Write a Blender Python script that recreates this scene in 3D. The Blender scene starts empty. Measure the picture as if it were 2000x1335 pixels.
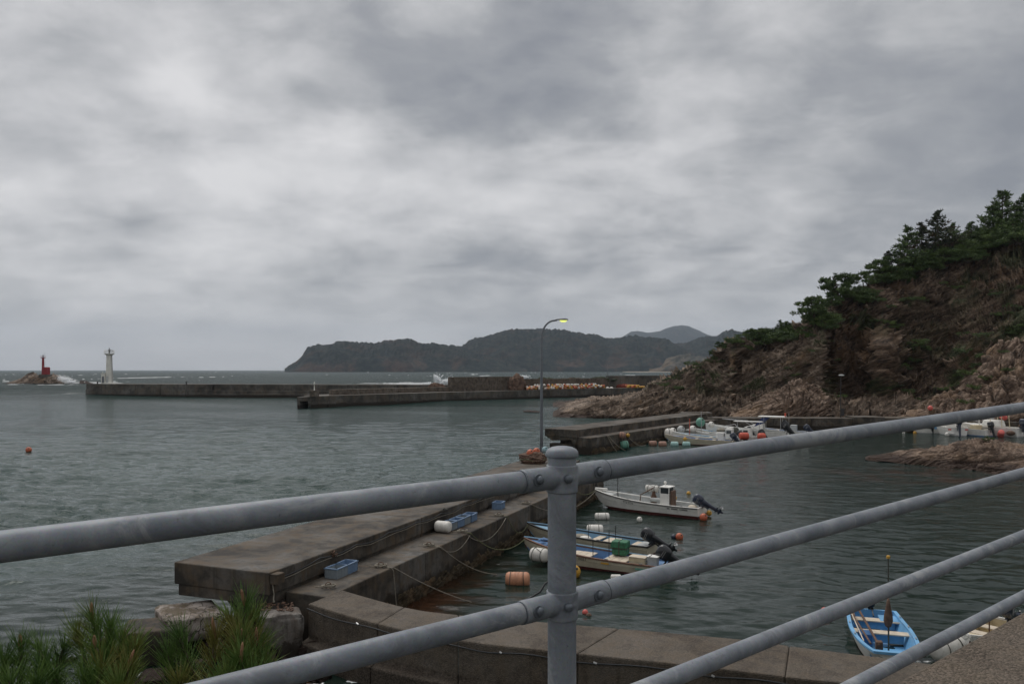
import bpy, bmesh, math, random
import numpy as np
from mathutils import Vector, Matrix

# ------------------------------------------------------------------ camera, sky, sun
scene = bpy.context.scene
COL = scene.collection
F = 1556.0          # focal length in photo pixels (2000 wide)
H = 8.0             # eye height above the water
cam_d = bpy.data.cameras.new('camera')
cam_d.sensor_width = 36.0
cam_d.lens = 36.0 * F / 2000.0
cam_d.shift_y = 54.5 / 2000.0
cam_d.clip_start = 0.1
cam_d.clip_end = 80000.0
cam = bpy.data.objects.new('camera', cam_d)
COL.objects.link(cam)
cam.location = (0, 0, H)
cam.rotation_euler = (math.radians(90), 0, 0)
scene.camera = cam
scene.view_settings.view_transform = 'Standard'
scene.view_settings.look = 'None'
scene.view_settings.exposure = 0.30
scene.view_settings.gamma = 1.0
scene.view_settings.use_curve_mapping = False

SUN_EL, SUN_AZ = math.radians(58), math.radians(-28)     # azimuth measured from +Y towards +X
world = bpy.data.worlds.new('World')
scene.world = world
world.use_nodes = True


def nd(nt, typ, **kw):
    n = nt.nodes.new(typ)
    for k, v in kw.items():
        if k.startswith('i_'):
            key = k[2:]
            key = int(key) if key.isdigit() else key.replace('_', ' ')
            n.inputs[key].default_value = v
        else:
            setattr(n, k, v)
    return n


def pdir(px, py):
    return Vector(((px - 1000) / F, 1.0, (722 - py) / F)).normalized()


def build_world():
    nt = world.node_tree
    nt.nodes.clear()
    L = nt.links.new
    tc = nd(nt, 'ShaderNodeTexCoord')
    sep = nd(nt, 'ShaderNodeSeparateXYZ')
    L(tc.outputs['Generated'], sep.inputs[0])

    def m(op, a, b=None, c=None, clamp=False):
        n = nd(nt, 'ShaderNodeMath', operation=op, use_clamp=clamp)
        for i, v in enumerate((a, b, c)):
            if v is None:
                continue
            if isinstance(v, (int, float)):
                n.inputs[i].default_value = v
            else:
                L(v, n.inputs[i])
        return n.outputs[0]
    zc = m('ADD', m('MAXIMUM', sep.outputs[2], 0.0), 0.26)
    cx, cy = m('DIVIDE', sep.outputs[0], zc), m('DIVIDE', sep.outputs[1], zc)
    cmb = nd(nt, 'ShaderNodeCombineXYZ')
    L(cx, cmb.inputs[0]); L(cy, cmb.inputs[1])
    mp = nd(nt, 'ShaderNodeMapping')
    mp.inputs['Location'].default_value = (3.1, 7.7, 1.3)
    mp.inputs['Scale'].default_value = (1.25, 1.5, 1.0)
    L(cmb.outputs[0], mp.inputs[0])
    n1 = nd(nt, 'ShaderNodeTexNoise', i_Scale=0.72, i_Detail=7.0, i_Roughness=0.5, i_Distortion=0.35)
    L(mp.outputs[0], n1.inputs['Vector'])
    n2 = nd(nt, 'ShaderNodeTexNoise', i_Scale=2.9, i_Detail=8.0, i_Roughness=0.56, i_Distortion=0.25)
    L(mp.outputs[0], n2.inputs['Vector'])
    n3 = nd(nt, 'ShaderNodeTexNoise', i_Scale=3.6, i_Detail=9.0, i_Roughness=0.55, i_Distortion=0.12)
    mp3 = nd(nt, 'ShaderNodeMapping')
    mp3.inputs['Scale'].default_value = (1.0, 1.0, 1.5)
    L(tc.outputs['Generated'], mp3.inputs[0])
    L(mp3.outputs[0], n3.inputs['Vector'])
    # warped direction for the big cloud masses, so that their edges are ragged
    sub = nd(nt, 'ShaderNodeVectorMath', operation='SUBTRACT')
    L(n3.outputs['Color'], sub.inputs[0]); sub.inputs[1].default_value = (0.5, 0.5, 0.5)
    scl = nd(nt, 'ShaderNodeVectorMath', operation='SCALE'); scl.inputs['Scale'].default_value = 0.22
    L(sub.outputs[0], scl.inputs[0])
    wd = nd(nt, 'ShaderNodeVectorMath', operation='ADD')
    L(tc.outputs['Generated'], wd.inputs[0]); L(scl.outputs[0], wd.inputs[1])
    v = m('MULTIPLY_ADD', n1.outputs['Fac'], 1.0, -0.50)
    v = m('ADD', v, m('MULTIPLY_ADD', n2.outputs['Fac'], 1.2, -0.60))
    v = m('ADD', v, m('MULTIPLY_ADD', n3.outputs['Fac'], 0.95, -0.475))
    blobs = [  # direction, spread across / up, strength
        (980, 120, 0.20, 0.085, -0.42), (850, 255, 0.10, 0.045, -0.24), (640, 240, 0.05, 0.035, -0.18), (1130, 190, 0.08, 0.05, -0.12), (420, 60, 0.16, 0.05, -0.12), (1250, 30, 0.12, 0.05, -0.14),
        (120, 395, 0.12, 0.045, -0.15), (30, 60, 0.20, 0.14, -0.12),
        (1980, 190, 0.22, 0.20, -0.36), (1600, 130, 0.16, 0.09, -0.12), (1650, 560, 0.34, 0.09, -0.17),
        (1560, 330, 0.14, 0.05, 0.10), (590, 560, 0.10, 0.03, -0.10), (330, 545, 0.09, 0.02, -0.08),
        (380, 330, 0.26, 0.09, 0.14), (1050, 420, 0.28, 0.05, 0.16), (250, 480, 0.3, 0.06, 0.08), (870, 40, 0.06, 0.03, 0.20), (640, 170, 0.08, 0.03, 0.12), (1280, 100, 0.07, 0.06, 0.12),
        (1000, 505, 0.16, 0.02, -0.10), (1330, 470, 0.12, 0.02, -0.06), (680, 500, 0.14, 0.03, -0.05),
    ]
    for px, py, sx, sz, st in blobs:
        d = pdir(px, py)
        s_ = nd(nt, 'ShaderNodeVectorMath', operation='SUBTRACT')
        L(wd.outputs[0], s_.inputs[0]); s_.inputs[1].default_value = d
        k_ = nd(nt, 'ShaderNodeVectorMath', operation='MULTIPLY')
        L(s_.outputs[0], k_.inputs[0]); k_.inputs[1].default_value = (1 / sx, 1 / sx, 1 / sz)
        ln = nd(nt, 'ShaderNodeVectorMath', operation='LENGTH')
        L(k_.outputs[0], ln.inputs[0])
        mr = nd(nt, 'ShaderNodeMapRange', interpolation_type='SMOOTHERSTEP')
        mr.inputs['From Min'].default_value = 1.7; mr.inputs['From Max'].default_value = 0.15
        mr.inputs['To Min'].default_value = 0.0; mr.inputs['To Max'].default_value = st
        L(ln.outputs['Value'], mr.inputs['Value'])
        v = m('ADD', v, mr.outputs[0])
    n5 = nd(nt, 'ShaderNodeTexNoise', i_Scale=9.0, i_Detail=8.0, i_Roughness=0.58, i_Distortion=0.12)
    mp5 = nd(nt, 'ShaderNodeMapping'); mp5.inputs['Scale'].default_value = (1.0, 1.0, 1.6)
    L(tc.outputs['Generated'], mp5.inputs[0]); L(mp5.outputs[0], n5.inputs['Vector'])
    v = m('ADD', v, m('MULTIPLY_ADD', n5.outputs['Fac'], 0.62, -0.31))
    v = m('ADD', v, 0.60)
    v = m('MULTIPLY_ADD', v, 1.0, 0.01)
    ramp = nd(nt, 'ShaderNodeValToRGB')
    L(v, ramp.inputs[0])
    cr = ramp.color_ramp
    cr.elements[0].position = 0.0; cr.elements[0].color = (0.215, 0.224, 0.245, 1)
    cr.elements[1].position = 1.0; cr.elements[1].color = (0.640, 0.632, 0.634, 1)
    for p, c in ((0.28, (0.292, 0.298, 0.312)), (0.50, (0.400, 0.402, 0.410)), (0.72, (0.515, 0.512, 0.518))):
        e = cr.elements.new(p); e.color = (*c, 1)
    # haze towards the horizon evens the clouds out
    hz = nd(nt, 'ShaderNodeMapRange', interpolation_type='SMOOTHSTEP')
    hz.inputs['From Min'].default_value = 0.0; hz.inputs['From Max'].default_value = 0.13
    hz.inputs['To Min'].default_value = 0.75; hz.inputs['To Max'].default_value = 0.0
    L(sep.outputs[2], hz.inputs['Value'])
    mixh = nd(nt, 'ShaderNodeMixRGB')
    L(hz.outputs[0], mixh.inputs[0]); L(ramp.outputs[0], mixh.inputs[1])
    mixh.inputs[2].default_value = (0.495, 0.495, 0.500, 1)
    bgc = nd(nt, 'ShaderNodeBackground'); bgc.inputs[1].default_value = 1.0
    L(mixh.outputs[0], bgc.inputs[0])
    sky = nd(nt, 'ShaderNodeTexSky', sky_type='NISHITA', sun_disc=False)
    sky.sun_elevation = SUN_EL; sky.sun_rotation = SUN_AZ
    bgs = nd(nt, 'ShaderNodeBackground'); bgs.inputs[1].default_value = 0.05
    L(sky.outputs[0], bgs.inputs[0])
    mx = nd(nt, 'ShaderNodeMixShader'); mx.inputs[0].default_value = 0.93      # nearly closed cloud cover
    L(bgs.outputs[0], mx.inputs[1]); L(bgc.outputs[0], mx.inputs[2])
    out = nd(nt, 'ShaderNodeOutputWorld')
    L(mx.outputs[0], out.inputs[0])


build_world()
sun_d = bpy.data.lights.new('sun', 'SUN')
sun_d.energy = 1.4
sun_d.angle = math.radians(38)
sun_d.color = (1.0, 0.965, 0.92)
sun = bpy.data.objects.new('sun', sun_d)
COL.objects.link(sun)
_sd = Vector((math.sin(SUN_AZ) * math.cos(SUN_EL), math.cos(SUN_AZ) * math.cos(SUN_EL), math.sin(SUN_EL)))
sun.rotation_euler = (-_sd).to_track_quat('-Z', 'Y').to_euler()

# ------------------------------------------------------------------ helpers
PI = math.pi
R = random.Random(7)


def G(px, py, z=0.0):
    """point of the place that the photograph shows at pixel (px, py), given its height z"""
    Y = F * (H - z) / (py - 722.0)
    return Vector(((px - 1000.0) / F * Y, Y, z))


def D(px, py, Y):
    return Vector(((px - 1000.0) / F * Y, Y, H - (py - 722.0) / F * Y))


def tag(o, label=None, cat=None, group=None, kind=None):
    if label: o['label'] = label
    if cat: o['category'] = cat
    if group: o['group'] = group
    if kind: o['kind'] = kind
    return o


def empty(name, loc=(0, 0, 0), rz=0.0, label=None, cat=None, group=None, parent=None):
    o = bpy.data.objects.new(name, None)
    COL.objects.link(o)
    o.location = loc
    o.rotation_euler = (0, 0, rz)
    o.empty_display_size = 0.2
    if parent: o.parent = parent
    return tag(o, label, cat, group)


def copy_tree(o, parent=None):
    c = o.copy()
    COL.objects.link(c)
    if parent is not None: c.parent = parent
    for ch in list(o.children):
        copy_tree(ch, c)
    return c


def np_mesh(name, V, Fq, mat=None, smooth=True):
    me = bpy.data.meshes.new(name)
    V = np.asarray(V, dtype=np.float32)
    Fq = np.asarray(Fq, dtype=np.int32)
    k = Fq.shape[1]
    me.vertices.add(len(V)); me.vertices.foreach_set('co', V.ravel())
    me.loops.add(Fq.size); me.loops.foreach_set('vertex_index', Fq.ravel())
    me.polygons.add(len(Fq))
    me.polygons.foreach_set('loop_start', np.arange(0, Fq.size, k, dtype=np.int32))
    try:
        me.polygons.foreach_set('loop_total', np.full(len(Fq), k, dtype=np.int32))
    except Exception:
        pass
    me.polygons.foreach_set('use_smooth', np.full(len(Fq), smooth, dtype=bool))
    if mat: me.materials.append(mat)
    me.update(calc_edges=True)
    me.validate()
    return me


def link_mesh(name, me, parent=None):
    o = bpy.data.objects.new(name, me)
    COL.objects.link(o)
    if parent: o.parent = parent
    return o


def add_attr(me, name, arr):
    a = me.attributes.new(name, 'FLOAT', 'POINT')
    a.data.foreach_set('value', np.asarray(arr, dtype=np.float32).ravel())


class MB:
    def __init__(s):
        s.v = []; s.f = []

    def add(s, vs, fs):
        n = len(s.v)
        s.v += [tuple(v) for v in vs]
        s.f += [tuple(i + n for i in f) for f in fs]
        return s

    def box(s, c, d, rz=0.0, M=None, taper=1.0):
        x, y, z = d[0] / 2, d[1] / 2, d[2] / 2
        vs = [Vector((a * x * (taper if e < 0 else 1), b * y * (taper if e < 0 else 1), e * z)) for e in (-1, 1) for b in (-1, 1) for a in (-1, 1)]
        Mx = M if M is not None else Matrix.Rotation(rz, 4, 'Z')
        vs = [Mx @ v + Vector(c) for v in vs]
        return s.add(vs, [(0, 2, 3, 1), (4, 5, 7, 6), (0, 1, 5, 4), (2, 6, 7, 3), (0, 4, 6, 2), (1, 3, 7, 5)])

    def tube(s, pts, r, n=8, cap=True):
        pts = [Vector(p) for p in pts]
        rs = r if isinstance(r, (list, tuple)) else [r] * len(pts)
        base = len(s.v)
        up = None
        for i, p in enumerate(pts):
            t = (pts[min(i + 1, len(pts) - 1)] - pts[max(i - 1, 0)])
            t = t.normalized() if t.length > 1e-9 else Vector((0, 0, 1))
            if up is None:
                up = Vector((0, 0, 1)) if abs(t.z) < 0.9 else Vector((1, 0, 0))
            a = t.cross(up)
            if a.length < 1e-4: a = t.cross(Vector((1, 0, 0.3)))
            a.normalize(); b = a.cross(t).normalized(); up = b
            for k in range(n):
                q = 2 * PI * k / n
                s.v.append(tuple(p + a * math.cos(q) * rs[i] + b * math.sin(q) * rs[i]))
        for i in range(len(pts) - 1):
            for k in range(n):
                k2 = (k + 1) % n
                s.f.append((base + i * n + k, base + i * n + k2, base + (i + 1) * n + k2, base + (i + 1) * n + k))
        if cap:
            s.f.append(tuple(base + k for k in range(n))[::-1])
            s.f.append(tuple(base + (len(pts) - 1) * n + k for k in range(n)))
        return s

    def cyl(s, p0, p1, r0, r1=None, n=16):
        return s.tube([p0, p1], [r0, r0 if r1 is None else r1], n)

    def lathe(s, prof, n=20, M=None):
        """prof: (radius, z) list, bottom to top, about local Z"""
        base = len(s.v)
        M = M or Matrix.Identity(4)
        for r, z in prof:
            for k in range(n):
                q = 2 * PI * k / n
                s.v.append(tuple(M @ Vector((r * math.cos(q), r * math.sin(q), z))))
        for i in range(len(prof) - 1):
            for k in range(n):
                k2 = (k + 1) % n
                s.f.append((base + i * n + k, base + i * n + k2, base + (i + 1) * n + k2, base + (i + 1) * n + k))
        if prof[0][0] > 1e-4: s.f.append(tuple(base + k for k in range(n))[::-1])
        if prof[-1][0] > 1e-4: s.f.append(tuple(base + (len(prof) - 1) * n + k for k in range(n)))
        return s

    def ball(s, c, r, n=16, m=10, M=None):
        r = r if isinstance(r, (tuple, list)) else (r, r, r)
        T = Matrix.Translation(c) @ (M or Matrix.Identity(4)) @ Matrix.Diagonal((r[0], r[1], r[2], 1))
        prof = [(max(math.sin(PI * i / m), 1e-5), -math.cos(PI * i / m)) for i in range(m + 1)]
        return s.lathe(prof, n, T)

    def extrude(s, poly, a, b, fr):
        """poly (p, q) list; fr(t, p, q) -> point; from t=a to t=b"""
        n = len(poly)
        vs = [fr(t, p, q) for t in (a, b) for p, q in poly]
        fs = [tuple(range(n))[::-1], tuple(range(n, 2 * n))]
        fs += [(i, (i + 1) % n, n + (i + 1) % n, n + i) for i in range(n)]
        return s.add(vs, fs)

    def build(s, name, mat, parent=None, smooth=False, bevel=0.0, seg=2, auto=None):
        me = bpy.data.meshes.new(name)
        me.from_pydata([tuple(v) for v in s.v], [], s.f)
        me.materials.append(mat)
        bm = bmesh.new(); bm.from_mesh(me)
        bmesh.ops.recalc_face_normals(bm, faces=bm.faces)
        if auto:
            for e in bm.edges:
                e.smooth = not (len(e.link_faces) == 2 and e.calc_face_angle(0) > math.radians(auto))
        for f in bm.faces: f.smooth = bool(smooth or auto)
        bm.to_mesh(me); bm.free()
        o = bpy.data.objects.new(name, me)
        COL.objects.link(o)
        if parent: o.parent = parent
        if bevel:
            b = o.modifiers.new('edge', 'BEVEL'); b.width = bevel; b.segments = seg; b.limit_method = 'ANGLE'; b.angle_limit = math.radians(40)
            b.harden_normals = False
        return o


# numpy noise ------------------------------------------------------
def _h(ix, iy, iz, seed):
    with np.errstate(over='ignore'):
        h = (ix.astype(np.uint32) * np.uint32(374761393)) ^ (iy.astype(np.uint32) * np.uint32(668265263)) ^ (iz.astype(np.uint32) * np.uint32(2147483647)) ^ np.uint32((seed * 974634777 + 12345) & 0xffffffff)
        h = (h ^ (h >> np.uint32(13))) * np.uint32(1274126177)
        h = h ^ (h >> np.uint32(16))
        h = h * np.uint32(2246822519)
        h = h ^ (h >> np.uint32(15))
    return h.astype(np.float64) / 4294967295.0


def vn(x, y, z, seed=0):
    x = np.asarray(x, float); y = np.asarray(y, float) + 0 * x; z = np.asarray(z, float) + 0 * x
    xf, yf, zf = np.floor(x), np.floor(y), np.floor(z)
    u, v, w = x - xf, y - yf, z - zf
    u = u * u * u * (u * (u * 6 - 15) + 10); v = v * v * v * (v * (v * 6 - 15) + 10); w = w * w * w * (w * (w * 6 - 15) + 10)
    xi, yi, zi = xf.astype(np.int64), yf.astype(np.int64), zf.astype(np.int64)
    r = 0
    for dx in (0, 1):
        for dy in (0, 1):
            for dz in (0, 1):
                wt = (u if dx else 1 - u) * (v if dy else 1 - v) * (w if dz else 1 - w)
                r = r + wt * _h(xi + dx, yi + dy, zi + dz, seed)
    return r * 2 - 1


def fbm(x, y, z, oct=4, seed=0, gain=0.5):
    a, s, t = 1.0, 0.0, 0.0
    for i in range(oct):
        s = s + a * vn(x * 2 ** i, y * 2 ** i, z * 2 ** i, seed + i); t += a; a *= gain
    return s / t


def ridged(x, y, z, oct=4, seed=0, gain=0.5):
    a, s, t = 1.0, 0.0, 0.0
    for i in range(oct):
        s = s + a * (1 - np.abs(vn(x * 2 ** i, y * 2 ** i, z * 2 ** i, seed + i)) * 1.6); t += a; a *= gain
    return s / t


def cellv(x, y, z, seed=0):
    """random value of the nearest jittered cell: broken blocks"""
    xi, yi, zi = np.floor(x).astype(np.int64), np.floor(y).astype(np.int64), np.floor(z).astype(np.int64)
    best = np.full(x.shape, 1e9); val = np.zeros(x.shape); sec = np.full(x.shape, 1e9)
    for dx in (-1, 0, 1):
        for dy in (-1, 0, 1):
            for dz in (-1, 0, 1):
                cx, cy, cz = xi + dx, yi + dy, zi + dz
                jx, jy, jz = _h(cx, cy, cz, seed), _h(cx, cy, cz, seed + 1), _h(cx, cy, cz, seed + 2)
                d = (cx + jx - x) ** 2 + (cy + jy - y) ** 2 + (cz + jz - z) ** 2
                near = d < best
                sec = np.where(near, best, np.minimum(sec, d)); best = np.where(near, d, best)
                val = np.where(near, _h(cx, cy, cz, seed + 3), val)
    return val * 2 - 1, np.sqrt(sec) - np.sqrt(best)


def sstep(a, b, x):
    t = np.clip((x - a) / (b - a), 0, 1)
    return t * t * (3 - 2 * t)


# ------------------------------------------------------------------ materials
def new_mat(name):
    m = bpy.data.materials.new(name)
    m.use_nodes = True
    nt = m.node_tree
    b = nt.nodes['Principled BSDF']
    return m, nt, b


def noise(nt, vec, scale, detail=4, rough=0.5, dist=0.0):
    n = nd(nt, 'ShaderNodeTexNoise', i_Scale=scale, i_Detail=float(detail), i_Roughness=rough, i_Distortion=dist)
    nt.links.new(vec, n.inputs['Vector'])
    return n


def ramp(nt, fac, stops):
    r = nd(nt, 'ShaderNodeValToRGB')
    nt.links.new(fac, r.inputs[0])
    cr = r.color_ramp
    cr.elements[0].position, cr.elements[0].color = stops[0][0], (*stops[0][1], 1)
    cr.elements[1].position, cr.elements[1].color = stops[-1][0], (*stops[-1][1], 1)
    for p, c in stops[1:-1]:
        e = cr.elements.new(p); e.color = (*c, 1)
    return r.outputs[0]


def mix(nt, fac, a, b, typ='MIX'):
    n = nd(nt, 'ShaderNodeMixRGB', blend_type=typ)
    for i, v in enumerate((fac, a, b)):
        if isinstance(v, (int, float)): n.inputs[i].default_value = v
        elif isinstance(v, tuple): n.inputs[i].default_value = (*v, 1)
        else: nt.links.new(v, n.inputs[i])
    return n.outputs[0]


def rng(nt, v, a, b, c=0.0, d=1.0):
    n = nd(nt, 'ShaderNodeMapRange', interpolation_type='SMOOTHSTEP')
    nt.links.new(v, n.inputs['Value'])
    for k, q in zip(('From Min', 'From Max', 'To Min', 'To Max'), (a, b, c, d)): n.inputs[k].default_value = q
    return n.outputs[0]


def bump(nt, b, h, strength, dist, prev=None):
    n = nd(nt, 'ShaderNodeBump'); n.inputs['Strength'].default_value = strength; n.inputs['Distance'].default_value = dist
    nt.links.new(h, n.inputs['Height'])
    if prev is not None: nt.links.new(prev, n.inputs['Normal'])
    nt.links.new(n.outputs[0], b.inputs['Normal'])
    return n.outputs[0]


def coords(nt, kind='pos', scale=(1, 1, 1), rot=(0, 0, 0)):
    if kind == 'pos':
        g = nd(nt, 'ShaderNodeNewGeometry'); src = g.outputs['Position']
    else:
        g = nd(nt, 'ShaderNodeTexCoord'); src = g.outputs['Object']
    mp = nd(nt, 'ShaderNodeMapping')
    mp.inputs['Scale'].default_value = scale; mp.inputs['Rotation'].default_value = rot
    nt.links.new(src, mp.inputs[0])
    return mp.outputs[0], src


def plain(name, col, rough=0.6, var=0.12, scale=4.0, metal=0.0, bmp=0.0, spec=0.5, dirt=0.25, dirtcol=(0.08, 0.06, 0.045), kind='obj'):
    """painted / moulded surface with uneven tone and grime"""
    m, nt, b = new_mat(name)
    v, _ = coords(nt, kind)
    n = noise(nt, v, scale, 5, 0.6)
    dk = tuple(c * (1 - var * 1.6) for c in col); lt = tuple(min(1, c * (1 + var)) for c in col)
    c = ramp(nt, n.outputs[0], [(0.3, dk), (0.7, lt)])
    n2 = noise(nt, v, scale * 3.3, 6, 0.7)
    c = mix(nt, rng(nt, n2.outputs[0], 0.56, 0.74, 0, dirt), c, dirtcol)
    nt.links.new(c, b.inputs['Base Color'])
    b.inputs['Roughness'].default_value = rough; b.inputs['Metallic'].default_value = metal
    b.inputs['Specular IOR Level'].default_value = spec
    if bmp: bump(nt, b, n2.outputs[0], bmp, 0.02)
    return m


def concrete(name, base=(0.165, 0.143, 0.118), dark=(0.045, 0.038, 0.031), warm=(0.185, 0.128, 0.075), scale=1.0, grain=60.0, pale=(0.26, 0.25, 0.235), wet=True, gain=0.55):
    base, dark, warm, pale = [tuple(k * gain for k in q) for q in (base, dark, warm, pale)]
    m, nt, b = new_mat(name)
    v, pos = coords(nt)
    g = nd(nt, 'ShaderNodeNewGeometry')
    sep = nd(nt, 'ShaderNodeSeparateXYZ'); nt.links.new(g.outputs['Normal'], sep.inputs[0])
    n1 = noise(nt, v, 0.45 * scale, 6, 0.62, 0.6)
    n2 = noise(nt, v, 1.7 * scale, 7, 0.65, 0.3)
    n3 = noise(nt, v, grain, 3, 0.7)
    sv, _ = coords(nt, 'pos', (1.6 * scale, 1.6 * scale, 0.12 * scale))
    st = noise(nt, sv, 2.2, 5, 0.7)                      # streaks run down the faces
    c = ramp(nt, n1.outputs[0], [(0.40, dark), (0.52, base), (0.66, pale)])
    c = mix(nt, rng(nt, n2.outputs[0], 0.44, 0.66, 0, 0.75), c, warm)
    c = mix(nt, rng(nt, n2.outputs[0], 0.50, 0.36, 0, 0.6), c, dark)
    wallf = rng(nt, sep.outputs[2], 0.7, 0.2, 0, 1)
    stf = nd(nt, 'ShaderNodeMath', operation='MULTIPLY'); nt.links.new(rng(nt, st.outputs[0], 0.50, 0.68, 0, 0.6), stf.inputs[0]); nt.links.new(wallf, stf.inputs[1])
    c = mix(nt, stf.outputs[0], c, dark)
    stp = nd(nt, 'ShaderNodeMath', operation='MULTIPLY'); nt.links.new(rng(nt, st.outputs[0], 0.40, 0.28, 0, 0.4), stp.inputs[0]); nt.links.new(wallf, stp.inputs[1])
    c = mix(nt, stp.outputs[0], c, pale)
    c = mix(nt, rng(nt, n3.outputs[0], 0.35, 0.7, 0.0, 0.35), c, mix(nt, 0.5, c, pale))
    if wet:   # weed and tide line near the water
        sp = nd(nt, 'ShaderNodeSeparateXYZ'); nt.links.new(pos, sp.inputs[0])
        ad = nd(nt, 'ShaderNodeMath', operation='MULTIPLY_ADD'); nt.links.new(n2.outputs[0], ad.inputs[0]); ad.inputs[1].default_value = -0.9; nt.links.new(sp.outputs[2], ad.inputs[2])
        c = mix(nt, rng(nt, ad.outputs[0], 0.28, 0.02, 0, 0.9), c, (0.022, 0.017, 0.012))
    nt.links.new(c, b.inputs['Base Color'])
    b.inputs['Roughness'].default_value = 0.82
    b.inputs['Specular IOR Level'].default_value = 0.3
    p = bump(nt, b, n2.outputs[0], 0.35, 0.05)
    bump(nt, b, n3.outputs[0], 0.5, 0.008, p)
    return m


def bed(nt, dip, sx, sz):
    g = nd(nt, 'ShaderNodeNewGeometry')
    mp = nd(nt, 'ShaderNodeMapping', vector_type='TEXTURE')
    mp.inputs['Rotation'].default_value = (0, -dip, 0)
    mp.inputs['Scale'].default_value = (1 / sx, 1 / sx, 1 / sz)
    nt.links.new(g.outputs['Position'], mp.inputs[0])
    return mp.outputs[0]


def rock_mat(name, stops, band=1.0, wet=True, grain=1.0, hue2=(0.245, 0.155, 0.085), dip=0.5):
    m, nt, b = new_mat(name)
    v = bed(nt, dip, 0.4 * band, 1.5 * band)
    v2, pos = coords(nt)
    n1 = noise(nt, v, 0.9, 8, 0.68, 0.25)
    n2 = noise(nt, v2, 0.16 * grain, 5, 0.6)
    n3 = noise(nt, v2, 5.0 * grain, 5, 0.7)
    c = ramp(nt, n1.outputs[0], stops)
    vb = bed(nt, dip, 0.28 * band, 3.0 * band)
    n4 = noise(nt, vb, 1.1, 7, 0.7, 0.15)            # thin dark beds
    c = mix(nt, rng(nt, n2.outputs[0], 0.5, 0.68, 0, 0.6), c, hue2)
    c = mix(nt, rng(nt, n4.outputs[0], 0.46, 0.40, 0, 0.7), c, stops[0][1])
    c = mix(nt, rng(nt, n4.outputs[0], 0.57, 0.64, 0, 0.4), c, stops[-1][1])
    n6 = noise(nt, v2, 0.11 * grain, 5, 0.65, 0.4)          # lighter and darker beds of rock many metres across
    c = mix(nt, rng(nt, n6.outputs[0], 0.50, 0.38, 0, 0.55), c, mix(nt, 1.0, c, (0.55, 0.52, 0.50), 'MULTIPLY'))
    c = mix(nt, rng(nt, n3.outputs[0], 0.4, 0.7, 0, 0.45), c, stops[0][1])
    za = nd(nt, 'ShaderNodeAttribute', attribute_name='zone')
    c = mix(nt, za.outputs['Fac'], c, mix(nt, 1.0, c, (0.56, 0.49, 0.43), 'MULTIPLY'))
    va = nd(nt, 'ShaderNodeAttribute', attribute_name='moss')
    mf = nd(nt, 'ShaderNodeMath', operation='MULTIPLY'); nt.links.new(va.outputs['Fac'], mf.inputs[0]); nt.links.new(rng(nt, n3.outputs[0], 0.30, 0.55), mf.inputs[1])
    c = mix(nt, mf.outputs[0], c, ramp(nt, n1.outputs[0], [(0.3, (0.018, 0.028, 0.010)), (0.7, (0.05, 0.065, 0.022))]))
    if wet:
        sp = nd(nt, 'ShaderNodeSeparateXYZ'); nt.links.new(pos, sp.inputs[0])
        ad = nd(nt, 'ShaderNodeMath', operation='MULTIPLY_ADD'); nt.links.new(n1.outputs[0], ad.inputs[0]); ad.inputs[1].default_value = -0.8; nt.links.new(sp.outputs[2], ad.inputs[2])
        c = mix(nt, rng(nt, ad.outputs[0], 0.30, -0.1, 0, 0.85), c, (0.030, 0.018, 0.014))
    nt.links.new(c, b.inputs['Base Color'])
    b.inputs['Roughness'].default_value = 0.85
    b.inputs['Specular IOR Level'].default_value = 0.25
    p = bump(nt, b, n1.outputs[0], 0.7, 0.5)
    p = bump(nt, b, n4.outputs[0], 0.7, 0.35 / band, p)
    bump(nt, b, n3.outputs[0], 0.6, 0.10, p)
    return m


def leaf_mat(name, dark, light, scale=1.2, brown=None):
    m, nt, b = new_mat(name)
    v, _ = coords(nt)
    n = noise(nt, v, scale, 4, 0.7)
    c = ramp(nt, n.outputs[0], [(0.32, dark), (0.68, light)])
    if brown:
        n2 = noise(nt, v, scale * 0.5, 3, 0.6)
        c = mix(nt, rng(nt, n2.outputs[0], 0.54, 0.66, 0, 0.8), c, brown)
    nt.links.new(c, b.inputs['Base Color'])
    b.inputs['Roughness'].default_value = 0.6
    b.inputs['Specular IOR Level'].default_value = 0.3
    return m


M = {}
M['concrete'] = concrete('weathered_concrete')
M['concrete_far'] = concrete('breakwater_concrete', gain=1.0, base=(0.105, 0.098, 0.085), dark=(0.040, 0.036, 0.031), warm=(0.115, 0.088, 0.062), scale=0.35, grain=12, pale=(0.16, 0.155, 0.142))
M['masonry'] = concrete('stone_masonry', gain=0.95, base=(0.14, 0.118, 0.095), dark=(0.06, 0.05, 0.04), warm=(0.16, 0.115, 0.08), scale=1.6, grain=8, pale=(0.20, 0.18, 0.155), wet=False)
M['aggregate'] = concrete('washed_aggregate', base=(0.165, 0.142, 0.112), dark=(0.070, 0.056, 0.042), warm=(0.175, 0.136, 0.094), scale=1.3, grain=45, pale=(0.20, 0.175, 0.15))
M['block'] = concrete('rough_block', gain=0.85, base=(0.18, 0.165, 0.15), dark=(0.07, 0.058, 0.05), warm=(0.13, 0.10, 0.08), scale=2.5, grain=22, pale=(0.30, 0.285, 0.265))
M['pale_block'] = concrete('cracked_block', gain=1.0, base=(0.34, 0.30, 0.27), dark=(0.10, 0.08, 0.065), warm=(0.24, 0.19, 0.15), scale=2.2, grain=40, pale=(0.46, 0.42, 0.39))
M['rock'] = rock_mat('cliff_rock', [(0.37, (0.033, 0.025, 0.019)), (0.45, (0.132, 0.098, 0.073)), (0.53, (0.235, 0.178, 0.134)), (0.64, (0.38, 0.305, 0.24))])
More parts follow.
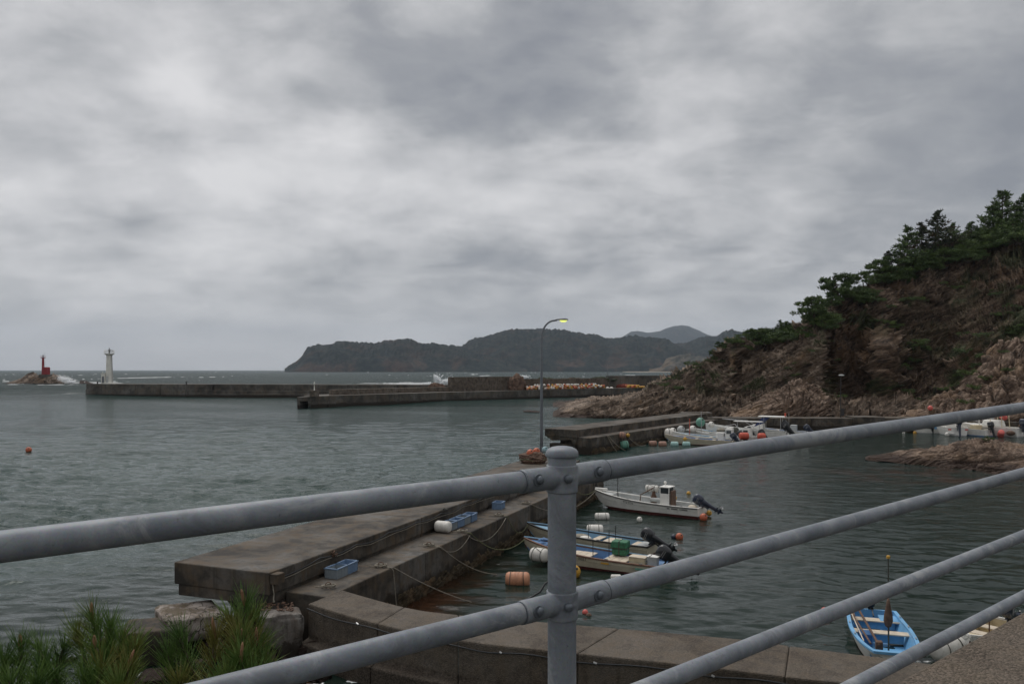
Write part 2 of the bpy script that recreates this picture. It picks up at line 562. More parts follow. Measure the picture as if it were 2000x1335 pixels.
M['rock_pale'] = rock_mat('pale_rock', [(0.36, (0.050, 0.036, 0.028)), (0.44, (0.150, 0.104, 0.076)), (0.54, (0.245, 0.175, 0.130)), (0.66, (0.37, 0.285, 0.22))])
M['rock_layered'] = rock_mat('layered_rock', [(0.36, (0.050, 0.036, 0.028)), (0.44, (0.150, 0.104, 0.076)), (0.54, (0.245, 0.175, 0.130)), (0.66, (0.37, 0.285, 0.22))], band=1.3, dip=0.35)
M['rock_steep'] = rock_mat('steep_rock', [(0.36, (0.050, 0.036, 0.028)), (0.44, (0.150, 0.104, 0.076)), (0.54, (0.245, 0.175, 0.130)), (0.66, (0.37, 0.285, 0.22))], dip=0.95)
M['rock_dark'] = rock_mat('shore_rock', [(0.30, (0.025, 0.018, 0.015)), (0.5, (0.055, 0.040, 0.032)), (0.7, (0.10, 0.075, 0.06))], band=2.0, hue2=(0.07, 0.045, 0.035))
M['galv'] = None


def pebbles(m, s1, amt):
    nt = m.node_tree; b = nt.nodes['Principled BSDF']
    v, _ = coords(nt)
    vo = nd(nt, 'ShaderNodeTexVoronoi', feature='F1'); vo.inputs['Scale'].default_value = s1
    nt.links.new(v, vo.inputs['Vector'])
    old = b.inputs['Base Color'].links[0].from_socket
    sp = nd(nt, 'ShaderNodeSeparateColor'); nt.links.new(vo.outputs['Color'], sp.inputs[0])
    c = mix(nt, rng(nt, sp.outputs[0], 0.1, 0.9, 0, amt), old, (0.27, 0.21, 0.165))
    c = mix(nt, rng(nt, sp.outputs[1], 0.62, 0.98, 0, amt), c, (0.03, 0.023, 0.018))
    nt.links.new(c, b.inputs['Base Color'])
    oldn = b.inputs['Normal'].links[0].from_socket
    bp = bump(nt, b, vo.outputs['Distance'], 0.9, 0.012, oldn)
    nt.nodes[-1].invert = True
    return m


M['parapet'] = pebbles(concrete('parapet_aggregate', base=(0.20, 0.165, 0.122), dark=(0.095, 0.076, 0.055), warm=(0.21, 0.165, 0.112), scale=1.3, grain=90, pale=(0.20, 0.17, 0.14), wet=False), 85.0, 0.45)
pebbles(M['aggregate'], 34.0, 0.2)


def galv():
    m, nt, b = new_mat('galvanised_steel')
    v, _ = coords(nt)
    n = noise(nt, v, 9.0, 6, 0.65, 0.5)
    n2 = noise(nt, v, 70.0, 4, 0.7)
    vo = nd(nt, 'ShaderNodeTexVoronoi', feature='F1'); vo.inputs['Scale'].default_value = 260.0
    nt.links.new(v, vo.inputs['Vector'])
    c = ramp(nt, n.outputs[0], [(0.3, (0.145, 0.163, 0.187)), (0.5, (0.205, 0.224, 0.250)), (0.72, (0.28, 0.298, 0.322))])
    c = mix(nt, 0.10, c, vo.outputs['Color'], 'SOFT_LIGHT')
    c = mix(nt, rng(nt, n2.outputs[0], 0.62, 0.72, 0, 0.5), c, (0.07, 0.075, 0.08))
    n5 = noise(nt, v, 3.0, 6, 0.75, 1.0)
    c = mix(nt, rng(nt, n5.outputs[0], 0.54, 0.64, 0, 0.6), c, (0.36, 0.37, 0.375))
    c = mix(nt, rng(nt, n5.outputs[0], 0.44, 0.36, 0, 0.5), c, (0.13, 0.14, 0.155))
    nt.links.new(c, b.inputs['Base Color'])
    b.inputs['Metallic'].default_value = 0.15
    b.inputs['Roughness'].default_value = 0.55
    b.inputs['Specular IOR Level'].default_value = 0.35
    p = bump(nt, b, n.outputs[0], 0.15, 0.01)
    bump(nt, b, n2.outputs[0], 0.15, 0.001, p)
    return m


M['galv'] = galv()
M['bolt'] = plain('dark_bolt', (0.145, 0.165, 0.19), 0.45, 0.2, 60, metal=0.4)
M['lamp_metal'] = plain('lamp_pole_grey', (0.14, 0.155, 0.175), 0.5, 0.15, 2)
M['white'] = plain('boat_white', (0.80, 0.785, 0.74), 0.45, 0.08, 2.5, dirt=0.3, dirtcol=(0.25, 0.20, 0.15))
M['cream'] = plain('boat_cream', (0.54, 0.49, 0.38), 0.5, 0.10, 2.5, dirt=0.45, dirtcol=(0.20, 0.15, 0.10))
M['greywhite'] = plain('boat_greywhite', (0.46, 0.475, 0.465), 0.5, 0.15, 2.5, dirt=0.5, dirtcol=(0.12, 0.11, 0.10))
M['blue'] = plain('boat_blue', (0.105, 0.225, 0.43), 0.5, 0.16, 2.5, dirt=0.3, dirtcol=(0.05, 0.09, 0.16))
M['paleblue'] = plain('boat_pale_blue', (0.20, 0.36, 0.50), 0.5, 0.16, 2.0, dirt=0.4, dirtcol=(0.09, 0.13, 0.17))
M['skyblue'] = plain('boat_sky_blue', (0.165, 0.40, 0.66), 0.45, 0.12, 2.0, dirt=0.35, dirtcol=(0.09, 0.19, 0.31))
M['antifoul'] = plain('antifouling_red', (0.085, 0.018, 0.016), 0.7, 0.3, 6, dirt=0.35, dirtcol=(0.12, 0.10, 0.08))
M['woodrail'] = plain('wood_rail', (0.165, 0.085, 0.055), 0.6, 0.25, 6, dirt=0.4)
M['blackrail'] = plain('black_rail', (0.03, 0.028, 0.028), 0.5, 0.2, 6, dirt=0.1)
M['planks'] = plain('pale_planks', (0.58, 0.50, 0.39), 0.6, 0.14, 5, dirt=0.3, dirtcol=(0.3, 0.22, 0.15))
M['crate_cream'] = plain('cream_plastic', (0.62, 0.53, 0.36), 0.5, 0.08, 5, dirt=0.2, dirtcol=(0.3, 0.23, 0.15))
M['motor'] = plain('motor_black', (0.016, 0.018, 0.022), 0.28, 0.2, 6, dirt=0.12, dirtcol=(0.08, 0.08, 0.08), spec=0.6)
M['motor_blue'] = plain('motor_navy', (0.022, 0.030, 0.055), 0.3, 0.2, 6, dirt=0.1, dirtcol=(0.08, 0.08, 0.09), spec=0.6)
M['silver'] = plain('silver_metal', (0.5, 0.5, 0.5), 0.35, 0.1, 6, metal=0.7)
M['red'] = plain('lighthouse_red', (0.27, 0.016, 0.022), 0.6, 0.15, 0.6, dirt=0.2, dirtcol=(0.12, 0.02, 0.02))
M['lightwhite'] = plain('lighthouse_white', (0.72, 0.71, 0.65), 0.7, 0.10, 0.5, dirt=0.35, dirtcol=(0.3, 0.25, 0.2))
M['orange'] = plain('orange_float', (0.52, 0.13, 0.06), 0.5, 0.15, 5, dirt=0.25, dirtcol=(0.25, 0.08, 0.05))
M['redfloat'] = plain('red_float', (0.56, 0.09, 0.05), 0.5, 0.12, 5, dirt=0.2, dirtcol=(0.3, 0.05, 0.03))
M['salmon'] = plain('faded_salmon', (0.50, 0.235, 0.135), 0.6, 0.15, 5, dirt=0.45, dirtcol=(0.24, 0.15, 0.10))
M['brownpink'] = plain('faded_brown_pink', (0.33, 0.185, 0.135), 0.6, 0.15, 5, dirt=0.4, dirtcol=(0.15, 0.10, 0.08))
M['yellow'] = plain('yellow_float', (0.60, 0.33, 0.045), 0.5, 0.15, 5, dirt=0.3, dirtcol=(0.25, 0.14, 0.04))
M['whitefloat'] = plain('white_float', (0.70, 0.68, 0.63), 0.6, 0.10, 5, dirt=0.5, dirtcol=(0.24, 0.19, 0.14))
M['aqua'] = plain('aqua_float', (0.30, 0.48, 0.45), 0.55, 0.12, 5, dirt=0.3, dirtcol=(0.14, 0.18, 0.16))
M['greenfloat'] = plain('green_float', (0.13, 0.32, 0.24), 0.55, 0.15, 6, dirt=0.55, dirtcol=(0.35, 0.38, 0.34))
M['paleball'] = plain('pale_blue_ball', (0.27, 0.42, 0.46), 0.5, 0.12, 6)
M['pink'] = plain('pink_flag', (0.72, 0.05, 0.12), 0.6, 0.12, 5)
M['coral'] = plain('coral_float', (0.62, 0.13, 0.11), 0.55, 0.12, 5)
M['greenbox'] = plain('green_cloth', (0.035, 0.165, 0.085), 0.6, 0.35, 8, dirt=0.3, dirtcol=(0.02, 0.07, 0.035), bmp=0.6)
M['cratebl'] = plain('blue_crate', (0.165, 0.25, 0.38), 0.5, 0.12, 6, dirt=0.35, dirtcol=(0.22, 0.27, 0.33))
M['crategr'] = plain('grey_blue_crate', (0.23, 0.27, 0.30), 0.5, 0.12, 6, dirt=0.45, dirtcol=(0.25, 0.27, 0.27))
M['rope'] = plain('rope_grey', (0.26, 0.235, 0.19), 0.9, 0.25, 12)
M['rope_dark'] = plain('rope_dark', (0.075, 0.075, 0.062), 0.9, 0.25, 12)
M['rope_green'] = plain('rope_green', (0.15, 0.16, 0.08), 0.9, 0.25, 12)
M['cable'] = plain('black_cable', (0.035, 0.037, 0.04), 0.6, 0.2, 4, dirt=0.3, dirtcol=(0.2, 0.2, 0.2))
M['rust'] = plain('rusty_metal', (0.12, 0.065, 0.04), 0.8, 0.3, 12)
M['bark'] = plain('bark', (0.055, 0.040, 0.030), 0.9, 0.3, 9, bmp=0.6, kind='pos')
M['bud'] = plain('pine_bud', (0.26, 0.135, 0.075), 0.8, 0.25, 40, bmp=0.4, kind='pos')
M['glass_dark'] = plain('cabin_glass', (0.05, 0.06, 0.065), 0.12, 0.2, 3, dirt=0.2, dirtcol=(0.2, 0.2, 0.2), spec=0.7)
M['navy_cloth'] = plain('navy_canvas', (0.035, 0.055, 0.16), 0.7, 0.2, 4)
M['darkblue'] = plain('dark_blue_box', (0.04, 0.14, 0.33), 0.5, 0.15, 6)
M['brown'] = plain('brown_tarp', (0.14, 0.085, 0.06), 0.85, 0.3, 9, bmp=0.5)
M['net'] = plain('brown_nets', (0.15, 0.095, 0.068), 0.95, 0.4, 1.6, dirt=0.5, dirtcol=(0.09, 0.05, 0.035), bmp=0.8)
M['rednet'] = plain('red_nets', (0.20, 0.045, 0.03), 0.95, 0.3, 2, dirt=0.4, dirtcol=(0.06, 0.02, 0.015))
M['asphalt'] = concrete('asphalt', base=(0.05, 0.05, 0.05), dark=(0.035, 0.035, 0.035), warm=(0.055, 0.052, 0.048), grain=80, pale=(0.07, 0.07, 0.068), wet=False)
M['lettering'] = plain('dark_lettering', (0.045, 0.042, 0.04), 0.7, 0.2, 20)
M['pine'] = leaf_mat('pine_foliage', (0.028, 0.056, 0.018), (0.105, 0.155, 0.046), 0.5)
M['pine_brown'] = leaf_mat('pine_browning', (0.018, 0.026, 0.012), (0.052, 0.068, 0.030), 0.5, (0.125, 0.070, 0.045))
M['shrub'] = leaf_mat('shrub_foliage', (0.034, 0.066, 0.018), (0.125, 0.180, 0.046), 0.35)
M['needle'] = leaf_mat('pine_needles', (0.045, 0.100, 0.022), (0.160, 0.245, 0.055), 7.0, (0.15, 0.12, 0.03))
M['grass'] = leaf_mat('slope_grass', (0.03, 0.04, 0.015), (0.08, 0.09, 0.04), 2.0)


def foam_mat():
    m, nt, b = new_mat('white_foam')
    v, _ = coords(nt)
    n = noise(nt, v, 1.2, 6, 0.7)
    tl = nd(nt, 'ShaderNodeBsdfTranslucent'); tl.inputs[0].default_value = (0.93, 0.95, 0.96, 1)
    df = nd(nt, 'ShaderNodeBsdfDiffuse'); df.inputs[0].default_value = (0.95, 0.96, 0.97, 1)
    ms = nd(nt, 'ShaderNodeMixShader'); ms.inputs[0].default_value = 0.5
    nt.links.new(df.outputs[0], ms.inputs[1]); nt.links.new(tl.outputs[0], ms.inputs[2])
    nt.links.new(ms.outputs[0], nt.nodes['Material Output'].inputs['Surface'])
    return m


M['foam'] = foam_mat()
lm, lnt, lb = new_mat('lit_lamp_glass')
lb.inputs['Base Color'].default_value = (0.6, 0.6, 0.25, 1)
lb.inputs['Emission Color'].default_value = (0.85, 0.92, 0.22, 1)
lb.inputs['Emission Strength'].default_value = 0.85
lb.inputs['Roughness'].default_value = 0.2
M['lampglass'] = lm
# ------------------------------------------------------------------ sea
def near_quay_v(X, Y):      # distance to the right of the near pier's slab edge
    return (X + 6.94) * 0.929 - (Y - 22.7) * 0.370


def build_sea():
    pys = np.concatenate([np.array([9000, 4000, 2400, 1900, 1600, 1450]), np.arange(1370, 740, -1.15), np.arange(740, 722.9, -0.55), [722.78]])
    Y = F * H / (pys - 722.0)
    tx = np.concatenate([[-6, -3, -1.8, -1.2, -0.95], np.linspace(-0.82, 0.82, 1040), [0.95, 1.2, 1.8, 3, 6]])
    YY, TT = np.meshgrid(Y, tx, indexing='ij')
    X = np.clip(YY * TT, -18000, 18000)
    dY = 1.15 * YY ** 2 / (H * F)
    rs = np.random.RandomState(5)
    v = near_quay_v(X, YY)
    harbour = sstep(-1.5, 3.0, v) * sstep(150, 110, YY)
    harbour = np.maximum(harbour, sstep(0, 15, X - 6 - (YY - 77) * 0.68) * sstep(400, 200, YY))
    basin = sstep(330, 235, YY)                       # inside the outer breakwater
    leftopen = sstep(-40, -130, X + (YY - 120) * 0.25) * 0.6
    amp_short = np.where(harbour > 0, 1 - 0.73 * harbour, 1.0)
    Z = np.zeros_like(X)
    dist = sstep(9, 20, YY)
    for i in range(64):
        lam = 0.45 * (14.0) ** (i / 63.0)
        th = math.radians(-97 + rs.randn() * 30)
        kx, ky = math.cos(th) * 2 * PI / lam, math.sin(th) * 2 * PI / lam
        slope = 0.041 * (1.0 if lam < 2.2 else 0.55)
        a = slope * lam / (2 * PI) * (1.0 + 0.9 * math.exp(-(math.log(lam / 1.4) / 0.7) ** 2))
        att = sstep(2.4, 4.5, lam / np.maximum(dY, 1e-4))
        ph = kx * X + ky * YY + rs.rand() * 6.28
        w = amp_short if lam > 1.2 else np.where(harbour > 0, 1 - 0.5 * harbour, 1.0)
        Z += a * att * w * (np.sin(ph) + 0.25 * np.cos(2 * ph)) * dist
    gust = 0.75 + 0.5 * fbm(X / 9.0, YY / 14.0, 0, 3, 3)
    Z *= gust
    for i in range(18):
        lam = 9 * (6.5) ** (i / 17.0)
        th = math.radians(-100 + rs.randn() * 16)
        kx, ky = math.cos(th) * 2 * PI / lam, math.sin(th) * 2 * PI / lam
        a = 0.05 * lam / (2 * PI)
        att = sstep(2.4, 4.5, lam / np.maximum(dY, 1e-4))
        w = np.maximum(1 - basin, 0.16 * (1 - harbour) + leftopen * 0.3)
        Z += a * att * w * np.sin(kx * X + ky * YY + rs.rand() * 6.28)
    Z *= sstep(5200, 1500, YY)
    # foam: whitecaps out at sea and surf along rocks and the outer breakwater
    n = ridged(X / 34.0, YY / 130.0, 0, 4, 11)
    n2 = fbm(X / 3.5, YY / 16.0, 0, 4, 17)
    cap = sstep(0.80, 0.93, n + 0.22 * n2) * sstep(300, 420, YY) * (0.2 + 0.8 * (fbm(X / 90, YY / 300, 3, 2, 40) > 0.12))

    def patch(px0, px1, py, hy, st=1.0):
        Yc = F * H / (py - 722.0); Y0 = F * H / (py + hy - 722.0); Y1 = F * H / max(py - hy - 722.0, 0.5)
        xc = ((px0 + px1) / 2 - 1000) / F * Yc; hx = (px1 - px0) / 2 / F * Yc
        q = np.sqrt(((X - xc) / hx) ** 2 + np.where(YY > Yc, (YY - Yc) / (Y1 - Yc), (Yc - YY) / (Yc - Y0)) ** 2)
        return sstep(1.05, 0.35, q + 0.5 * n2) * st
    foam = cap
    for a in [(250, 310, 738, 2.2), (395, 412, 737, 0.8), (150, 200, 748, 2.6), (200, 250, 749, 1.2, 0.7), (20, 50, 751, 1.0, 0.8), (50, 160, 752, 1.3, 0.8), (640, 880, 749.5, 1.3, 0.7), (720, 880, 749.5, 2.4), (840, 885, 748, 4.0, 0.9),
              (1000, 1034, 736, 2.4), (935, 962, 734, 0.9), (0, 100, 762, 1.6, 0.35), (20, 90, 782, 1.3, 0.35), (1222, 1240, 732.5, 0.8),
              (1330, 1352, 733, 0.8, 0.8), (140, 152, 733, 0.8), (60, 110, 773, 1.6, 0.25), (-60, 60, 757, 1.4, 0.4), (100, 160, 768, 1.2, 0.4)]:
        foam = np.maximum(foam, patch(*a))
    # surf against the foot of the sea wall and the shore rocks at the lower left
    foam = np.maximum(foam, sstep(0.55, 0.8, ridged(X * 1.3, YY * 1.3, 0, 4, 23)) * sstep(21.6, 20.6, YY - 0.10 * X) * sstep(16.5, 17.5, YY) * sstep(-6.6, -4.5, X) * 0.9)
    foam = np.maximum(foam, sstep(0.62, 0.85, ridged(X * 1.1, YY * 1.1, 2, 4, 29)) * sstep(22.5, 21, YY) * sstep(16.5, 17.5, YY) * sstep(-7, -9, X) * 0.4)
    Z += foam * sstep(150, 320, YY) * 0.7
    # brown weed seen through the shallow water beside the pier
    weed = sstep(5.2, 1.6, v) * sstep(1.0, 1.6, v) * sstep(37, 27, YY) * sstep(-0.35, 0.25, fbm(X * 0.9, YY * 0.9, 0, 4, 31) + 0.35 * sstep(3.2, 1.6, v))
    weed = np.maximum(weed, sstep(7.5, 3.5, np.hypot((X - 37) * 0.45, (YY - 60.5))) * 0.8 * sstep(-0.3, 0.2, fbm(X * .5, YY * .5, 0, 3, 33)))
    weed = np.maximum(weed, 0.45 * sstep(2.2, 0.8, np.hypot((X - 3.2) * 0.6, (YY - 21.4))))
    V = np.stack([X, YY, Z], -1).reshape(-1, 3)
    nr, nc = X.shape
    idx = np.arange(nr * nc).reshape(nr, nc)
    q = np.stack([idx[:-1, :-1], idx[:-1, 1:], idx[1:, 1:], idx[1:, :-1]], -1).reshape(-1, 4)
    m, nt, b = new_mat('sea_water')
    v3, pos = coords(nt, 'pos', (0.75, 1.35, 1.0), (0, 0, math.radians(12)))
    fa = nd(nt, 'ShaderNodeAttribute', attribute_name='foam')
    wa = nd(nt, 'ShaderNodeAttribute', attribute_name='weed')
    ha = nd(nt, 'ShaderNodeAttribute', attribute_name='calm')
    nb = noise(nt, v3, 1.9, 6, 0.62, 0.6)
    nbig = noise(nt, v3, 0.55, 5, 0.6, 0.3)
    nf = noise(nt, v3, 2.6, 6, 0.75)
    nsl = noise(nt, v3, 0.03, 4, 0.6)
    c = ramp(nt, nsl.outputs[0], [(0.35, (0.006, 0.029, 0.024)), (0.65, (0.013, 0.046, 0.038))])
    c = mix(nt, ha.outputs['Fac'], c, (0.010, 0.021, 0.016))
    c = mix(nt, wa.outputs['Fac'], c, ramp(nt, nf.outputs[0], [(0.35, (0.016, 0.008, 0.005)), (0.6, (0.055, 0.026, 0.014))]))
    ff = nd(nt, 'ShaderNodeMath', operation='MULTIPLY_ADD'); nt.links.new(nf.outputs[0], ff.inputs[0]); ff.inputs[1].default_value = 0.8; nt.links.new(fa.outputs['Fac'], ff.inputs[2])
    fo = nd(nt, 'ShaderNodeMath', operation='MULTIPLY'); nt.links.new(rng(nt, ff.outputs[0], 0.62, 1.05), fo.inputs[0]); nt.links.new(rng(nt, fa.outputs['Fac'], 0.02, 0.2), fo.inputs[1])
    c = mix(nt, fo.outputs[0], c, (0.86, 0.88, 0.88))
    nt.links.new(c, b.inputs['Base Color'])
    ro = nd(nt, 'ShaderNodeMapRange'); nt.links.new(fo.outputs[0], ro.inputs[0]); ro.inputs['To Min'].default_value = 0.035; ro.inputs['To Max'].default_value = 0.8
    oa2 = nd(nt, 'ShaderNodeAttribute', attribute_name='open_sea')
    rmin = nd(nt, 'ShaderNodeMapRange'); nt.links.new(oa2.outputs['Fac'], rmin.inputs[0]); rmin.inputs['To Min'].default_value = 0.035; rmin.inputs['To Max'].default_value = 0.34
    nt.links.new(rmin.outputs[0], ro.inputs['To Min'])
    nt.links.new(ro.outputs[0], b.inputs['Roughness'])
    b.inputs['IOR'].default_value = 1.33
    b1 = nd(nt, 'ShaderNodeBump'); nt.links.new(nb.outputs[0], b1.inputs['Height'])
    st = nd(nt, 'ShaderNodeMapRange'); nt.links.new(ha.outputs['Fac'], st.inputs[0]); st.inputs['To Min'].default_value = 1.0; st.inputs['To Max'].default_value = 0.32
    nt.links.new(st.outputs[0], b1.inputs['Strength']); b1.inputs['Distance'].default_value = 0.26
    oa = nd(nt, 'ShaderNodeAttribute', attribute_name='open_sea')
    od = nd(nt, 'ShaderNodeMapRange'); nt.links.new(oa.outputs['Fac'], od.inputs[0]); od.inputs['To Min'].default_value = 0.05; od.inputs['To Max'].default_value = 1.1
    nt.links.new(od.outputs[0], b1.inputs['Distance'])
    b2 = nd(nt, 'ShaderNodeBump'); nt.links.new(nbig.outputs[0], b2.inputs['Height'])
    nt.links.new(st.outputs[0], b2.inputs['Strength']); od2 = nd(nt, 'ShaderNodeMapRange'); nt.links.new(oa.outputs['Fac'], od2.inputs[0]); od2.inputs['To Min'].default_value = 0.22; od2.inputs['To Max'].default_value = 4.0; nt.links.new(od2.outputs[0], b2.inputs['Distance'])
    sp_ = nd(nt, 'ShaderNodeMapRange'); nt.links.new(oa.outputs['Fac'], sp_.inputs[0]); sp_.inputs['To Min'].default_value = 0.26; sp_.inputs['To Max'].default_value = 0.15; nt.links.new(sp_.outputs[0], b.inputs['Specular IOR Level'])
    nt.links.new(b1.outputs[0], b2.inputs['Normal'])
    nt.links.new(b2.outputs[0], b.inputs['Normal'])
    me = np_mesh('sea', V, q, m)
    add_attr(me, 'foam', foam.ravel()); add_attr(me, 'weed', weed.ravel()); add_attr(me, 'calm', harbour.ravel()); add_attr(me, 'open_sea', (0.10 * sstep(20, 60, YY) + 0.30 * sstep(55, 160, YY) + 0.60 * sstep(150, 330, YY)).ravel())
    tag(link_mesh('sea', me), kind='structure')


build_sea()

# ------------------------------------------------------------------ rocks and cliffs, grown from their real outline and depth
SHEETS = {}
RELIEF = 1.35


def rock_sheet(name, cols, nx, nt_, mat, amp=1.0, strata=(0.5, 0.8), seed=1, back=(12, -2), smooth=7, size=1.0, hardcols=(), zonef=None, mossf=None, kind='structure', label=None, cat=None, cell=0.0):
    keys = sorted(cols)
    npt = len(cols[keys[0]])
    px = np.linspace(keys[0], keys[-1], nx)
    A = np.array([[list(p) for p in cols[k]] for k in keys], float)        # K, npt, 2
    PY = np.stack([np.interp(px, keys, A[:, i, 0]) for i in range(npt)], 1)
    DY = np.stack([np.interp(px, keys, A[:, i, 1]) for i in range(npt)], 1)
    ZZ = H - (PY - 722.0) / F * DY
    nfront = nt_
    t = np.linspace(0, npt - 1, nfront)
    i0 = np.clip(t.astype(int), 0, npt - 2); fr = t - i0
    Yg = DY[:, i0] * (1 - fr) + DY[:, i0 + 1] * fr
    Zg = ZZ[:, i0] * (1 - fr) + ZZ[:, i0 + 1] * fr
    Xg = (px[:, None] - 1000) / F * Yg
    nb_ = max(10, nt_ // 6)
    tb = np.linspace(0, 1, nb_ + 1)[1:]
    Yb = Yg[:, -1:] + back[0] * tb; Zb = Zg[:, -1:] * (1 - tb ** 1.6) + back[1] * tb ** 1.6
    Xb = Xg[:, -1:] * (1 + back[0] * tb / np.maximum(Yg[:, -1:], 1))
    X = np.concatenate([Xg, Xb], 1); Y = np.concatenate([Yg, Yb], 1); Z = np.concatenate([Zg, Zb], 1)

    def sm(a, k, ax):
        if k < 2: return a
        ker = np.hanning(k + 2)[1:-1]; ker /= ker.sum()
        pad = [(0, 0), (0, 0)]; pad[ax] = (k // 2, k - 1 - k // 2)
        ap = np.pad(a, pad, mode='edge')
        return np.apply_along_axis(lambda r: np.convolve(r, ker, mode='valid'), ax, ap)
    Y = sm(Y, smooth * 3, 1); Z = sm(Z, max(2, smooth), 1)
    Y = sm(Y, smooth, 0); Z = sm(Z, 3, 0)
    X = (px[:, None] - 1000) / F * Y
    P = np.stack([X, Y, Z], -1)
    du = np.gradient(P, axis=0); dv = np.gradient(P, axis=1)
    N = np.cross(du, dv); N /= np.linalg.norm(N, axis=-1, keepdims=True) + 1e-9
    if N[nx // 2, nt_ // 3, 1] > 0: N = -N
    s = size
    wx = fbm(X / (9 * s), Y / (9 * s), Z / (9 * s), 3, seed + 50) * 1.6 * s
    dip = strata[0] + 0.22 * fbm(X / (22 * s), Y / (22 * s), Z / (22 * s), 2, seed + 60)
    q = Z * np.cos(dip) - X * np.sin(dip) + wx * 0.5                       # across the beds
    a = X * np.cos(dip) + Z * np.sin(dip)                                  # along the beds
    big = fbm(X / (11 * s), Y / (11 * s), Z / (11 * s), 3, seed) * 1.3
    rid = ridged((a + wx) / (6 * s), Y / (6 * s), q / (2.6 * s), 4, seed + 7) - 0.45
    lay = vn(q / (0.85 * s) + 0.4 * vn(a / (3 * s), 0 * a, q / s, seed + 3), a / (7 * s), Y / (9 * s), seed + 13)
    lay2 = vn(q / (0.38 * s), a / (2.6 * s), Y / (3.2 * s), seed + 17)
    frac = ridged(a / (1.7 * s), Y / (1.7 * s), q / (0.9 * s), 3, seed + 29)
    saw = (q / (1.5 * s) + 0.8 * vn(a / (4 * s), Y / (4 * s), q / (4 * s), seed + 5)); saw = saw - np.floor(saw)
    d = s * (big * 0.95 + rid * 1.05 + (saw ** 2 - 0.4) * 0.55 * strata[1] + np.sign(lay) * np.abs(lay) ** 0.5 * 0.42 * strata[1] + lay2 * 0.24 * strata[1] - frac ** 4 * 0.35 + fbm(X * 2.2 / s, Y * 2.2 / s, Z * 2.2 / s, 3, seed + 41) * 0.16)
    c1, e1 = cellv(a / (4.6 * s) + wx * .1, Y / (4.0 * s), q / (1.0 * s), seed + 200)
    c2, e2 = cellv(a / (1.9 * s), Y / (1.6 * s), q / (0.42 * s), seed + 210)
    d = d * 0.62 + s * (c1 * 0.75 + c2 * 0.34 - sstep(0.12, 0.0, e1) * 0.55 - sstep(0.12, 0.0, e2) * 0.22)
    c0, e0 = cellv(a / (9.0 * s) + wx * .08, Y / (7.0 * s), q / (4.2 * s), seed + 220)
    d = d + s * (c0 * 0.9 - sstep(0.06, 0.0, e0) * 0.9)
    if cell:
        cb = ridged(X / cell, Y / cell, Z / (cell * .7), 3, seed + 90)
        d = d - cb ** 3 * 0.5 * cell
    colh = np.maximum(P[:, :nt_, 2].max(1), 0.2)[:, None]
    d = d * RELIEF * amp * np.clip(colh / (4.5 * s), 0.16, 1)
    edge = np.clip(np.minimum(np.arange(nx), np.arange(nx)[::-1])[:, None] / 6.0, 0, 1)
    d = d * edge
    P = P + N * d[..., None] * np.array([0.8, 1.0, 0.85])
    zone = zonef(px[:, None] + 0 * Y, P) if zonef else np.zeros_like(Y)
    nz = np.abs(N[..., 2])
    moss = mossf(px[:, None] + 0 * Y, P, nz) if mossf else np.zeros_like(Y)
    n0, n1 = Y.shape
    idx = np.arange(n0 * n1).reshape(n0, n1)
    fq = np.stack([idx[:-1, :-1], idx[1:, :-1], idx[1:, 1:], idx[:-1, 1:]], -1).reshape(-1, 4)
    me = np_mesh(name, P.reshape(-1, 3), fq, mat)
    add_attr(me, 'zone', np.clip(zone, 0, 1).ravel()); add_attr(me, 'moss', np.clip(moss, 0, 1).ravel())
    o = link_mesh(name, me)
    tag(o, label, cat, kind=kind)
    PXp = 1000 + P[..., 0] / P[..., 1] * F; PYp = 722 - (P[..., 2] - H) / P[..., 1] * F
    SHEETS[name] = (P[:, :nt_].reshape(-1, 3), PXp[:, :nt_].ravel(), PYp[:, :nt_].ravel(), P)
    return o


def on_sheet(name, px, py):
    P, a, b, _ = SHEETS[name]
    i = int(np.argmin((a - px) ** 2 + (b - py) ** 2))
    return Vector(P[i])


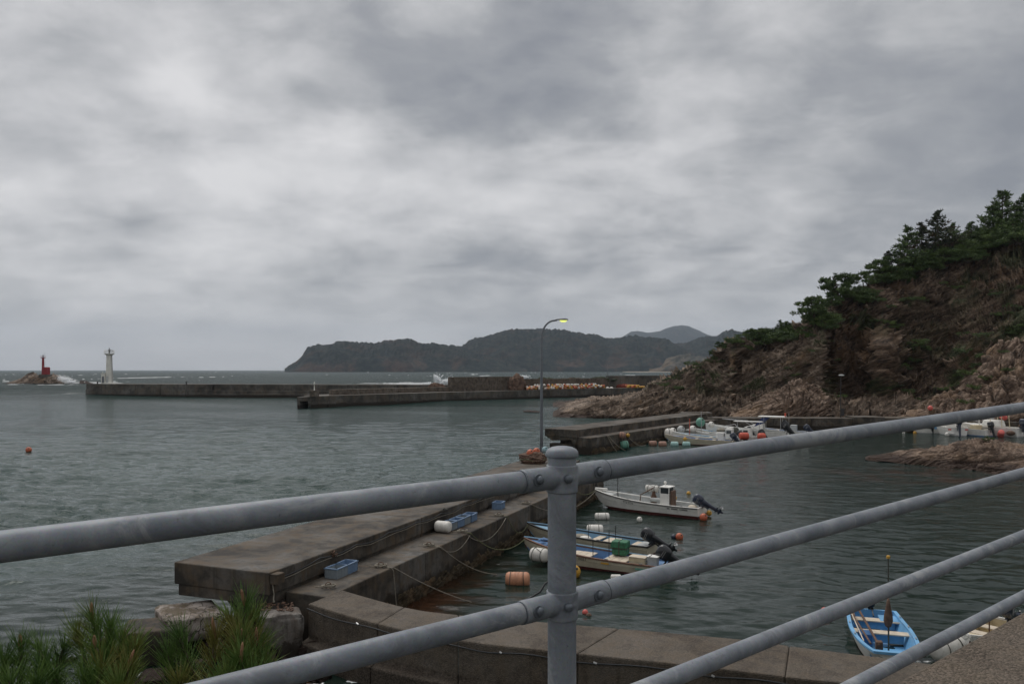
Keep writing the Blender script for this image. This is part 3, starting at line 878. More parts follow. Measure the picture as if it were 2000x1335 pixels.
cliff_cols = {
    1080: [(816, 134), (815.4, 134.5), (814.9, 135), (814.5, 135.5), (814, 136)],
    1090: [(818, 133), (815, 134), (813, 135), (811.5, 136), (810.5, 138)],
    1105: [(821, 132), (813, 133), (808, 135), (806, 137), (804, 140)],
    1160: [(822, 130), (813, 131), (804, 135), (795, 139), (790, 144)],
    1215: [(823, 128), (812, 130), (802, 135), (792, 141), (785, 150)],
    1245: [(824, 127), (810, 129), (801, 135), (786, 145), (776, 156)],
    1270: [(824, 127), (806, 129), (797, 136), (780, 147), (768, 160)],
    1300: [(824, 126), (806, 128), (795, 138), (778, 150), (757, 162)],
    1340: [(824, 126), (805, 129), (790, 138), (765, 150), (731, 165)],
    1380: [(824, 124), (806, 127), (795, 138), (768, 146), (712, 166)],
    1415: [(824, 121), (806, 124), (797, 135), (750, 141), (694, 160)],
    1430: [(824, 120), (806, 124), (797, 133), (742, 139), (680, 148)],
    1445: [(824, 119), (808, 123), (797, 133), (748, 141), (684, 154)],
    1500: [(824, 114), (812, 119), (795, 130), (742, 141), (672, 158)],
    1560: [(824, 113), (812, 118), (785, 129), (705, 138), (644, 150)],
    1608: [(824, 113), (812, 118), (780, 127), (700, 132), (614, 147)],
    1614: [(824, 113), (812, 120), (802, 137), (710, 145), (606, 152)],
    1650: [(824, 112), (812, 119), (802, 138), (700, 146), (590, 155)],
    1700: [(824, 112), (812, 119), (802, 137), (700, 145), (566, 160)],
    1722: [(824, 112), (812, 118), (800, 132), (690, 141), (545, 160)],
    1750: [(824, 112), (812, 118), (798, 135), (690, 145), (524, 163)],
    1850: [(828, 111), (812, 115), (792, 131), (680, 144), (482, 168)],
    1900: [(834, 107), (805, 113), (778, 126), (665, 140), (468, 168)],
    2000: [(842, 100), (805, 107), (740, 122), (650, 133), (446, 165)],
    2150: [(850, 96), (800, 102), (700, 115), (620, 126), (410, 162)],
    2350: [(860, 92), (800, 98), (650, 110), (600, 118), (370, 158)],
}


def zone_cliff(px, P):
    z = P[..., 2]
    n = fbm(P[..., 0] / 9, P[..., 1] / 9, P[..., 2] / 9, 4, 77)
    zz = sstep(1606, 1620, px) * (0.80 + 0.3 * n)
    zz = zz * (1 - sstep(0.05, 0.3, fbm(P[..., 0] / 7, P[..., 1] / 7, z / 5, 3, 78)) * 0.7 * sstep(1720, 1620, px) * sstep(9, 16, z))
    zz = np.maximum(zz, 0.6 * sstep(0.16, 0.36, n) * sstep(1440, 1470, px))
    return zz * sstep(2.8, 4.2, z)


def moss_cliff(px, P, nz):
    X, Y, Z = P[..., 0], P[..., 1], P[..., 2]
    n = fbm(X / 6, Y / 6, Z / 6, 4, 101)
    top = P[:, -1:, 2] * 0
    ridge = sstep(0.22, 0.44, n + 0.08) * sstep(9, 15, Z) * 0.7
    flat = 0.8 * sstep(0.65, 0.9, nz) * sstep(7, 12, Z) * sstep(-0.1, 0.1, n)
    low = sstep(0.22, 0.34, n) * sstep(3, 5, Z)
    zn = sstep(1612, 1640, px) * sstep(0.26, 0.42, n) * sstep(3.5, 6, Z) * 0.6
    return np.maximum(np.maximum(np.maximum(ridge, flat), low), zn)


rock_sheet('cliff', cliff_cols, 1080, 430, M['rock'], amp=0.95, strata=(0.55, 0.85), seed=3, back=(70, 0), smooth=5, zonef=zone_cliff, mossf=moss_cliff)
rock_sheet('cliff_beyond', {
    2320: [(858, 92.5), (798, 98.5), (655, 110), (604, 119), (374, 160)],
    2700: [(900, 82), (800, 90), (640, 100), (560, 112), (320, 150)],
    3200: [(960, 68), (830, 76), (640, 88), (520, 100), (260, 140)],
    4200: [(1100, 48), (900, 56), (640, 68), (460, 82), (160, 120)],
}, 260, 130, M['rock'], amp=0.95, strata=(0.55, 0.85), seed=91, back=(70, 0), smooth=3, mossf=moss_cliff)
rock_sheet('rock_mound', {
    1425: [(824, 112.5), (821, 113), (817, 114), (813, 116), (811, 118)],
    1450: [(824, 112), (817, 113), (810, 115), (806, 117), (803, 120)],
    1485: [(824, 111), (812, 112), (800, 114.5), (790, 117), (782, 120)],
    1530: [(824, 110.5), (808, 111.5), (790, 113.5), (772, 116), (757, 119)],
    1565: [(824, 110), (805, 111), (785, 113), (765, 115), (748, 118)],
    1590: [(824, 110), (802, 111), (782, 113), (766, 115), (750, 118)],
    1608: [(824, 110), (802, 111), (784, 113), (772, 115), (764, 118)],
    1618: [(824, 110), (804, 111.5), (788, 113.5), (780, 115.5), (774, 118)],
    1624: [(824, 112), (816, 114), (812, 116), (810, 118), (808, 119)],
}, 300, 150, M['rock_layered'], amp=0.55, strata=(0.45, 1.8), seed=21, back=(8, 0), smooth=5, size=0.75)
rock_sheet('rock_buttress', {
    1752: [(824, 109), (822, 109), (819, 110), (816, 111), (814, 112)],
    1785: [(826, 107), (818, 108), (810, 110), (803, 112), (797, 114)],
    1830: [(830, 106), (818, 107), (803, 109), (788, 112), (772, 115)],
    1868: [(834, 105), (820, 106), (800, 108), (775, 111), (757, 114)],
    1900: [(838, 103), (815, 105), (785, 108), (750, 112), (722, 116)],
    1925: [(840, 102), (815, 104), (775, 107), (730, 111), (692, 116)],
    1950: [(842, 101), (812, 103), (765, 106), (712, 111), (662, 116)],
    1985: [(844, 99), (810, 101), (760, 105), (705, 110), (652, 115)],
    2060: [(848, 96), (810, 99), (755, 103), (700, 108), (640, 114)],
    2200: [(856, 92), (810, 96), (750, 100), (700, 105), (660, 112)],
    2300: [(858, 90), (850, 91), (840, 92), (830, 93), (820, 94)],
}, 420, 220, M['rock_steep'], amp=0.62, strata=(0.85, 0.9), seed=35, back=(14, 0), smooth=5, size=0.9, cell=3.0)
rock_sheet('rock_islet', {
    1690: [(897, 70.2), (895.5, 70.4), (894.5, 70.6), (893.5, 70.8), (893, 71)],
    1745: [(902, 68.5), (896, 69), (890, 70), (886, 71), (884, 72)],
    1780: [(906, 67.0), (895, 68), (886, 69.5), (878, 71), (873, 73)],
    1830: [(911, 65.5), (896, 66.5), (884, 68), (874, 70), (869, 73)],
    1880: [(917, 64), (900, 65.5), (884, 67.5), (870, 70), (860, 73)],
    1930: [(925, 62), (905, 63.5), (886, 66), (868, 69.5), (855, 73)],
    1965: [(931, 60.5), (910, 62), (890, 65), (874, 68.5), (862, 72)],
    2010: [(938, 59), (918, 61), (898, 64), (882, 67), (872, 71)],
    2080: [(944, 57.5), (928, 59), (912, 62), (900, 65), (893, 69)],
    2140: [(946, 57), (942, 58), (938, 59), (934, 60), (930, 62)],
}, 420, 150, M['rock_layered'], amp=0.6, strata=(0.35, 1.3), seed=44, back=(7, -1), smooth=5, size=0.55,
    mossf=lambda px, P, nz: sstep(1905, 1920, px) * sstep(1960, 1940, px) * sstep(2.2, 2.6, P[..., 2]), cell=2.2)
rock_sheet('lighthouse_islet', {
    8: [(751, 448), (750.5, 450), (750, 455), (749.5, 460), (749.3, 462)],
    20: [(752, 446), (750, 450), (748.5, 455), (747, 460), (745.5, 464)],
    40: [(752, 446), (749, 450), (746, 455), (743, 460), (740, 466)],
    56: [(752, 446), (748, 450), (742, 455), (735, 461), (728.5, 467)],
    64: [(752, 446), (748, 450), (741, 455), (734, 461), (729, 467)],
    74: [(752, 446), (748, 450), (744, 454), (738, 460), (734, 467)],
    88: [(752, 446), (748, 450), (742, 454), (736, 460), (732, 467)],
    104: [(752, 446), (747, 450), (741, 454), (735, 460), (731, 467)],
    115: [(752, 446), (748, 450), (744, 454), (740, 460), (736, 465)],
    126: [(752, 446), (750, 450), (747, 454), (745, 458), (743, 462)],
    137: [(752, 446), (751, 450), (750, 454), (749.6, 458), (749.4, 460)],
}, 260, 70, M['rock'], amp=0.55, strata=(-0.2, 1.0), seed=52, back=(16, -1), smooth=3, size=1.1)
rock_sheet('small_islet', {
    152: [(751, 452), (750, 455), (749.6, 457), (749.3, 459), (749, 461)],
    158: [(751, 452), (748.5, 455), (746, 457), (744, 459), (742, 461)],
    166: [(751, 452), (748.5, 455), (746, 457), (744.5, 459), (743, 461)],
    176: [(751, 452), (749, 455), (748, 457), (747, 459), (746.4, 461)],
    184: [(751, 452), (750, 455), (749.6, 457), (749.3, 459), (749, 461)],
}, 70, 30, M['rock_dark'], amp=0.35, strata=(0, 1), seed=61, back=(8, -1), smooth=3)
rock_sheet('reef', {
    1022: [(804, 152.5), (803, 153), (802.4, 153.5), (802, 154), (801.8, 154.5)],
    1032: [(804.5, 151.5), (802.5, 152.5), (801.2, 153.5), (800.5, 154.5), (800, 155.5)],
    1045: [(805, 151), (803, 152), (802, 153), (801.3, 154), (801, 155)],
    1057: [(805, 151), (804.4, 152), (804, 152.7), (803.8, 153.2), (803.6, 153.7)],
}, 60, 24, M['rock_dark'], amp=0.2, strata=(0, 1), seed=66, back=(2, -1), smooth=3, size=0.5)


# ------------------------------------------------------------------ far land
def ridge(name, line, Yc, depth, mat, seed, nx, nt_, foot=0.5, rough=1.0, trees=0.0, zmin=-2.0):
    """wooded hill range: line = skyline (px, py); Yc = distance of the crest"""
    xs = [p[0] for p in line]; ys = [p[1] for p in line]
    px = np.linspace(xs[0], xs[-1], nx)
    py = np.interp(px, xs, ys)
    Xc = (px - 1000) / F * Yc
    Zc = H - (py - 722) / F * Yc
    t = np.linspace(0, 1, nt_)
    Yr = Yc - depth * foot + depth * t[None, :] + 0 * Zc[:, None]
    h = np.where(t < foot, np.sin(t / foot * PI / 2) ** 0.75, np.cos((t - foot) / (1 - foot) * PI / 2) ** 0.8)
    X = Xc[:, None] * (Yr / Yc)
    Zg = Zc[:, None] * h[None, :]
    sc = Yc / 3200.0
    gul = ridged(X / (230 * sc), Yr / (230 * sc), 0 * X, 4, seed)
    shape = 4 * h * (1 - h)
    Zg = Zg + (gul[...] - 0.5) * 0.55 * Zc[:, None] * shape[None, :] * rough
    Zg = Zg + fbm(X / (26 * sc), Yr / (26 * sc), 0 * X, 3, seed + 4) * 5.0 * sc * rough * np.clip(h[None, :] * 1.3, 0, 1)
    if trees:
        Zg = Zg + np.maximum(0, vn(X / 7.5, Yr / 18.0, 0 * X, seed + 9) + 0.3) * trees * np.clip(h[None, :] * 3 - 1.2, 0, 1)
    Zg = np.where(h[None, :] < 0.02, zmin, Zg)
    Zg = np.maximum(Zg, zmin)
    V = np.stack([X, Yr, Zg], -1)
    idx = np.arange(nx * nt_).reshape(nx, nt_)
    fq = np.stack([idx[:-1, :-1], idx[1:, :-1], idx[1:, 1:], idx[:-1, 1:]], -1).reshape(-1, 4)
    me = np_mesh(name, V.reshape(-1, 3), fq, mat)
    return tag(link_mesh(name, me), kind='structure')


def wood_mat(name, cliffs=0.6):
    m, nt, b = new_mat(name)
    v, pos = coords(nt)
    n1 = noise(nt, v, 0.012, 7, 0.68, 0.4)
    n2 = noise(nt, v, 0.05, 6, 0.72)
    n3 = noise(nt, v, 0.006, 5, 0.6)
    g = nd(nt, 'ShaderNodeNewGeometry')
    sep = nd(nt, 'ShaderNodeSeparateXYZ'); nt.links.new(pos, sep.inputs[0])
    c = ramp(nt, n2.outputs[0], [(0.38, (0.005, 0.012, 0.014)), (0.5, (0.013, 0.024, 0.022)), (0.64, (0.044, 0.046, 0.036))])  # woodland greens shifted towards blue: distance haze put into the colour
    c = mix(nt, rng(nt, n1.outputs[0], 0.50, 0.68, 0, 0.65), c, (0.070, 0.048, 0.036))
    low = rng(nt, sep.outputs[2], 110, 20, 0, 1)
    k = nd(nt, 'ShaderNodeMath', operation='MULTIPLY'); nt.links.new(low, k.inputs[0]); nt.links.new(rng(nt, n3.outputs[0], 0.50, 0.62, 0, cliffs), k.inputs[1])
    c = mix(nt, k.outputs[0], c, ramp(nt, n2.outputs[0], [(0.3, (0.06, 0.034, 0.026)), (0.7, (0.13, 0.085, 0.065))]))
    nt.links.new(c, b.inputs['Base Color'])
    b.inputs['Roughness'].default_value = 0.95; b.inputs['Specular IOR Level'].default_value = 0.1
    bump(nt, b, n2.outputs[0], 1.0, 12.0)
    return m


wood = wood_mat('wooded_headland')
ridge('headland', [(556, 722.5), (566, 715), (577, 711.5), (585, 703), (592, 694), (600, 682), (612, 677), (626, 675.5), (640, 676), (654, 671), (672, 669), (690, 671), (712, 672), (735, 671), (757, 667), (778, 665.5), (802, 664), (812, 669), (828, 674), (848, 673), (870, 676), (888, 678), (906, 680), (915, 684), (930, 690), (960, 700), (1000, 712), (1030, 722.5)], 3300, 900, wood, 5, 620, 90, 0.42, 1.0, 7.0)
ridge('headland', [(800, 722.5), (840, 712), (880, 692), (902, 679), (915, 668), (928, 662), (945, 661), (962, 655), (985, 648), (1005, 644.5), (1030, 646), (1050, 645), (1080, 646), (1104, 648), (1125, 652), (1145, 656), (1165, 655.5), (1185, 663), (1202, 663.5), (1220, 660), (1240, 657), (1258, 660), (1280, 663), (1300, 665), (1318, 673), (1340, 684), (1380, 700), (1430, 722.5)], 3700, 1300, wood, 8, 700, 100, 0.45, 1.0, 7.0)
ridge('headland', [(1150, 722.5), (1230, 705), (1290, 685), (1320, 674), (1340, 672), (1358, 665), (1380, 659), (1398, 661), (1412, 650), (1430, 647), (1450, 652), (1500, 660), (1600, 655), (1700, 670), (1900, 680), (2300, 700)], 4200, 1300, wood, 12, 700, 80, 0.45, 1.0, 8.0)
ridge('mountain', [(1080, 722.5), (1150, 690), (1212, 661), (1232, 648), (1245, 646.5), (1262, 650), (1275, 649), (1290, 647), (1302, 641), (1318, 636.5), (1332, 635), (1345, 637), (1360, 643), (1378, 652), (1392, 656.5), (1410, 655), (1440, 664), (1500, 680), (1650, 690), (1900, 700)], 10500, 3000, wood, 15, 420, 60, 0.5, 0.5, 0.0)
ridge('rocky_point', [(1268, 723), (1284, 719), (1294, 712), (1300, 703), (1308, 699), (1322, 694), (1345, 692), (1370, 697), (1400, 705), (1440, 722.6)], 3050, 260, rock_mat('far_point_rock', [(0.35, (0.02, 0.024, 0.015)), (0.5, (0.05, 0.048, 0.034)), (0.68, (0.17, 0.145, 0.115))], band=0.05, wet=False, grain=0.03), 19, 260, 60, 0.5, 1.8)
sandm = plain('beach_sand', (0.34, 0.28, 0.21), 0.9, 0.1, 0.02, kind='pos')
sb = MB()
sb.extrude([(2840, -2), (2860, 0.8), (2960, 2.0), (2960, -2)], 410, 640, lambda t, p, q: Vector((t, p, q)))
tag(sb.build('beach', sandm), kind='structure')


# ------------------------------------------------------------------ spray
def spray(name, pts, n, mat, seed, label, flat=0.6, size=(0.05, 0.30)):
    n = n * 2
    """a bursting wave: thousands of droplets and torn sheets; pts = (centre, radii, weight)"""
    rr = random.Random(seed)
    vs, fs = [], []
    tot = sum(p[2] for p in pts)
    for c, r, w in pts:
        for _ in range(int(n * w / tot)):
            d = Vector((rr.gauss(0, 1), rr.gauss(0, 1), rr.gauss(0, 1))); d = d.normalized() * abs(rr.gauss(0, 0.55))
            p = Vector((c[0] + d.x * r[0], c[1] + d.y * r[1], c[2] + d.z * r[2]))
            p.z += 0.35 * r[2] * rr.random() ** 3
            s = size[0] + (size[1] - size[0]) * rr.random() ** 3
            a = Vector((rr.gauss(0, 1), rr.gauss(0, 1), rr.gauss(0, 1))).normalized() * s
            b = Vector((rr.gauss(0, 1), rr.gauss(0, 1), rr.gauss(0, 1))).normalized() * s
            k = len(vs)
            vs += [p + a, p + b, p - a, p - b]
            fs.append((k, k + 1, k + 2, k + 3))
    me = np_mesh(name, [tuple(v) for v in vs], fs, mat, smooth=False)
    return tag(link_mesh(name, me), label, kind='stuff')


spray('wave_spray', [(D(119, 739, 458), (2.8, 2, 1.8), 3), (D(127, 742, 452), (3.5, 2, 1.8), 5), (D(139, 746, 450), (4.2, 2, 1.3), 5), (D(133, 741, 452), (2.5, 1.5, 1.8), 1), (D(152, 749, 458), (5, 2, 0.8), 3), (D(192, 748.5, 462), (6, 2, 0.8), 2), (D(45, 750.5, 447), (7, 1.5, 0.4), 1), (D(95, 751, 446), (10, 1.5, 0.35), 1)], 6500, M['foam'], 3,
      'white spray bursting off the rock islet below the red lighthouse')
spray('wave_spray', [(D(855, 745, 300), (1.4, 1.2, 2.2), 3), (D(850, 738, 300), (0.7, 0.7, 1.4), 1), (D(870, 747, 300), (3, 1.5, 1.4), 4), (D(881, 745, 300), (1.5, 1.5, 1.8), 2), (D(838, 749.5, 300), (4, 1.5, 0.7), 2), (D(790, 750.3, 300), (9, 1.5, 0.4), 2)], 5200, M['foam'], 4,
      'white wave breaking behind the long breakwater beside the tall sea wall')
spray('wave_spray', [(D(1022, 736, 700), (5, 2, 1.3), 3), (D(1010, 737, 700), (6, 2, 0.8), 2)], 1800, M['foam'], 5,
      'white breaker curling beyond the tall sea wall and brown nets', size=(0.1, 0.7))
# ------------------------------------------------------------------ near pier
QO = Vector((-6.94, 22.7, 0)); QU = Vector((0.370, 0.929, 0)); QV = Vector((0.929, -0.370, 0))


def Q(u, v, z):
    return QO + QU * u + QV * v + Vector((0, 0, z))


def qfr(t, p, q):
    return Q(t, p, q)


pier = empty('pier', label='long near concrete pier with raised slab, lower walkway and blue crates on it', cat='pier')
us = [0.0, 9.2, 18.4, 30.5]
for i in range(3):
    MB().extrude([(-3.5, 2.22), (0, 2.22), (0, 1.56), (-3.5, 1.56)], us[i] + 0.012, us[i + 1] - 0.012, qfr).build('slab', M['concrete'], pier, bevel=0.035)
    MB().extrude([(-3.38, 1.557), (-0.06, 1.557), (-0.06, 1.26), (-3.38, 1.22)], us[i] + (0.06 if i == 0 else 0.015), us[i + 1] - 0.015, qfr).build('slab_support', M['concrete'], pier, bevel=0.03)
MB().extrude([(-3.1, 1.25), (-0.10, 1.25), (-0.10, -2), (-2.2, -2), (-2.3, 0.5)], 1.3, 30.2, qfr).build('foundation', M['concrete'], pier)
MB().extrude([(-1.4, 1.25), (-0.12, 1.25), (-0.12, -1.0), (-1.0, -1.0)], 0.35, 1.29, qfr).build('foundation', M['block'], pier, bevel=0.04)
st = [0.75, 6.8, 13.4, 20.2, 27.5, 31.0]
for i in range(5):
    MB().extrude([(0.004, 1.50 - 0.006 * (i % 2)), (1.45, 1.49 - 0.006 * (i % 2)), (1.45, -2.5), (0.004, -2.5)], st[i] + 0.012, st[i + 1] - 0.012, qfr).build('walkway_section', M['concrete'], pier, bevel=0.04)


def crust(name, parent, fr, t0, t1, z0, z1, step, mat, seed, prot=0.07):
    """oysters and barnacles along the water line: a lumpy skin proud of the wall"""
    nt_ = int((t1 - t0) / step); nz = 12
    T, Z = np.meshgrid(np.linspace(t0, t1, nt_), np.linspace(z0, z1, nz), indexing='ij')
    lump = np.maximum(0, ridged(T * 5, Z * 5, 0 * T, 3, seed) - 0.25) * prot * 2.2
    top = 1 - sstep(z1 - 0.25, z1, Z + 0.18 * vn(T * 3, 0 * T, 0 * T, seed + 2))
    off = lump * top + 0.01 * top - 0.03 * (1 - top)
    V = [tuple(fr(t, o, z)) for t, o, z in zip(T.ravel(), off.ravel(), Z.ravel())]
    idx = np.arange(nt_ * nz).reshape(nt_, nz)
    fq = np.stack([idx[:-1, :-1], idx[1:, :-1], idx[1:, 1:], idx[:-1, 1:]], -1).reshape(-1, 4)
    return tag(link_mesh(name, np_mesh(name, V, fq, mat, True), parent), kind='stuff')


shell = rock_mat('oyster_shells', [(0.3, (0.03, 0.024, 0.016)), (0.5, (0.10, 0.075, 0.045)), (0.68, (0.23, 0.185, 0.12))], band=5.0, wet=False, grain=6.0)
crust('oyster_crust', pier, lambda t, o, z: Q(t, 1.45 + o, z), 0.8, 30.8, -0.25, 0.5, 0.05, shell, 4, 0.09)
# junction box with conduit at the slab corner
MB().box(Q(0.22, 0.14, 2.03), (0.26, 0.34, 0.30), rz=math.radians(-21.7)).build('corner_box', M['concrete'], pier, bevel=0.02)


def sagline(a, b, sag, n=12, jit=0.0, seed=0):
    rr = random.Random(seed)
    return [a.lerp(b, i / n) + Vector((rr.uniform(-jit, jit), rr.uniform(-jit, jit), -sag * 4 * (i / n) * (1 - i / n) + rr.uniform(-jit, jit) * .5)) for i in range(n + 1)]


def rope(name, pts, r, mat, label, cat='rope', group=None):
    o = MB().tube(pts, r, 6).build(name, mat, None, smooth=True)
    return tag(o, label, cat, group)


# cables pinned along the slab edge
pts = []
for i in range(13):
    a = Q(0.3 + i * 2.1, 0.035, 2.12 if i else 1.98); b = Q(0.3 + (i + 1) * 2.1, 0.035, 2.12)
    pts += sagline(a, b, 0.05 + 0.03 * (i % 3), 5)[:-1]
rope('power_cable', pts, 0.018, M['cable'], 'dark cable strung along the inner edge of the near pier slab', 'cable')
rope('power_cable', [p + Vector((0.02, -0.02, -0.06)) for p in pts[::2]], 0.009, M['rope'], 'thin pale line looped below the dark cable on the near pier slab', 'cable')
rope('hanging_chain', [Q(0.12, 0.05, 1.88), Q(0.12, 0.10, 1.6), Q(0.10, 0.10, 1.45), Q(0.05, 0.16, 1.38)], [0.022, 0.016, 0.02, 0.03], M['rope'], 'knotted grey chain hanging from the box at the near end of the pier slab', 'chain')

# ------------------------------------------------------------------ curved promenade wall in front
harb = [G(669, 1151, 1.5), G(790, 1184, 1.5), G(895, 1199, 1.5), G(1131, 1219, 1.5), G(1450, 1247, 1.5), G(1560, 1262, 1.5), G(1811, 1294, 1.5), Vector((13.0, 15.9, 1.5)), Vector((18, 13.2, 1.5))]
near = [G(601, 1177, 1.5), G(737, 1216, 1.5), G(895, 1248, 1.5), G(1068, 1268, 1.5), G(1330, 1295, 1.5), G(1560, 1322, 1.5), G(1750, 1346, 1.5), Vector((12.0, 14.0, 1.5)), Vector((17, 11.2, 1.5))]


def curve_pts(P, n):
    out = []
    for i in range(len(P) - 1):
        p0, p1, p2, p3 = P[max(i - 1, 0)], P[i], P[i + 1], P[min(i + 2, len(P) - 1)]
        for k in range(n):
            t = k / n
            out.append(0.5 * ((2 * p1) + (-p0 + p2) * t + (2 * p0 - 5 * p1 + 4 * p2 - p3) * t * t + (-p0 + 3 * p1 - 3 * p2 + p3) * t ** 3))
    out.append(P[-1])
    return out


hc, nc_ = curve_pts(harb, 8), curve_pts(near, 8)
wall = empty('sea_wall', label='low curved concrete sea wall joining the near pier below the railing', cat='sea wall')
cuts = [0, 8, 16, 26, 39, 52, 64]
for a, b in zip(cuts[:-1], cuts[1:]):
    vs, fs = [], []
    for j in range(a, b + 1):
        h_, n_ = hc[j].copy(), nc_[j].copy()
        if j == a: h_ = hc[a].lerp(hc[a + 1], 0.02); n_ = nc_[a].lerp(nc_[a + 1], 0.02)
        w = (n_ - h_).normalized()
        prof = [(h_, 1.5), (n_, 1.5 - 0.01), (n_ + w * 0.0, 1.5 - 0.35), (n_, 0.55), (n_ + w * 0.35, 0.5), (n_ + w * 0.4, -1.5), (h_, -2.0)]
        vs += [Vector((p.x, p.y, z)) for p, z in prof]
    k = 7
    for i in range(b - a):
        fs += [(i * k + q, i * k + (q + 1) % k, (i + 1) * k + (q + 1) % k, (i + 1) * k + q) for q in range(k)]
    fs += [tuple(range(k)), tuple((b - a) * k + q for q in range(k))[::-1]]
    MB().add(vs, fs).build('wall_section', M['aggregate'], wall, bevel=0.045)
# conduit pinned along the wall
pts = [nc_[j] + (nc_[j] - hc[j]).normalized() * 0.03 + Vector((0, 0, -0.14 - 0.06 * math.sin(j * .42) ** 2)) for j in range(0, 60)]
cb = MB().tube(pts, 0.017, 6).build('wall_cable', M['cable'], None, smooth=True)
tag(cb, 'dark cable pinned in shallow loops along the curved sea wall', 'cable')
for j in (6, 13, 20, 27, 34, 41, 48):
    MB().cyl(pts[j] + Vector((0, 0, .03)), pts[j + 1].lerp(pts[j], 0.8) + Vector((0, 0, .0)), 0.026, n=8).build('clip', M['silver'], cb)
rope('bracket_cable', [hc[20] + Vector((-.3, .2, 1.2)), hc[20] + Vector((0, -.2, .6)), hc[22] + Vector((0, -.6, .1)), hc[24] + Vector((0.1, -1.2, 0.02))], 0.02, M['cable'], 'loose black hose lying over the sea wall behind the railing post', 'hose') if False else None

# ------------------------------------------------------------------ broken blocks and boulders at the lower left


def rough_block(name, c, size, rz, mat, seed, label, cat, tilt=(0, 0), rough=0.06, cut=5, cracks=False, group=None):
    bm = bmesh.new()
    bmesh.ops.create_cube(bm, size=1)
    bmesh.ops.subdivide_edges(bm, edges=bm.edges, cuts=cut * 3, use_grid_fill=True)
    for v in bm.verts:
        v.co.x *= size[0]; v.co.y *= size[1]; v.co.z *= size[2]
    P = np.array([v.co[:] for v in bm.verts])
    n = fbm(P[:, 0] * 1.5 + seed, P[:, 1] * 1.5, P[:, 2] * 1.5, 4, seed)
    n2 = fbm(P[:, 0] * 6, P[:, 1] * 6 + seed, P[:, 2] * 6, 3, seed + 3)
    nr = np.array([v.normal[:] for v in bm.verts])
    # round the corners
    hx = np.array(size) / 2
    e = np.clip((np.abs(P) / hx - 0.86) / 0.14, 0, 1)
    ec = (e.sum(1) - e.max(1)).clip(0, 1)
    D_ = n * rough + n2 * rough * 0.4 - ec * rough * (1.2 + 2.0 * n2)
    ln = np.linalg.norm(P / hx, axis=1, keepdims=True)
    dirs = nr
    if cracks:
        c1 = ridged(P[:, 0] * 1.4 + 3, P[:, 1] * 1.4, 0 * P[:, 0], 2, seed + 31)
        D_ = D_ - np.where(nr[:, 2] > 0.7, sstep(0.86, 0.96, c1) * 0.06, 0)
    P2 = P + dirs * D_[:, None]
    for v, p in zip(bm.verts, P2): v.co = p
    me = bpy.data.meshes.new(name); bm.to_mesh(me); bm.free()
    for f in me.polygons: f.use_smooth = True
    me.materials.append(mat)
    o = link_mesh(name, me)
    o.location = c; o.rotation_euler = (tilt[0], tilt[1], rz)
    return tag(o, label, cat, group)


def crackmat():
    m = concrete('cracked_pale_top', gain=1.0, base=(0.34, 0.30, 0.27), dark=(0.10, 0.08, 0.065), warm=(0.24, 0.19, 0.15), scale=2.2, grain=40, pale=(0.46, 0.42, 0.39))
    nt = m.node_tree; b = nt.nodes['Principled BSDF']
    v, _ = coords(nt)
    dn = noise(nt, v, 2.0, 4, 0.6)
    ad = nd(nt, 'ShaderNodeMixRGB', blend_type='ADD'); ad.inputs[0].default_value = 0.5
    nt.links.new(v, ad.inputs[1]); nt.links.new(dn.outputs['Color'], ad.inputs[2])
    vo = nd(nt, 'ShaderNodeTexVoronoi', feature='DISTANCE_TO_EDGE'); vo.inputs['Scale'].default_value = 2.1
    nt.links.new(ad.outputs[0], vo.inputs['Vector'])
    old = b.inputs['Base Color'].links[0].from_socket
    c = mix(nt, rng(nt, vo.outputs['Distance'], 0.045, 0.012), old, (0.045, 0.038, 0.03))
    n4 = noise(nt, v, 1.2, 5, 0.7)
    c = mix(nt, rng(nt, n4.outputs[0], 0.52, 0.60, 0, 0.8), c, (0.09, 0.068, 0.04))
    nt.links.new(c, b.inputs['Base Color'])
    return m


M['crack'] = crackmat()
rough_block('concrete_block', G(368, 1186, 1.15) + Vector((0, 0.05, -0.42)), (1.6, 1.6, 0.75), math.radians(33), M['crack'], 5, 'pale cracked concrete block beside the open end of the pier slab', 'block', (0.02, 0.03), 0.05, cracks=True)
rough_block('concrete_block', G(300, 1217, 0.95) + Vector((0, 0, -0.5)), (1.55, 1.3, 1.0), math.radians(14), M['concrete'], 8, 'dark flat concrete block in front of the pale cracked block', 'block', (0.03, -0.02), 0.03)
rough_block('concrete_block', G(549, 1192, 1.33) + Vector((0.0, -0.05, -0.72)), (1.15, 0.95, 1.45), math.radians(20), M['block'], 11, 'rough pitted concrete block wedged between the pier and the sea wall', 'block', (0, 0.03), 0.09)
rk = 0
for px, py, z, s in [(330, 1262, 0.3, .9), (395, 1240, 0.3, .7), (440, 1262, 0.25, .8), (500, 1290, 0.3, .8), (555, 1300, 0.2, .7), (610, 1262, 0.35, .7), (650, 1290, 0.1, .6), (380, 1300, 0.1, .9), (255, 1290, 0.0, .8),
                     (460, 1318, 0.1, .8), (300, 1325, 0.0, .8), (190, 1310, -0.1, .8), (560, 1335, 0.1, .7), (420, 1205, 0.5, .6), (470, 1225, 0.6, .7), (620, 1318, 0.05, .5), (120, 1295, -0.15, .8)]:
    p = G(px, py, z); rk += 1
    rough_block('boulder', p + Vector((0, 0, -s * 0.2)), (s * R.uniform(.9, 1.4), s * R.uniform(.8, 1.1), s * R.uniform(.5, .8)), R.uniform(0, 3), M['rock_dark'], 20 + rk,
                'dark wet shore boulder among the blocks under the near pier end', 'boulder', (R.uniform(-.3, .3), R.uniform(-.3, .3)), 0.16, 3, group='dark boulders on the shore below the pine')
db = MB()
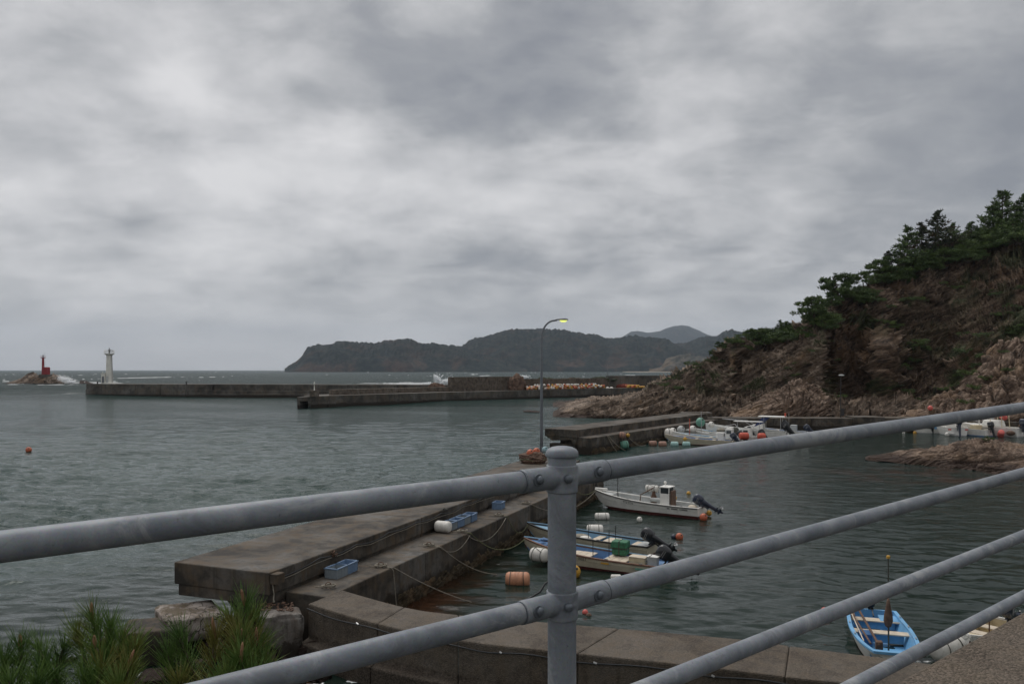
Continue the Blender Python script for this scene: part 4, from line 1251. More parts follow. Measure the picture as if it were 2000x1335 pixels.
for i in range(90):
    p = G(540 + R.uniform(-30, 34), 1180 + R.uniform(-4, 12), 1.36); s = R.uniform(.015, .05)
    db.box(p + Vector((0, 0, s * .3)), (s * 2, s, s * .6), rz=R.uniform(0, 3))
tag(db.build('debris', M['rust']), 'brown dry debris lying on the rough block at the pier root', kind='stuff')

# ------------------------------------------------------------------ middle pier
MO = Vector((6.2, 77.0, 0)); MU = Vector((0.565, 0.825, 0)); MV = Vector((0.825, -0.565, 0))


def mfr(t, p, q):
    return MO + MU * t + MV * p + Vector((0, 0, q))


mp = empty('pier', label='second concrete pier with a blocky overhanging end beyond the street lamp', cat='pier')
for a, b in ((0, 11), (11, 22), (22, 35)):
    MB().extrude([(-3.6, 2.2), (0, 2.2), (0, 1.45), (-3.6, 1.45)], a + 0.02, b - 0.02, mfr).build('slab', M['concrete'], mp, bevel=0.04)
    MB().extrude([(-3.5, 1.447), (-0.05, 1.447), (-0.05, 1.25), (-2.8, 1.05)], a + 0.1, b - 0.02, mfr).build('slab_support', M['concrete'], mp)
MB().extrude([(-2.5, 1.24), (-0.08, 1.24), (-0.08, -2), (-2.5, -2)], 1.2, 35, mfr).build('foundation', M['concrete'], mp)
MB().extrude([(-3.2, 0.75), (-0.1, 0.75), (-0.1, -2), (-3.0, -2)], 0.25, 1.19, mfr).build('foundation', M['concrete'], mp, bevel=0.05)
MB().extrude([(-0.55, 1.44), (-0.02, 1.44), (-0.02, 0.74), (-0.55, 0.74)], 0.1, 1.19, mfr).build('end_block', M['concrete'], mp, bevel=0.04)
for a, b in ((0.15, 8), (8, 17), (17, 26), (26, 35)):
    MB().extrude([(0.004, 1.5), (1.5, 1.48), (1.5, -2.2), (0.004, -2.2)], a + 0.02, b - 0.02, mfr).build('walkway_section', M['concrete'], mp, bevel=0.05)
crust('oyster_crust', mp, lambda t, o, z: mfr(t, 1.5 + o, z), 0.2, 30, -0.2, 0.45, 0.1, shell, 9, 0.09)
# back quay along the foot of the cliff
bq = empty('quay', label='low concrete quay along the foot of the cliff behind the far boats', cat='quay')
A0 = Vector((25.5, 107.2, 0)); BU = Vector((1, -0.05, 0)).normalized(); BV = Vector((-0.05, -1, 0)).normalized()


def bfr(t, p, q):
    return A0 + BU * t + BV * p + Vector((0, 0, q))


for a, b in ((-2, 4), (4, 9.5), (9.5, 14.5), (14.5, 20)):
    MB().extrude([(-3, 1.55), (0, 1.55), (0, -2), (-3, -2)], a + 0.02, b - 0.02, bfr).build('quay_section', M['concrete'], bq, bevel=0.05)
    MB().extrude([(0.003, 0.62), (0.35, 0.60), (0.35, -2), (0.003, -2)], a + 0.02, b - 0.02, bfr).build('fender_ledge', M['concrete'], bq, bevel=0.04)
MB().extrude([(-3, 1.75), (0.4, 1.75), (0.4, -2), (-3, -2)], 20.0, 24.0, bfr).build('quay_block', M['concrete'], bq, bevel=0.05)
MB().extrude([(-3.5, 1.62), (0.0, 1.62), (0.0, -2), (-3.5, -2)], 24.02, 34.0, bfr).build('quay_section', M['aggregate'], bq, bevel=0.05)
MB().extrude([(-4.2, 2.15), (-1.9, 2.15), (-1.9, 1.2), (-4.2, 1.2)], -2.2, 1.8, bfr).build('quay_block', M['concrete'], bq, bevel=0.05)

# ------------------------------------------------------------------ outer and inner breakwaters
bw = empty('breakwater', label='long low outer breakwater running behind the white lighthouse', cat='breakwater')
W0 = G(168, 773, 0); W1 = G(1010, 778.2, 0); WU = (W1 - W0).normalized(); WV = Vector((WU.y, -WU.x, 0)); WL = (W1 - W0).length


def wfr(t, p, q):
    return W0 + WU * t + WV * p + Vector((0, 0, q))


nseg = 16
for i in range(nseg):
    a, b = WL * i / nseg, WL * (i + 1) / nseg
    if i < 5:
        MB().extrude([(-9, 3.7), (0, 3.7), (0, 2.05), (0.25, 2.02), (0.25, -3), (-9, -3)], a + 0.06, b - 0.06, wfr).build('caisson', M['concrete_far'], bw)
    else:
        MB().extrude([(-9, 3.7 + 0.02 * (i % 3)), (-0.8, 3.7 + 0.02 * (i % 3)), (-0.8, 1.9), (0.2, 1.85), (0.2, 0.9), (0.7, 0.85), (0.7, -3), (-9, -3)], a + 0.03, b - 0.03, wfr).build('caisson', M['concrete_far'], bw)
for t, lab in ((3.0, 'left end of the outer breakwater'), (32.8, 'middle of the outer breakwater')):
    p = wfr(t, -1.2, 3.7)
    o = MB().lathe([(0.28, 0), (0.28, 0.1), (0.18, 0.2), (0.18, 0.5), (0.30, 0.62), (0.30, 0.78), (0.1, 0.86)], 12, Matrix.Translation(p)).build('bollard', M['motor'], None, smooth=True)
    tag(o, 'small black mooring bollard on the ' + lab, 'bollard', 'bollards on the outer breakwater')

ib = empty('breakwater', label='inner stone breakwater with parapet, tall wall and coloured floats on top', cat='breakwater')
I0 = G(578, 796, 0)


def poly_wall(parent, name, pts, prof, mat, step, bev=0):
    """wall along ground points pts; prof (offset away from the eye side, z)"""
    for p, q in zip(pts[:-1], pts[1:]):
        u = (q - p).normalized(); v = Vector((u.y, -u.x, 0)); L = (q - p).length
        n = max(1, round(L / step))
        for i in range(n):
            MB().extrude(prof, L * i / n + 0.02, L * (i + 1) / n - 0.02, lambda t, a, b: p + u * t - v * a + Vector((0, 0, b))).build(name, mat, parent, bevel=bev)


c0 = G(580, 796.5, 0); c1 = G(640, 793.5, 0); c2 = G(883, 783.5, 0); c3 = G(1060, 777.5, 0); c4 = G(1180, 773.5, 0); c5 = G(1325, 771, 0)
MB().extrude([(0.0, 2.3), (7, 2.3), (7, 1.35), (0.0, 1.35)], 0, (c1 - c0).length, lambda t, a, b: c0 + (c1 - c0).normalized() * t + Vector((0, 1, 0)) * a + Vector((0, 0, b))).build('pier_head', M['concrete_far'], ib, bevel=0.05)
for f0, f1 in ((0.0, 0.08), (0.42, 1.0)):
    MB().extrude([(0.15, 1.345), (7, 1.345), (7, -2), (0.15, -2)], (c1 - c0).length * f0 + .02, (c1 - c0).length * f1, lambda t, a, b: c0 + (c1 - c0).normalized() * t + Vector((0, 1, 0)) * a + Vector((0, 0, b))).build('pier_leg', M['concrete_far'], ib)
poly_wall(ib, 'quay_section', [c1, c2, c3, c4, c5], [(0, 2.35), (9, 2.35), (9, -2), (-0.35, -2), (-0.35, 0.45), (0, 0.5)], M['concrete_far'], 9.0)
b0 = D(649, 761, c1.y + 5); b0.z = 0; b1 = D(889, 761, 211); b1.z = 0
poly_wall(ib, 'parapet_stone', [b0, b1], [(0, 3.55), (1.2, 3.55), (1.2, 2.353), (0, 2.353)], M['masonry'], 7.0, 0.05)


def masonry_wall(parent, p, q, z0, z1, thick, rows, unit, seed):
    """courses of rubble blocks, each its own piece"""
    rr = random.Random(seed)
    u = (q - p).normalized(); v = Vector((-u.y, u.x, 0)); L = (q - p).length
    MB().extrude([(0.12, z1 - 0.03), (thick, z1 - 0.03), (thick, z0), (0.12, z0)], 0, L, lambda t, a, b: p + u * t + v * a + Vector((0, 0, b))).build('wall_core', M['masonry'], parent)
    h = (z1 - z0) / rows
    k = 0
    for r_ in range(rows):
        t = -0.0
        while t < L - 0.2:
            w = min(unit * rr.uniform(0.7, 1.4), L - t)
            lean = 0.10 * (z1 - z0 - r_ * h) / (z1 - z0) * 1.5
            off = rr.uniform(-0.05, 0.06) - lean
            MB().extrude([(off, z0 + (r_ + 1) * h - 0.02), (0.5, z0 + (r_ + 1) * h - 0.02), (0.5, z0 + r_ * h + 0.02), (off, z0 + r_ * h + 0.02)], t + 0.02, t + w - 0.02,
                         lambda s_, a, b: p + u * s_ + v * a + Vector((0, 0, b))).build('stone', M['masonry'], parent)
            t += w; k += 1
    return k


m0 = D(884, 761, 209); m0.z = 0; m1 = D(1012, 761, 225); m1.z = 0; m2 = D(1190, 761, 250); m2.z = 0; m3 = D(1250, 761, 260); m3.z = 0; m4 = D(1345, 761, 266); m4.z = 0
tw = empty('harbour_wall', label='tall rubble stone wall on the inner breakwater left of the brown net heap', cat='wall')
masonry_wall(tw, m0, m1, 2.352, 6.15, 2.0, 7, 1.25, 3)
tw2 = empty('harbour_wall', label='lower rubble stone wall behind the heap of coloured floats', cat='wall')
masonry_wall(tw2, m1, m2, 2.352, 5.45, 1.6, 6, 1.6, 4)
tw3 = empty('harbour_wall', label='plain concrete wall curving behind the red nets towards the cliff', cat='wall')
poly_wall(tw3, 'wall_panel', [m2, m3, m4], [(0, 6.15), (1.5, 6.15), (1.5, 2.352), (-0.2, 2.352)], M['concrete_far'], 8.0, 0.05)
# arch-like dark opening where the wall meets the cliff: the road cuts behind the rock
MB().box(c0 + Vector((3.1, 2.2, 3.0)), (1.7, 1.5, 1.3)).build('light_plinth', M['masonry'], ib, bevel=0.05)
lp = MB(); pb = c0 + Vector((3.1, 2.2, 3.65))
lp.lathe([(0.22, 0), (0.12, 0.12), (0.10, 1.25), (0.2, 1.3), (0.2, 1.5), (0.06, 1.6), (0.05, 1.9)], 10, Matrix.Translation(pb))
tag(lp.build('beacon_post', M['lightwhite'], None, smooth=True), 'small white beacon post on the block at the inner breakwater tip', 'beacon')

# heaps on the inner breakwater
def heap(name, c, r, seed, mat, label, cat):
    bm = bmesh.new(); bmesh.ops.create_icosphere(bm, subdivisions=5, radius=1)
    P = np.array([v.co[:] for v in bm.verts])
    n = fbm(P[:, 0] * 2.5 + seed, P[:, 1] * 2.5, P[:, 2] * 2.5, 4, seed) * 0.35 + ridged(P[:, 0] * 6, P[:, 1] * 6, P[:, 2] * 6, 3, seed + 1) * 0.2
    P = P * (1 + n)[:, None] * np.array(r)
    for v, p in zip(bm.verts, P): v.co = p
    me = bpy.data.meshes.new(name); bm.to_mesh(me); bm.free()
    for f in me.polygons: f.use_smooth = True
    me.materials.append(mat); o = link_mesh(name, me); o.location = c
    return tag(o, label, cat)


heap('net_heap', D(1009, 754, 222.5), (2.3, 1.6, 3.0), 3, M['net'], 'tall brown heap of nets piled against the end of the rubble wall', 'net heap')
heap('net_heap', D(852, 757, 213) + Vector((0, 1, 0.1)), (2.0, 1.2, 1.1), 5, M['net'], 'small brown heap behind the low parapet of the inner breakwater', 'net heap')
heap('net_heap', D(1222, 758, 252), (2.8, 1.2, 1.3), 7, M['rednet'], 'dark red heap of nets beside the yellow floats', 'net heap')
for px, s in ((1060, 1.0), (1072, .8), (1118, .9), (1130, .7), (1165, 1.1), (1176, 1.2), (1100, .6), (1200, .5)):
    o = heap('bush', D(px, 741, 250) + Vector((0, 0, -0.1)), (1.6 * s, 0.9, 0.8 * s), int(px), M['pine_brown'], 'low brownish bush showing over the wall behind the floats', 'bush'); tag(o, group='bushes behind the harbour wall')

# floats piled along the wall, each one a thing
fl_mesh = {}


def small_float(mat, r=0.32):
    key = (mat.name, r)
    if key not in fl_mesh:
        o = MB().ball((0, 0, 0), r, 10, 7).build('float', mat, None, smooth=True)
        fl_mesh[key] = o.data
        bpy.data.objects.remove(o)
    return fl_mesh[key]


pile_cols = [('orange', 'orange'), ('whitefloat', 'white'), ('yellow', 'yellow'), ('salmon', 'faded orange'), ('orange', 'orange'), ('yellow', 'yellow'), ('whitefloat', 'white')]
rr = random.Random(12)
for i in range(230):
    f = rr.random()
    px = 1029 + f * 150
    Yb = 223.0 + f * 20.5
    layer = rr.choice([0, 0, 1, 1, 2]) * (1.0 if 0.1 < f < 0.9 else 0.5)
    key, nm = rr.choice(pile_cols)
    if layer >= 1.5 and rr.random() < .5: key, nm = 'whitefloat', 'white'
    o = link_mesh('float', small_float(M[key], 0.34))
    o.location = (((px - 1000) / F) * Yb, Yb - 1.6 + rr.uniform(-0.9, 1.2) * (1 - layer * .3), 2.35 + 0.33 + layer * 0.46 + rr.uniform(0, .1))
    tag(o, '%s round float in the long float pile on the inner breakwater' % nm, 'float', '%s floats piled along the harbour wall' % nm)
for i in range(38):
    f = rr.random(); px = 1222 + f * 37; Yb = 248.5 + rr.uniform(-1, 1.5)
    key, nm = ('yellow', 'yellow') if rr.random() < .8 else ('orange', 'orange')
    o = link_mesh('float', small_float(M[key], 0.34))
    o.location = ((px - 1000) / F * Yb, Yb - 0.5, 2.35 + 0.33 + rr.choice([0, .4]) * (f < .7))
    tag(o, '%s round float in the short pile beside the red nets' % nm, 'float', '%s floats beside the red nets' % nm)
for px, s, lab in ((1186, .95, 'large white sack at the foot of the mast on the inner breakwater'), (1193.5, 1.0, 'right one of two white sacks beside the mast on the inner breakwater')):
    o = MB().ball(D(px, 757, 246) + Vector((0, -1.0, -0.25)), (s * .62, .6, .62), 12, 8).build('white_sack', M['whitefloat'], None, smooth=True)
    tag(o, lab, 'sack')
ms = MB(); bp = D(1187, 740, 251); bp.z = 5.4
ms.tube([bp, bp + Vector((0, 0, 4.2))], [0.14, 0.05], 8)
for a in range(3):
    ms.tube([bp + Vector((math.cos(a * 2.1) * .7, math.sin(a * 2.1) * .7, -0.4)), bp + Vector((0, 0, 1.1))], 0.09, 6)
tag(ms.build('mast', M['lamp_metal'], None, smooth=True), 'thin grey mast on three struts above the float pile', 'mast')
for px, py in ((1287, 741), (1297, 738)):
    pass

# ------------------------------------------------------------------ lighthouses
def lighthouse_white():
    base = W0 + WU * 7.0 + Vector((0, 4.0, 3.7))
    base.x = (213.5 - 1000) / F * base.y
    t = empty('lighthouse', base, 0, 'white concrete lighthouse with railed gallery on the breakwater tip', 'lighthouse')
    MB().lathe([(1.75, 0), (1.7, 0.25), (1.15, 0.3)], 24).build('base', M['lightwhite'], t)
    MB().lathe([(1.12, 0.26), (0.98, 4.0), (0.84, 8.5), (0.84, 8.8), (1.35, 9.15), (1.45, 9.2), (1.45, 9.4), (0.5, 9.42)], 20).build('tower', M['lightwhite'], t, auto=35)
    g = MB()
    for k in range(10):
        a = 2 * PI * k / 10
        g.cyl((1.4 * math.cos(a), 1.4 * math.sin(a), 9.4), (1.4 * math.cos(a), 1.4 * math.sin(a), 10.35), .04, n=6)
    for z in (9.85, 10.35):
        g.tube([(1.4 * math.cos(2 * PI * k / 20), 1.4 * math.sin(2 * PI * k / 20), z) for k in range(21)], .04, 6)
    g.build('gallery_rail', M['lightwhite'], t)
    MB().lathe([(0.28, 9.41), (0.28, 10.1), (0.34, 10.12), (0.34, 10.5), (0.12, 10.75), (0.12, 11.1)], 12).build('lantern', M['lamp_metal'], t, auto=35)
    MB().box((0.75, 0, 10.35), (.9, .6, .08), M=Matrix.Rotation(0.5, 4, 'Y')).cyl((.75, 0, 9.4), (.75, 0, 10.3), .05, n=6).build('solar_panel', M['lamp_metal'], t)
    a = MB().box((-1.55, -0.2, 1.55), (1.15, 1.2, 3.1)); a.box((-1.55, -0.2, 3.2), (1.4, 1.45, 0.16))
    a.box((-1.9, -0.2, 3.5), (0.12, 0.12, 0.55)); a.build('annex', M['lightwhite'], t, bevel=0.03)
    MB().box((-1.55, -0.815, 1.3), (0.62, 0.06, 2.0)).build('door', M['lamp_metal'], t)
    MB().box((-0.1, -1.12, 1.3), (0.7, 0.08, 2.1)).build('door', M['greywhite'], t)
    l = MB().cyl((1.12, -0.5, .3), (0.95, -0.5, 9.0), .035, n=5).cyl((1.12, -0.1, .3), (0.95, -0.1, 9.0), .035, n=5)
    l.build('ladder', M['lamp_metal'], t)


def lighthouse_red():
    base = D(88, 732, 458)
    t = empty('lighthouse', base, 0, 'small red lighthouse with attached red hut on the rocky islet', 'lighthouse')
    MB().box((0.2, 0, -0.6), (5.6, 3.6, 1.8)).build('plinth', M['concrete_far'], t, bevel=.06)
    MB().lathe([(0.78, 0.3), (0.70, 4), (0.58, 9.4), (0.6, 9.6), (1.25, 9.8), (1.3, 10.0), (0.3, 10.05)], 18, Matrix.Translation((-1.15, 0, 0))).build('tower', M['red'], t, auto=35)
    MB().box((0.9, 0, 2.4), (3.0, 2.4, 4.3)).build('hut', M['red'], t, bevel=.35)
    g = MB()
    for k in range(8):
        a = 2 * PI * k / 8
        g.cyl((-1.15 + 1.2 * math.cos(a), 1.2 * math.sin(a), 10.0), (-1.15 + 1.2 * math.cos(a), 1.2 * math.sin(a), 10.9), .035, n=5)
    g.tube([(-1.15 + 1.2 * math.cos(2 * PI * k / 16), 1.2 * math.sin(2 * PI * k / 16), 10.9) for k in range(17)], .035, 5)
    g.build('gallery_rail', M['red'], t)
    MB().lathe([(0.25, 10.0), (0.25, 10.9), (0.3, 11.0), (0.12, 11.4), (0.05, 12.0)], 10, Matrix.Translation((-1.15, 0, 0))).build('lantern', M['lamp_metal'], t)
    MB().cyl((-0.1, 0, 4.6), (-0.1, 0, 13.2), .045, n=5).build('aerial', M['lamp_metal'], t)
    r_ = MB()
    for x in (-0.4, 0.5, 1.4, 2.2): r_.cyl((x, -1, 4.5), (x, -1, 5.2), .03, n=5)
    r_.cyl((-.4, -1, 5.2), (2.2, -1, 5.2), .03, n=5).build('roof_rail', M['white'], t)


lighthouse_white(); lighthouse_red()
# ------------------------------------------------------------------ boats
def hull_station(L, B, fs, fb, s, bowf=0.03, keel=-0.2):
    hb = B / 2 * (0.86 + 0.14 * min(1, s / 0.4)) if s < 0.4 else B / 2 * (1 - (1 - bowf) * ((s - 0.4) / 0.6) ** 2.6)
    zs = fs + (fb - fs) * max(0, s) ** 2.3
    zk = keel + (fb * 0.55 - keel) * max(0, (s - 0.72) / 0.28) ** 2.2
    hc = hb * (0.80 - 0.25 * s ** 3)
    zc = zk + (0.14 if s < 0.7 else 0.14 + 0.1 * (s - .7)) * (1 - 0.3 * s)
    zc = min(zc, zs - 0.12)
    return hb, zs, zk, hc, zc


def make_boat(name, loc, rz, L, B, fs, fb, label, cat='boat', group=None, hull=None, inner=None, rail=None, bottom=None, thwarts=(0.25, 0.5), tm=None, bowf=0.03, floor=0.06, deck=0.80, sterndeck=0.0, wl=0.10, ns=26):
    t = empty(name, loc, rz, label, cat, group)
    S = [i / ns for i in range(ns + 1)]
    st = [hull_station(L, B, fs, fb, s, bowf) for s in S]

    def X(s, z, zs): return s * L - (0.10 * (1 - (z / max(zs, .1))) * L / 6 if s > 0.9 else 0) * ((s - 0.9) * 10 if s > .9 else 0)
    # bottom paint
    bot = MB(); up = MB()
    vb, vu = [], []
    for s, (hb, zs, zk, hc, zc) in zip(S, st):
        zw = max(wl + 0.02 * s, zk + 0.02)
        f = min(1, max(0, (zw - zc) / max(zs - zc, .01)))
        yw = hc + (hb - hc) * f
        if zw < zc: yw = hc * 0.98
        zw2 = max(zw, zc)
        ym = yw + (hb - yw) * 0.60; zm = zw2 + (zs - zw2) * 0.55
        rb = [(0, zk), (hc, zc), (yw, zw2)]
        ru = [(yw, zw2), (ym, zm), (ym + 0.018, zm + 0.012), (hb + 0.004, zs)]
        vb += [(X(s, z, zs), -y, z) for y, z in rb[::-1]] + [(X(s, z, zs), y, z) for y, z in rb[1:]]
        vu += [(X(s, z, zs), -y, z) for y, z in ru[::-1]] + [(X(s, z, zs), y, z) for y, z in ru]
    fb_ = []
    for i in range(ns):
        for k in range(4): fb_.append((i * 5 + k, i * 5 + k + 1, (i + 1) * 5 + k + 1, (i + 1) * 5 + k))
    fb_.append((0, 1, 2, 3, 4))
    bot.add(vb, fb_).build('bottom', bottom or M['antifoul'], t)
    fu = []
    for i in range(ns):
        for k in (0, 1, 2, 4, 5, 6): fu.append((i * 8 + k, i * 8 + k + 1, (i + 1) * 8 + k + 1, (i + 1) * 8 + k))
    fu.append((0, 1, 2, 3, 4, 5, 6, 7))
    k0 = ns * 8
    fu.append(tuple(k0 + k for k in (0, 1, 2, 3, 4, 5, 6, 7)))
    up.add(vu, fu).build('hull', hull, t, auto=25)
    # inside
    vi = []; w = 0.055
    for s, (hb, zs, zk, hc, zc) in zip(S, st):
        sx = max(s, 0.012)
        yi = max(hb - w, 0.005); zf = max(floor, zk + 0.10); yf = max(min(hc * 0.93, yi), 0.004)
        xx = sx * L if s < .99 else L - 0.06
        vi += [(xx, -yi, zs - 0.01), (xx, -yf, zf), (xx, yf, zf), (xx, yi, zs - 0.01)]
    fi = []
    for i in range(ns):
        for k in range(3): fi.append((i * 4 + k, i * 4 + k + 1, (i + 1) * 4 + k + 1, (i + 1) * 4 + k))
    fi.append((0, 1, 2, 3))
    MB().add(vi, fi).build('inner_hull', inner, t)
    # gunwale
    g = MB()
    for sg in (-1, 1):
        vs = []
        for s, (hb, zs, zk, hc, zc) in zip(S, st):
            x = s * L
            vs += [(x, sg * (hb + 0.03), zs - 0.035), (x, sg * (hb + 0.03), zs + 0.02), (x, sg * max(hb - 0.075, 0), zs + 0.02), (x, sg * max(hb - 0.075, 0), zs - 0.035)]
        fs_ = []
        for i in range(ns):
            for k in range(4): fs_.append((i * 4 + k, i * 4 + (k + 1) % 4, (i + 1) * 4 + (k + 1) % 4, (i + 1) * 4 + k))
        fs_ += [(0, 1, 2, 3), tuple(ns * 4 + k for k in range(4))]
        g.add(vs, fs_)
    hb0 = st[0][0]
    g.box((0.0, 0, st[0][1] - 0.012), (0.075, 2 * hb0 + 0.04, 0.066))
    if bowf > 0.1: g.box((L - 0.01, 0, st[-1][1] - 0.008), (0.09, 2 * st[-1][0] + 0.05, 0.07))
    g.build('gunwale', rail, t)
    # rub strip
    # bow deck
    if deck < 1:
        vs = []; n = 6
        for i in range(n + 1):
            s = deck + (1 - deck) * i / n
            hb, zs, *_ = hull_station(L, B, fs, fb, s, bowf)
            vs += [(s * L, -hb + .05, zs - 0.045), (s * L, max(hb - .05, -hb + .051), zs - 0.045)]
        vs += [(deck * L, vs[0][1] * .9, 0.1), (deck * L, vs[1][1] * .9, 0.1)]
        fs_ = [(2 * i, 2 * i + 1, 2 * i + 3, 2 * i + 2) for i in range(n)] + [(0, 1, 2 * n + 3, 2 * n + 2)]
        MB().add(vs, fs_).build('bow_deck', inner, t)
    if sterndeck:
        hb, zs, zk, hc, zc = hull_station(L, B, fs, fb, sterndeck)
        MB().box((sterndeck * L / 2 + .02, 0, zs * .5), (sterndeck * L, 2 * hc * .97, zs * .72)).build('stern_well', inner, t, bevel=.01)
    for s in thwarts:
        hb, zs, zk, hc, zc = hull_station(L, B, fs, fb, s, bowf)
        MB().box((s * L, 0, zs - 0.10), (0.34, 2 * (hb - 0.06), 0.04)).build('thwart', tm or M['planks'], t, bevel=.008)
        MB().box((s * L, 0, (zs - 0.12) * .5 + .03), (0.05, 2 * (hc * .95), zs - 0.18)).build('bulkhead', inner, t)
    for s in (0.14, 0.36, 0.62):
        hb, zs, *_ = hull_station(L, B, fs, fb, s, bowf)
        for sg in (-1, 1):
            MB().box((s * L, sg * (hb - .02), zs + .045), (0.14, .03, .03)).box((s * L, sg * (hb - .02), zs + .03), (0.03, .03, .04)).build('cleat', M['silver'], t)
    t['L'] = L
    return t


def make_outboard(parent, x, y, z, tilt=55, cowl=None, s=1.0, tiller=True, steer=0):
    """outboard clamped on the transom at (x, y, z), leg kicked up by tilt degrees; bow is +X"""
    cowl = cowl or M['motor']
    piv = Matrix.Translation((x, y, z)) @ Matrix.Rotation(math.radians(steer), 4, 'Z') @ Matrix.Rotation(math.radians(tilt), 4, 'Y')
    S_ = Matrix.Scale(s, 4)
    P = piv @ S_

    def b(m, name, mat, par, auto=40, bevel=0):
        m.v = [tuple(P @ Vector(v)) for v in m.v]
        return m.build(name, mat, par, auto=auto, bevel=bevel)
    leg = MB()
    def sect(c, hx, hy, n=14):
        return [(c[0] + hx * abs(math.cos(2 * PI * k / n)) ** .7 * math.copysign(1, math.cos(2 * PI * k / n)), c[1] + hy * abs(math.sin(2 * PI * k / n)) ** .8 * math.copysign(1, math.sin(2 * PI * k / n)), c[2]) for k in range(n)]

    def loft(m, secs, n=14):
        base = len(m.v)
        for c, hx, hy in secs: m.v += sect(c, hx, hy, n)
        for i in range(len(secs) - 1):
            for k in range(n): m.f.append((base + i * n + k, base + i * n + (k + 1) % n, base + (i + 1) * n + (k + 1) % n, base + (i + 1) * n + k))
        m.f.append(tuple(base + k for k in range(n))[::-1]); m.f.append(tuple(base + (len(secs) - 1) * n + k for k in range(n)))
    # leg hangs along -Z, slightly behind the transom (-X)
    loft(leg, [((-0.22, 0, 0.10), .15, .11), ((-0.24, 0, -0.05), .12, .08), ((-0.25, 0, -0.35), .09, .055), ((-0.26, 0, -0.62), .09, .045), ((-0.27, 0, -0.63), .17, .09), ((-0.28, 0, -0.65), .17, .09), ((-0.27, 0, -0.67), .09, .04), ((-0.27, 0, -0.80), .085, .045)])
    leg.lathe([(0.01, -.16), (.05, -.10), (.062, 0), (.055, .12), (.035, .19)], 12, Matrix.Translation((-0.27, 0, -0.80)) @ Matrix.Rotation(-PI / 2, 4, 'Y'))
    leg.add([(-.22, -.012, -.82), (-.36, -.012, -.82), (-.33, -.012, -1.0), (-.27, -.012, -.98), (-.22, .012, -.82), (-.36, .012, -.82), (-.33, .012, -1.0), (-.27, .012, -.98)],
            [(0, 1, 2, 3), (4, 5, 6, 7), (0, 1, 5, 4), (1, 2, 6, 5), (2, 3, 7, 6), (3, 0, 4, 7)])
    leg.box((-0.03, 0, 0.02), (.14, .20, .10)); leg.box((-0.10, .08, -0.12), (.05, .03, .34)); leg.box((-0.10, -.08, -0.12), (.05, .03, .34))
    root = b(leg, 'outboard_motor', cowl, parent)
    cw = MB()
    loft(cw, [((-0.20, 0, 0.10), .16, .12), ((-0.20, 0, 0.15), .22, .155), ((-0.21, 0, 0.30), .25, .175), ((-0.21, 0, 0.45), .25, .17), ((-0.20, 0, 0.54), .22, .15), ((-0.19, 0, 0.585), .15, .10), ((-0.18, 0, .595), .05, .03)], 18)
    b(cw, 'cowling', cowl, root)
    for dz in (0.30, 0.36):
        for sg in (-1, 1):
            b(MB().box((-0.20, sg * .176, dz), (0.26, .008, .014)), 'stripe', M['silver'], root, auto=None)
    pr = MB()
    for k in range(3):
        a = 2 * PI * k / 3
        T = Matrix.Translation((-0.485, 0, -0.80)) @ Matrix.Rotation(a, 4, 'X')
        vs = [T @ Vector(v) for v in ((.02, .0, .02), (-.02, .05, .06), (-.03, .06, .12), (.0, .0, .14), (.03, -.04, .10), (.03, -.03, .04))]
        pr.add(vs, [(0, 1, 2, 3, 4, 5)])
    pr.lathe([(.03, -.05), (.04, 0), (.02, .07)], 10, Matrix.Translation((-0.485, 0, -0.80)) @ Matrix.Rotation(-PI / 2, 4, 'Y'))
    b(pr, 'propeller', M['silver'], root)
    if tiller:
        tl = MB().tube([(0.0, 0, 0.12), (0.25, 0.02, 0.16), (0.42, 0.02, 0.17)], [.03, .028, .022], 8).tube([(0.42, 0.02, 0.17), (0.62, 0.02, 0.18)], .03, 10)
        b(tl, 'tiller', M['motor'], root)
    return root


def drum_profile(L, r, rings=True):
    h = L / 2
    pr = [(0.001, -h), (r * .55, -h + .005), (r * .86, -h + r * .12), (r, -h + r * .42)]
    for k in range(1, 5):
        z = -h + r * .42 + (L - r * .84) * k / 5
        if rings: pr += [(r, z - .02), (r * .955, z), (r, z + .02)]
        else: pr += [(r, z)]
    pr += [(r, h - r * .42), (r * .86, h - r * .12), (r * .55, h - .005), (.001, h)]
    return pr


def drum(loc, L, r, rz, mat, label, cat='float', group=None, tilt=0, ropes=True, rmat=None, lower=None):
    t = empty('float_drum', loc, 0, label, cat, group)
    T = Matrix.Rotation(rz, 4, 'Z') @ Matrix.Rotation(tilt, 4, 'Y') @ Matrix.Rotation(PI / 2, 4, 'Y')
    MB().lathe(drum_profile(L, r), 22, T).build('shell', mat, t, smooth=True)
    if ropes:
        m = MB()
        for k, q in enumerate((-.28, .26)):
            m.tube([T @ Vector((r * 1.03 * math.cos(a), r * 1.03 * math.sin(a), L * q + .03 * math.sin(a + k))) for a in [2 * PI * i / 16 for i in range(17)]], max(.011, r * .045), 5)
        m.tube([T @ Vector((r * 1.05 * math.cos(a), r * 1.05 * math.sin(a), L * z)) for a, z in ((2.2, -.30), (2.6, 0), (3.1, .28))], max(.010, r * .04), 5)
        m.build('lashing', rmat or M['rope_dark'], t, smooth=True)
    return t


def ball(loc, r, mat, label, cat='buoy', group=None, lug=True, rz=0.5):
    t = empty('buoy', loc, rz, label, cat, group)
    MB().ball((0, 0, 0), (r, r, r * 1.05), 20, 14).build('shell', mat, t, smooth=True)
    if lug: MB().lathe([(r * .22, 0), (r * .18, r * .12), (r * .10, r * .2)], 10, Matrix.Rotation(0.9, 4, 'X') @ Matrix.Translation((0, 0, r * .98))).build('lug', M['rope_dark'], t)
    return t


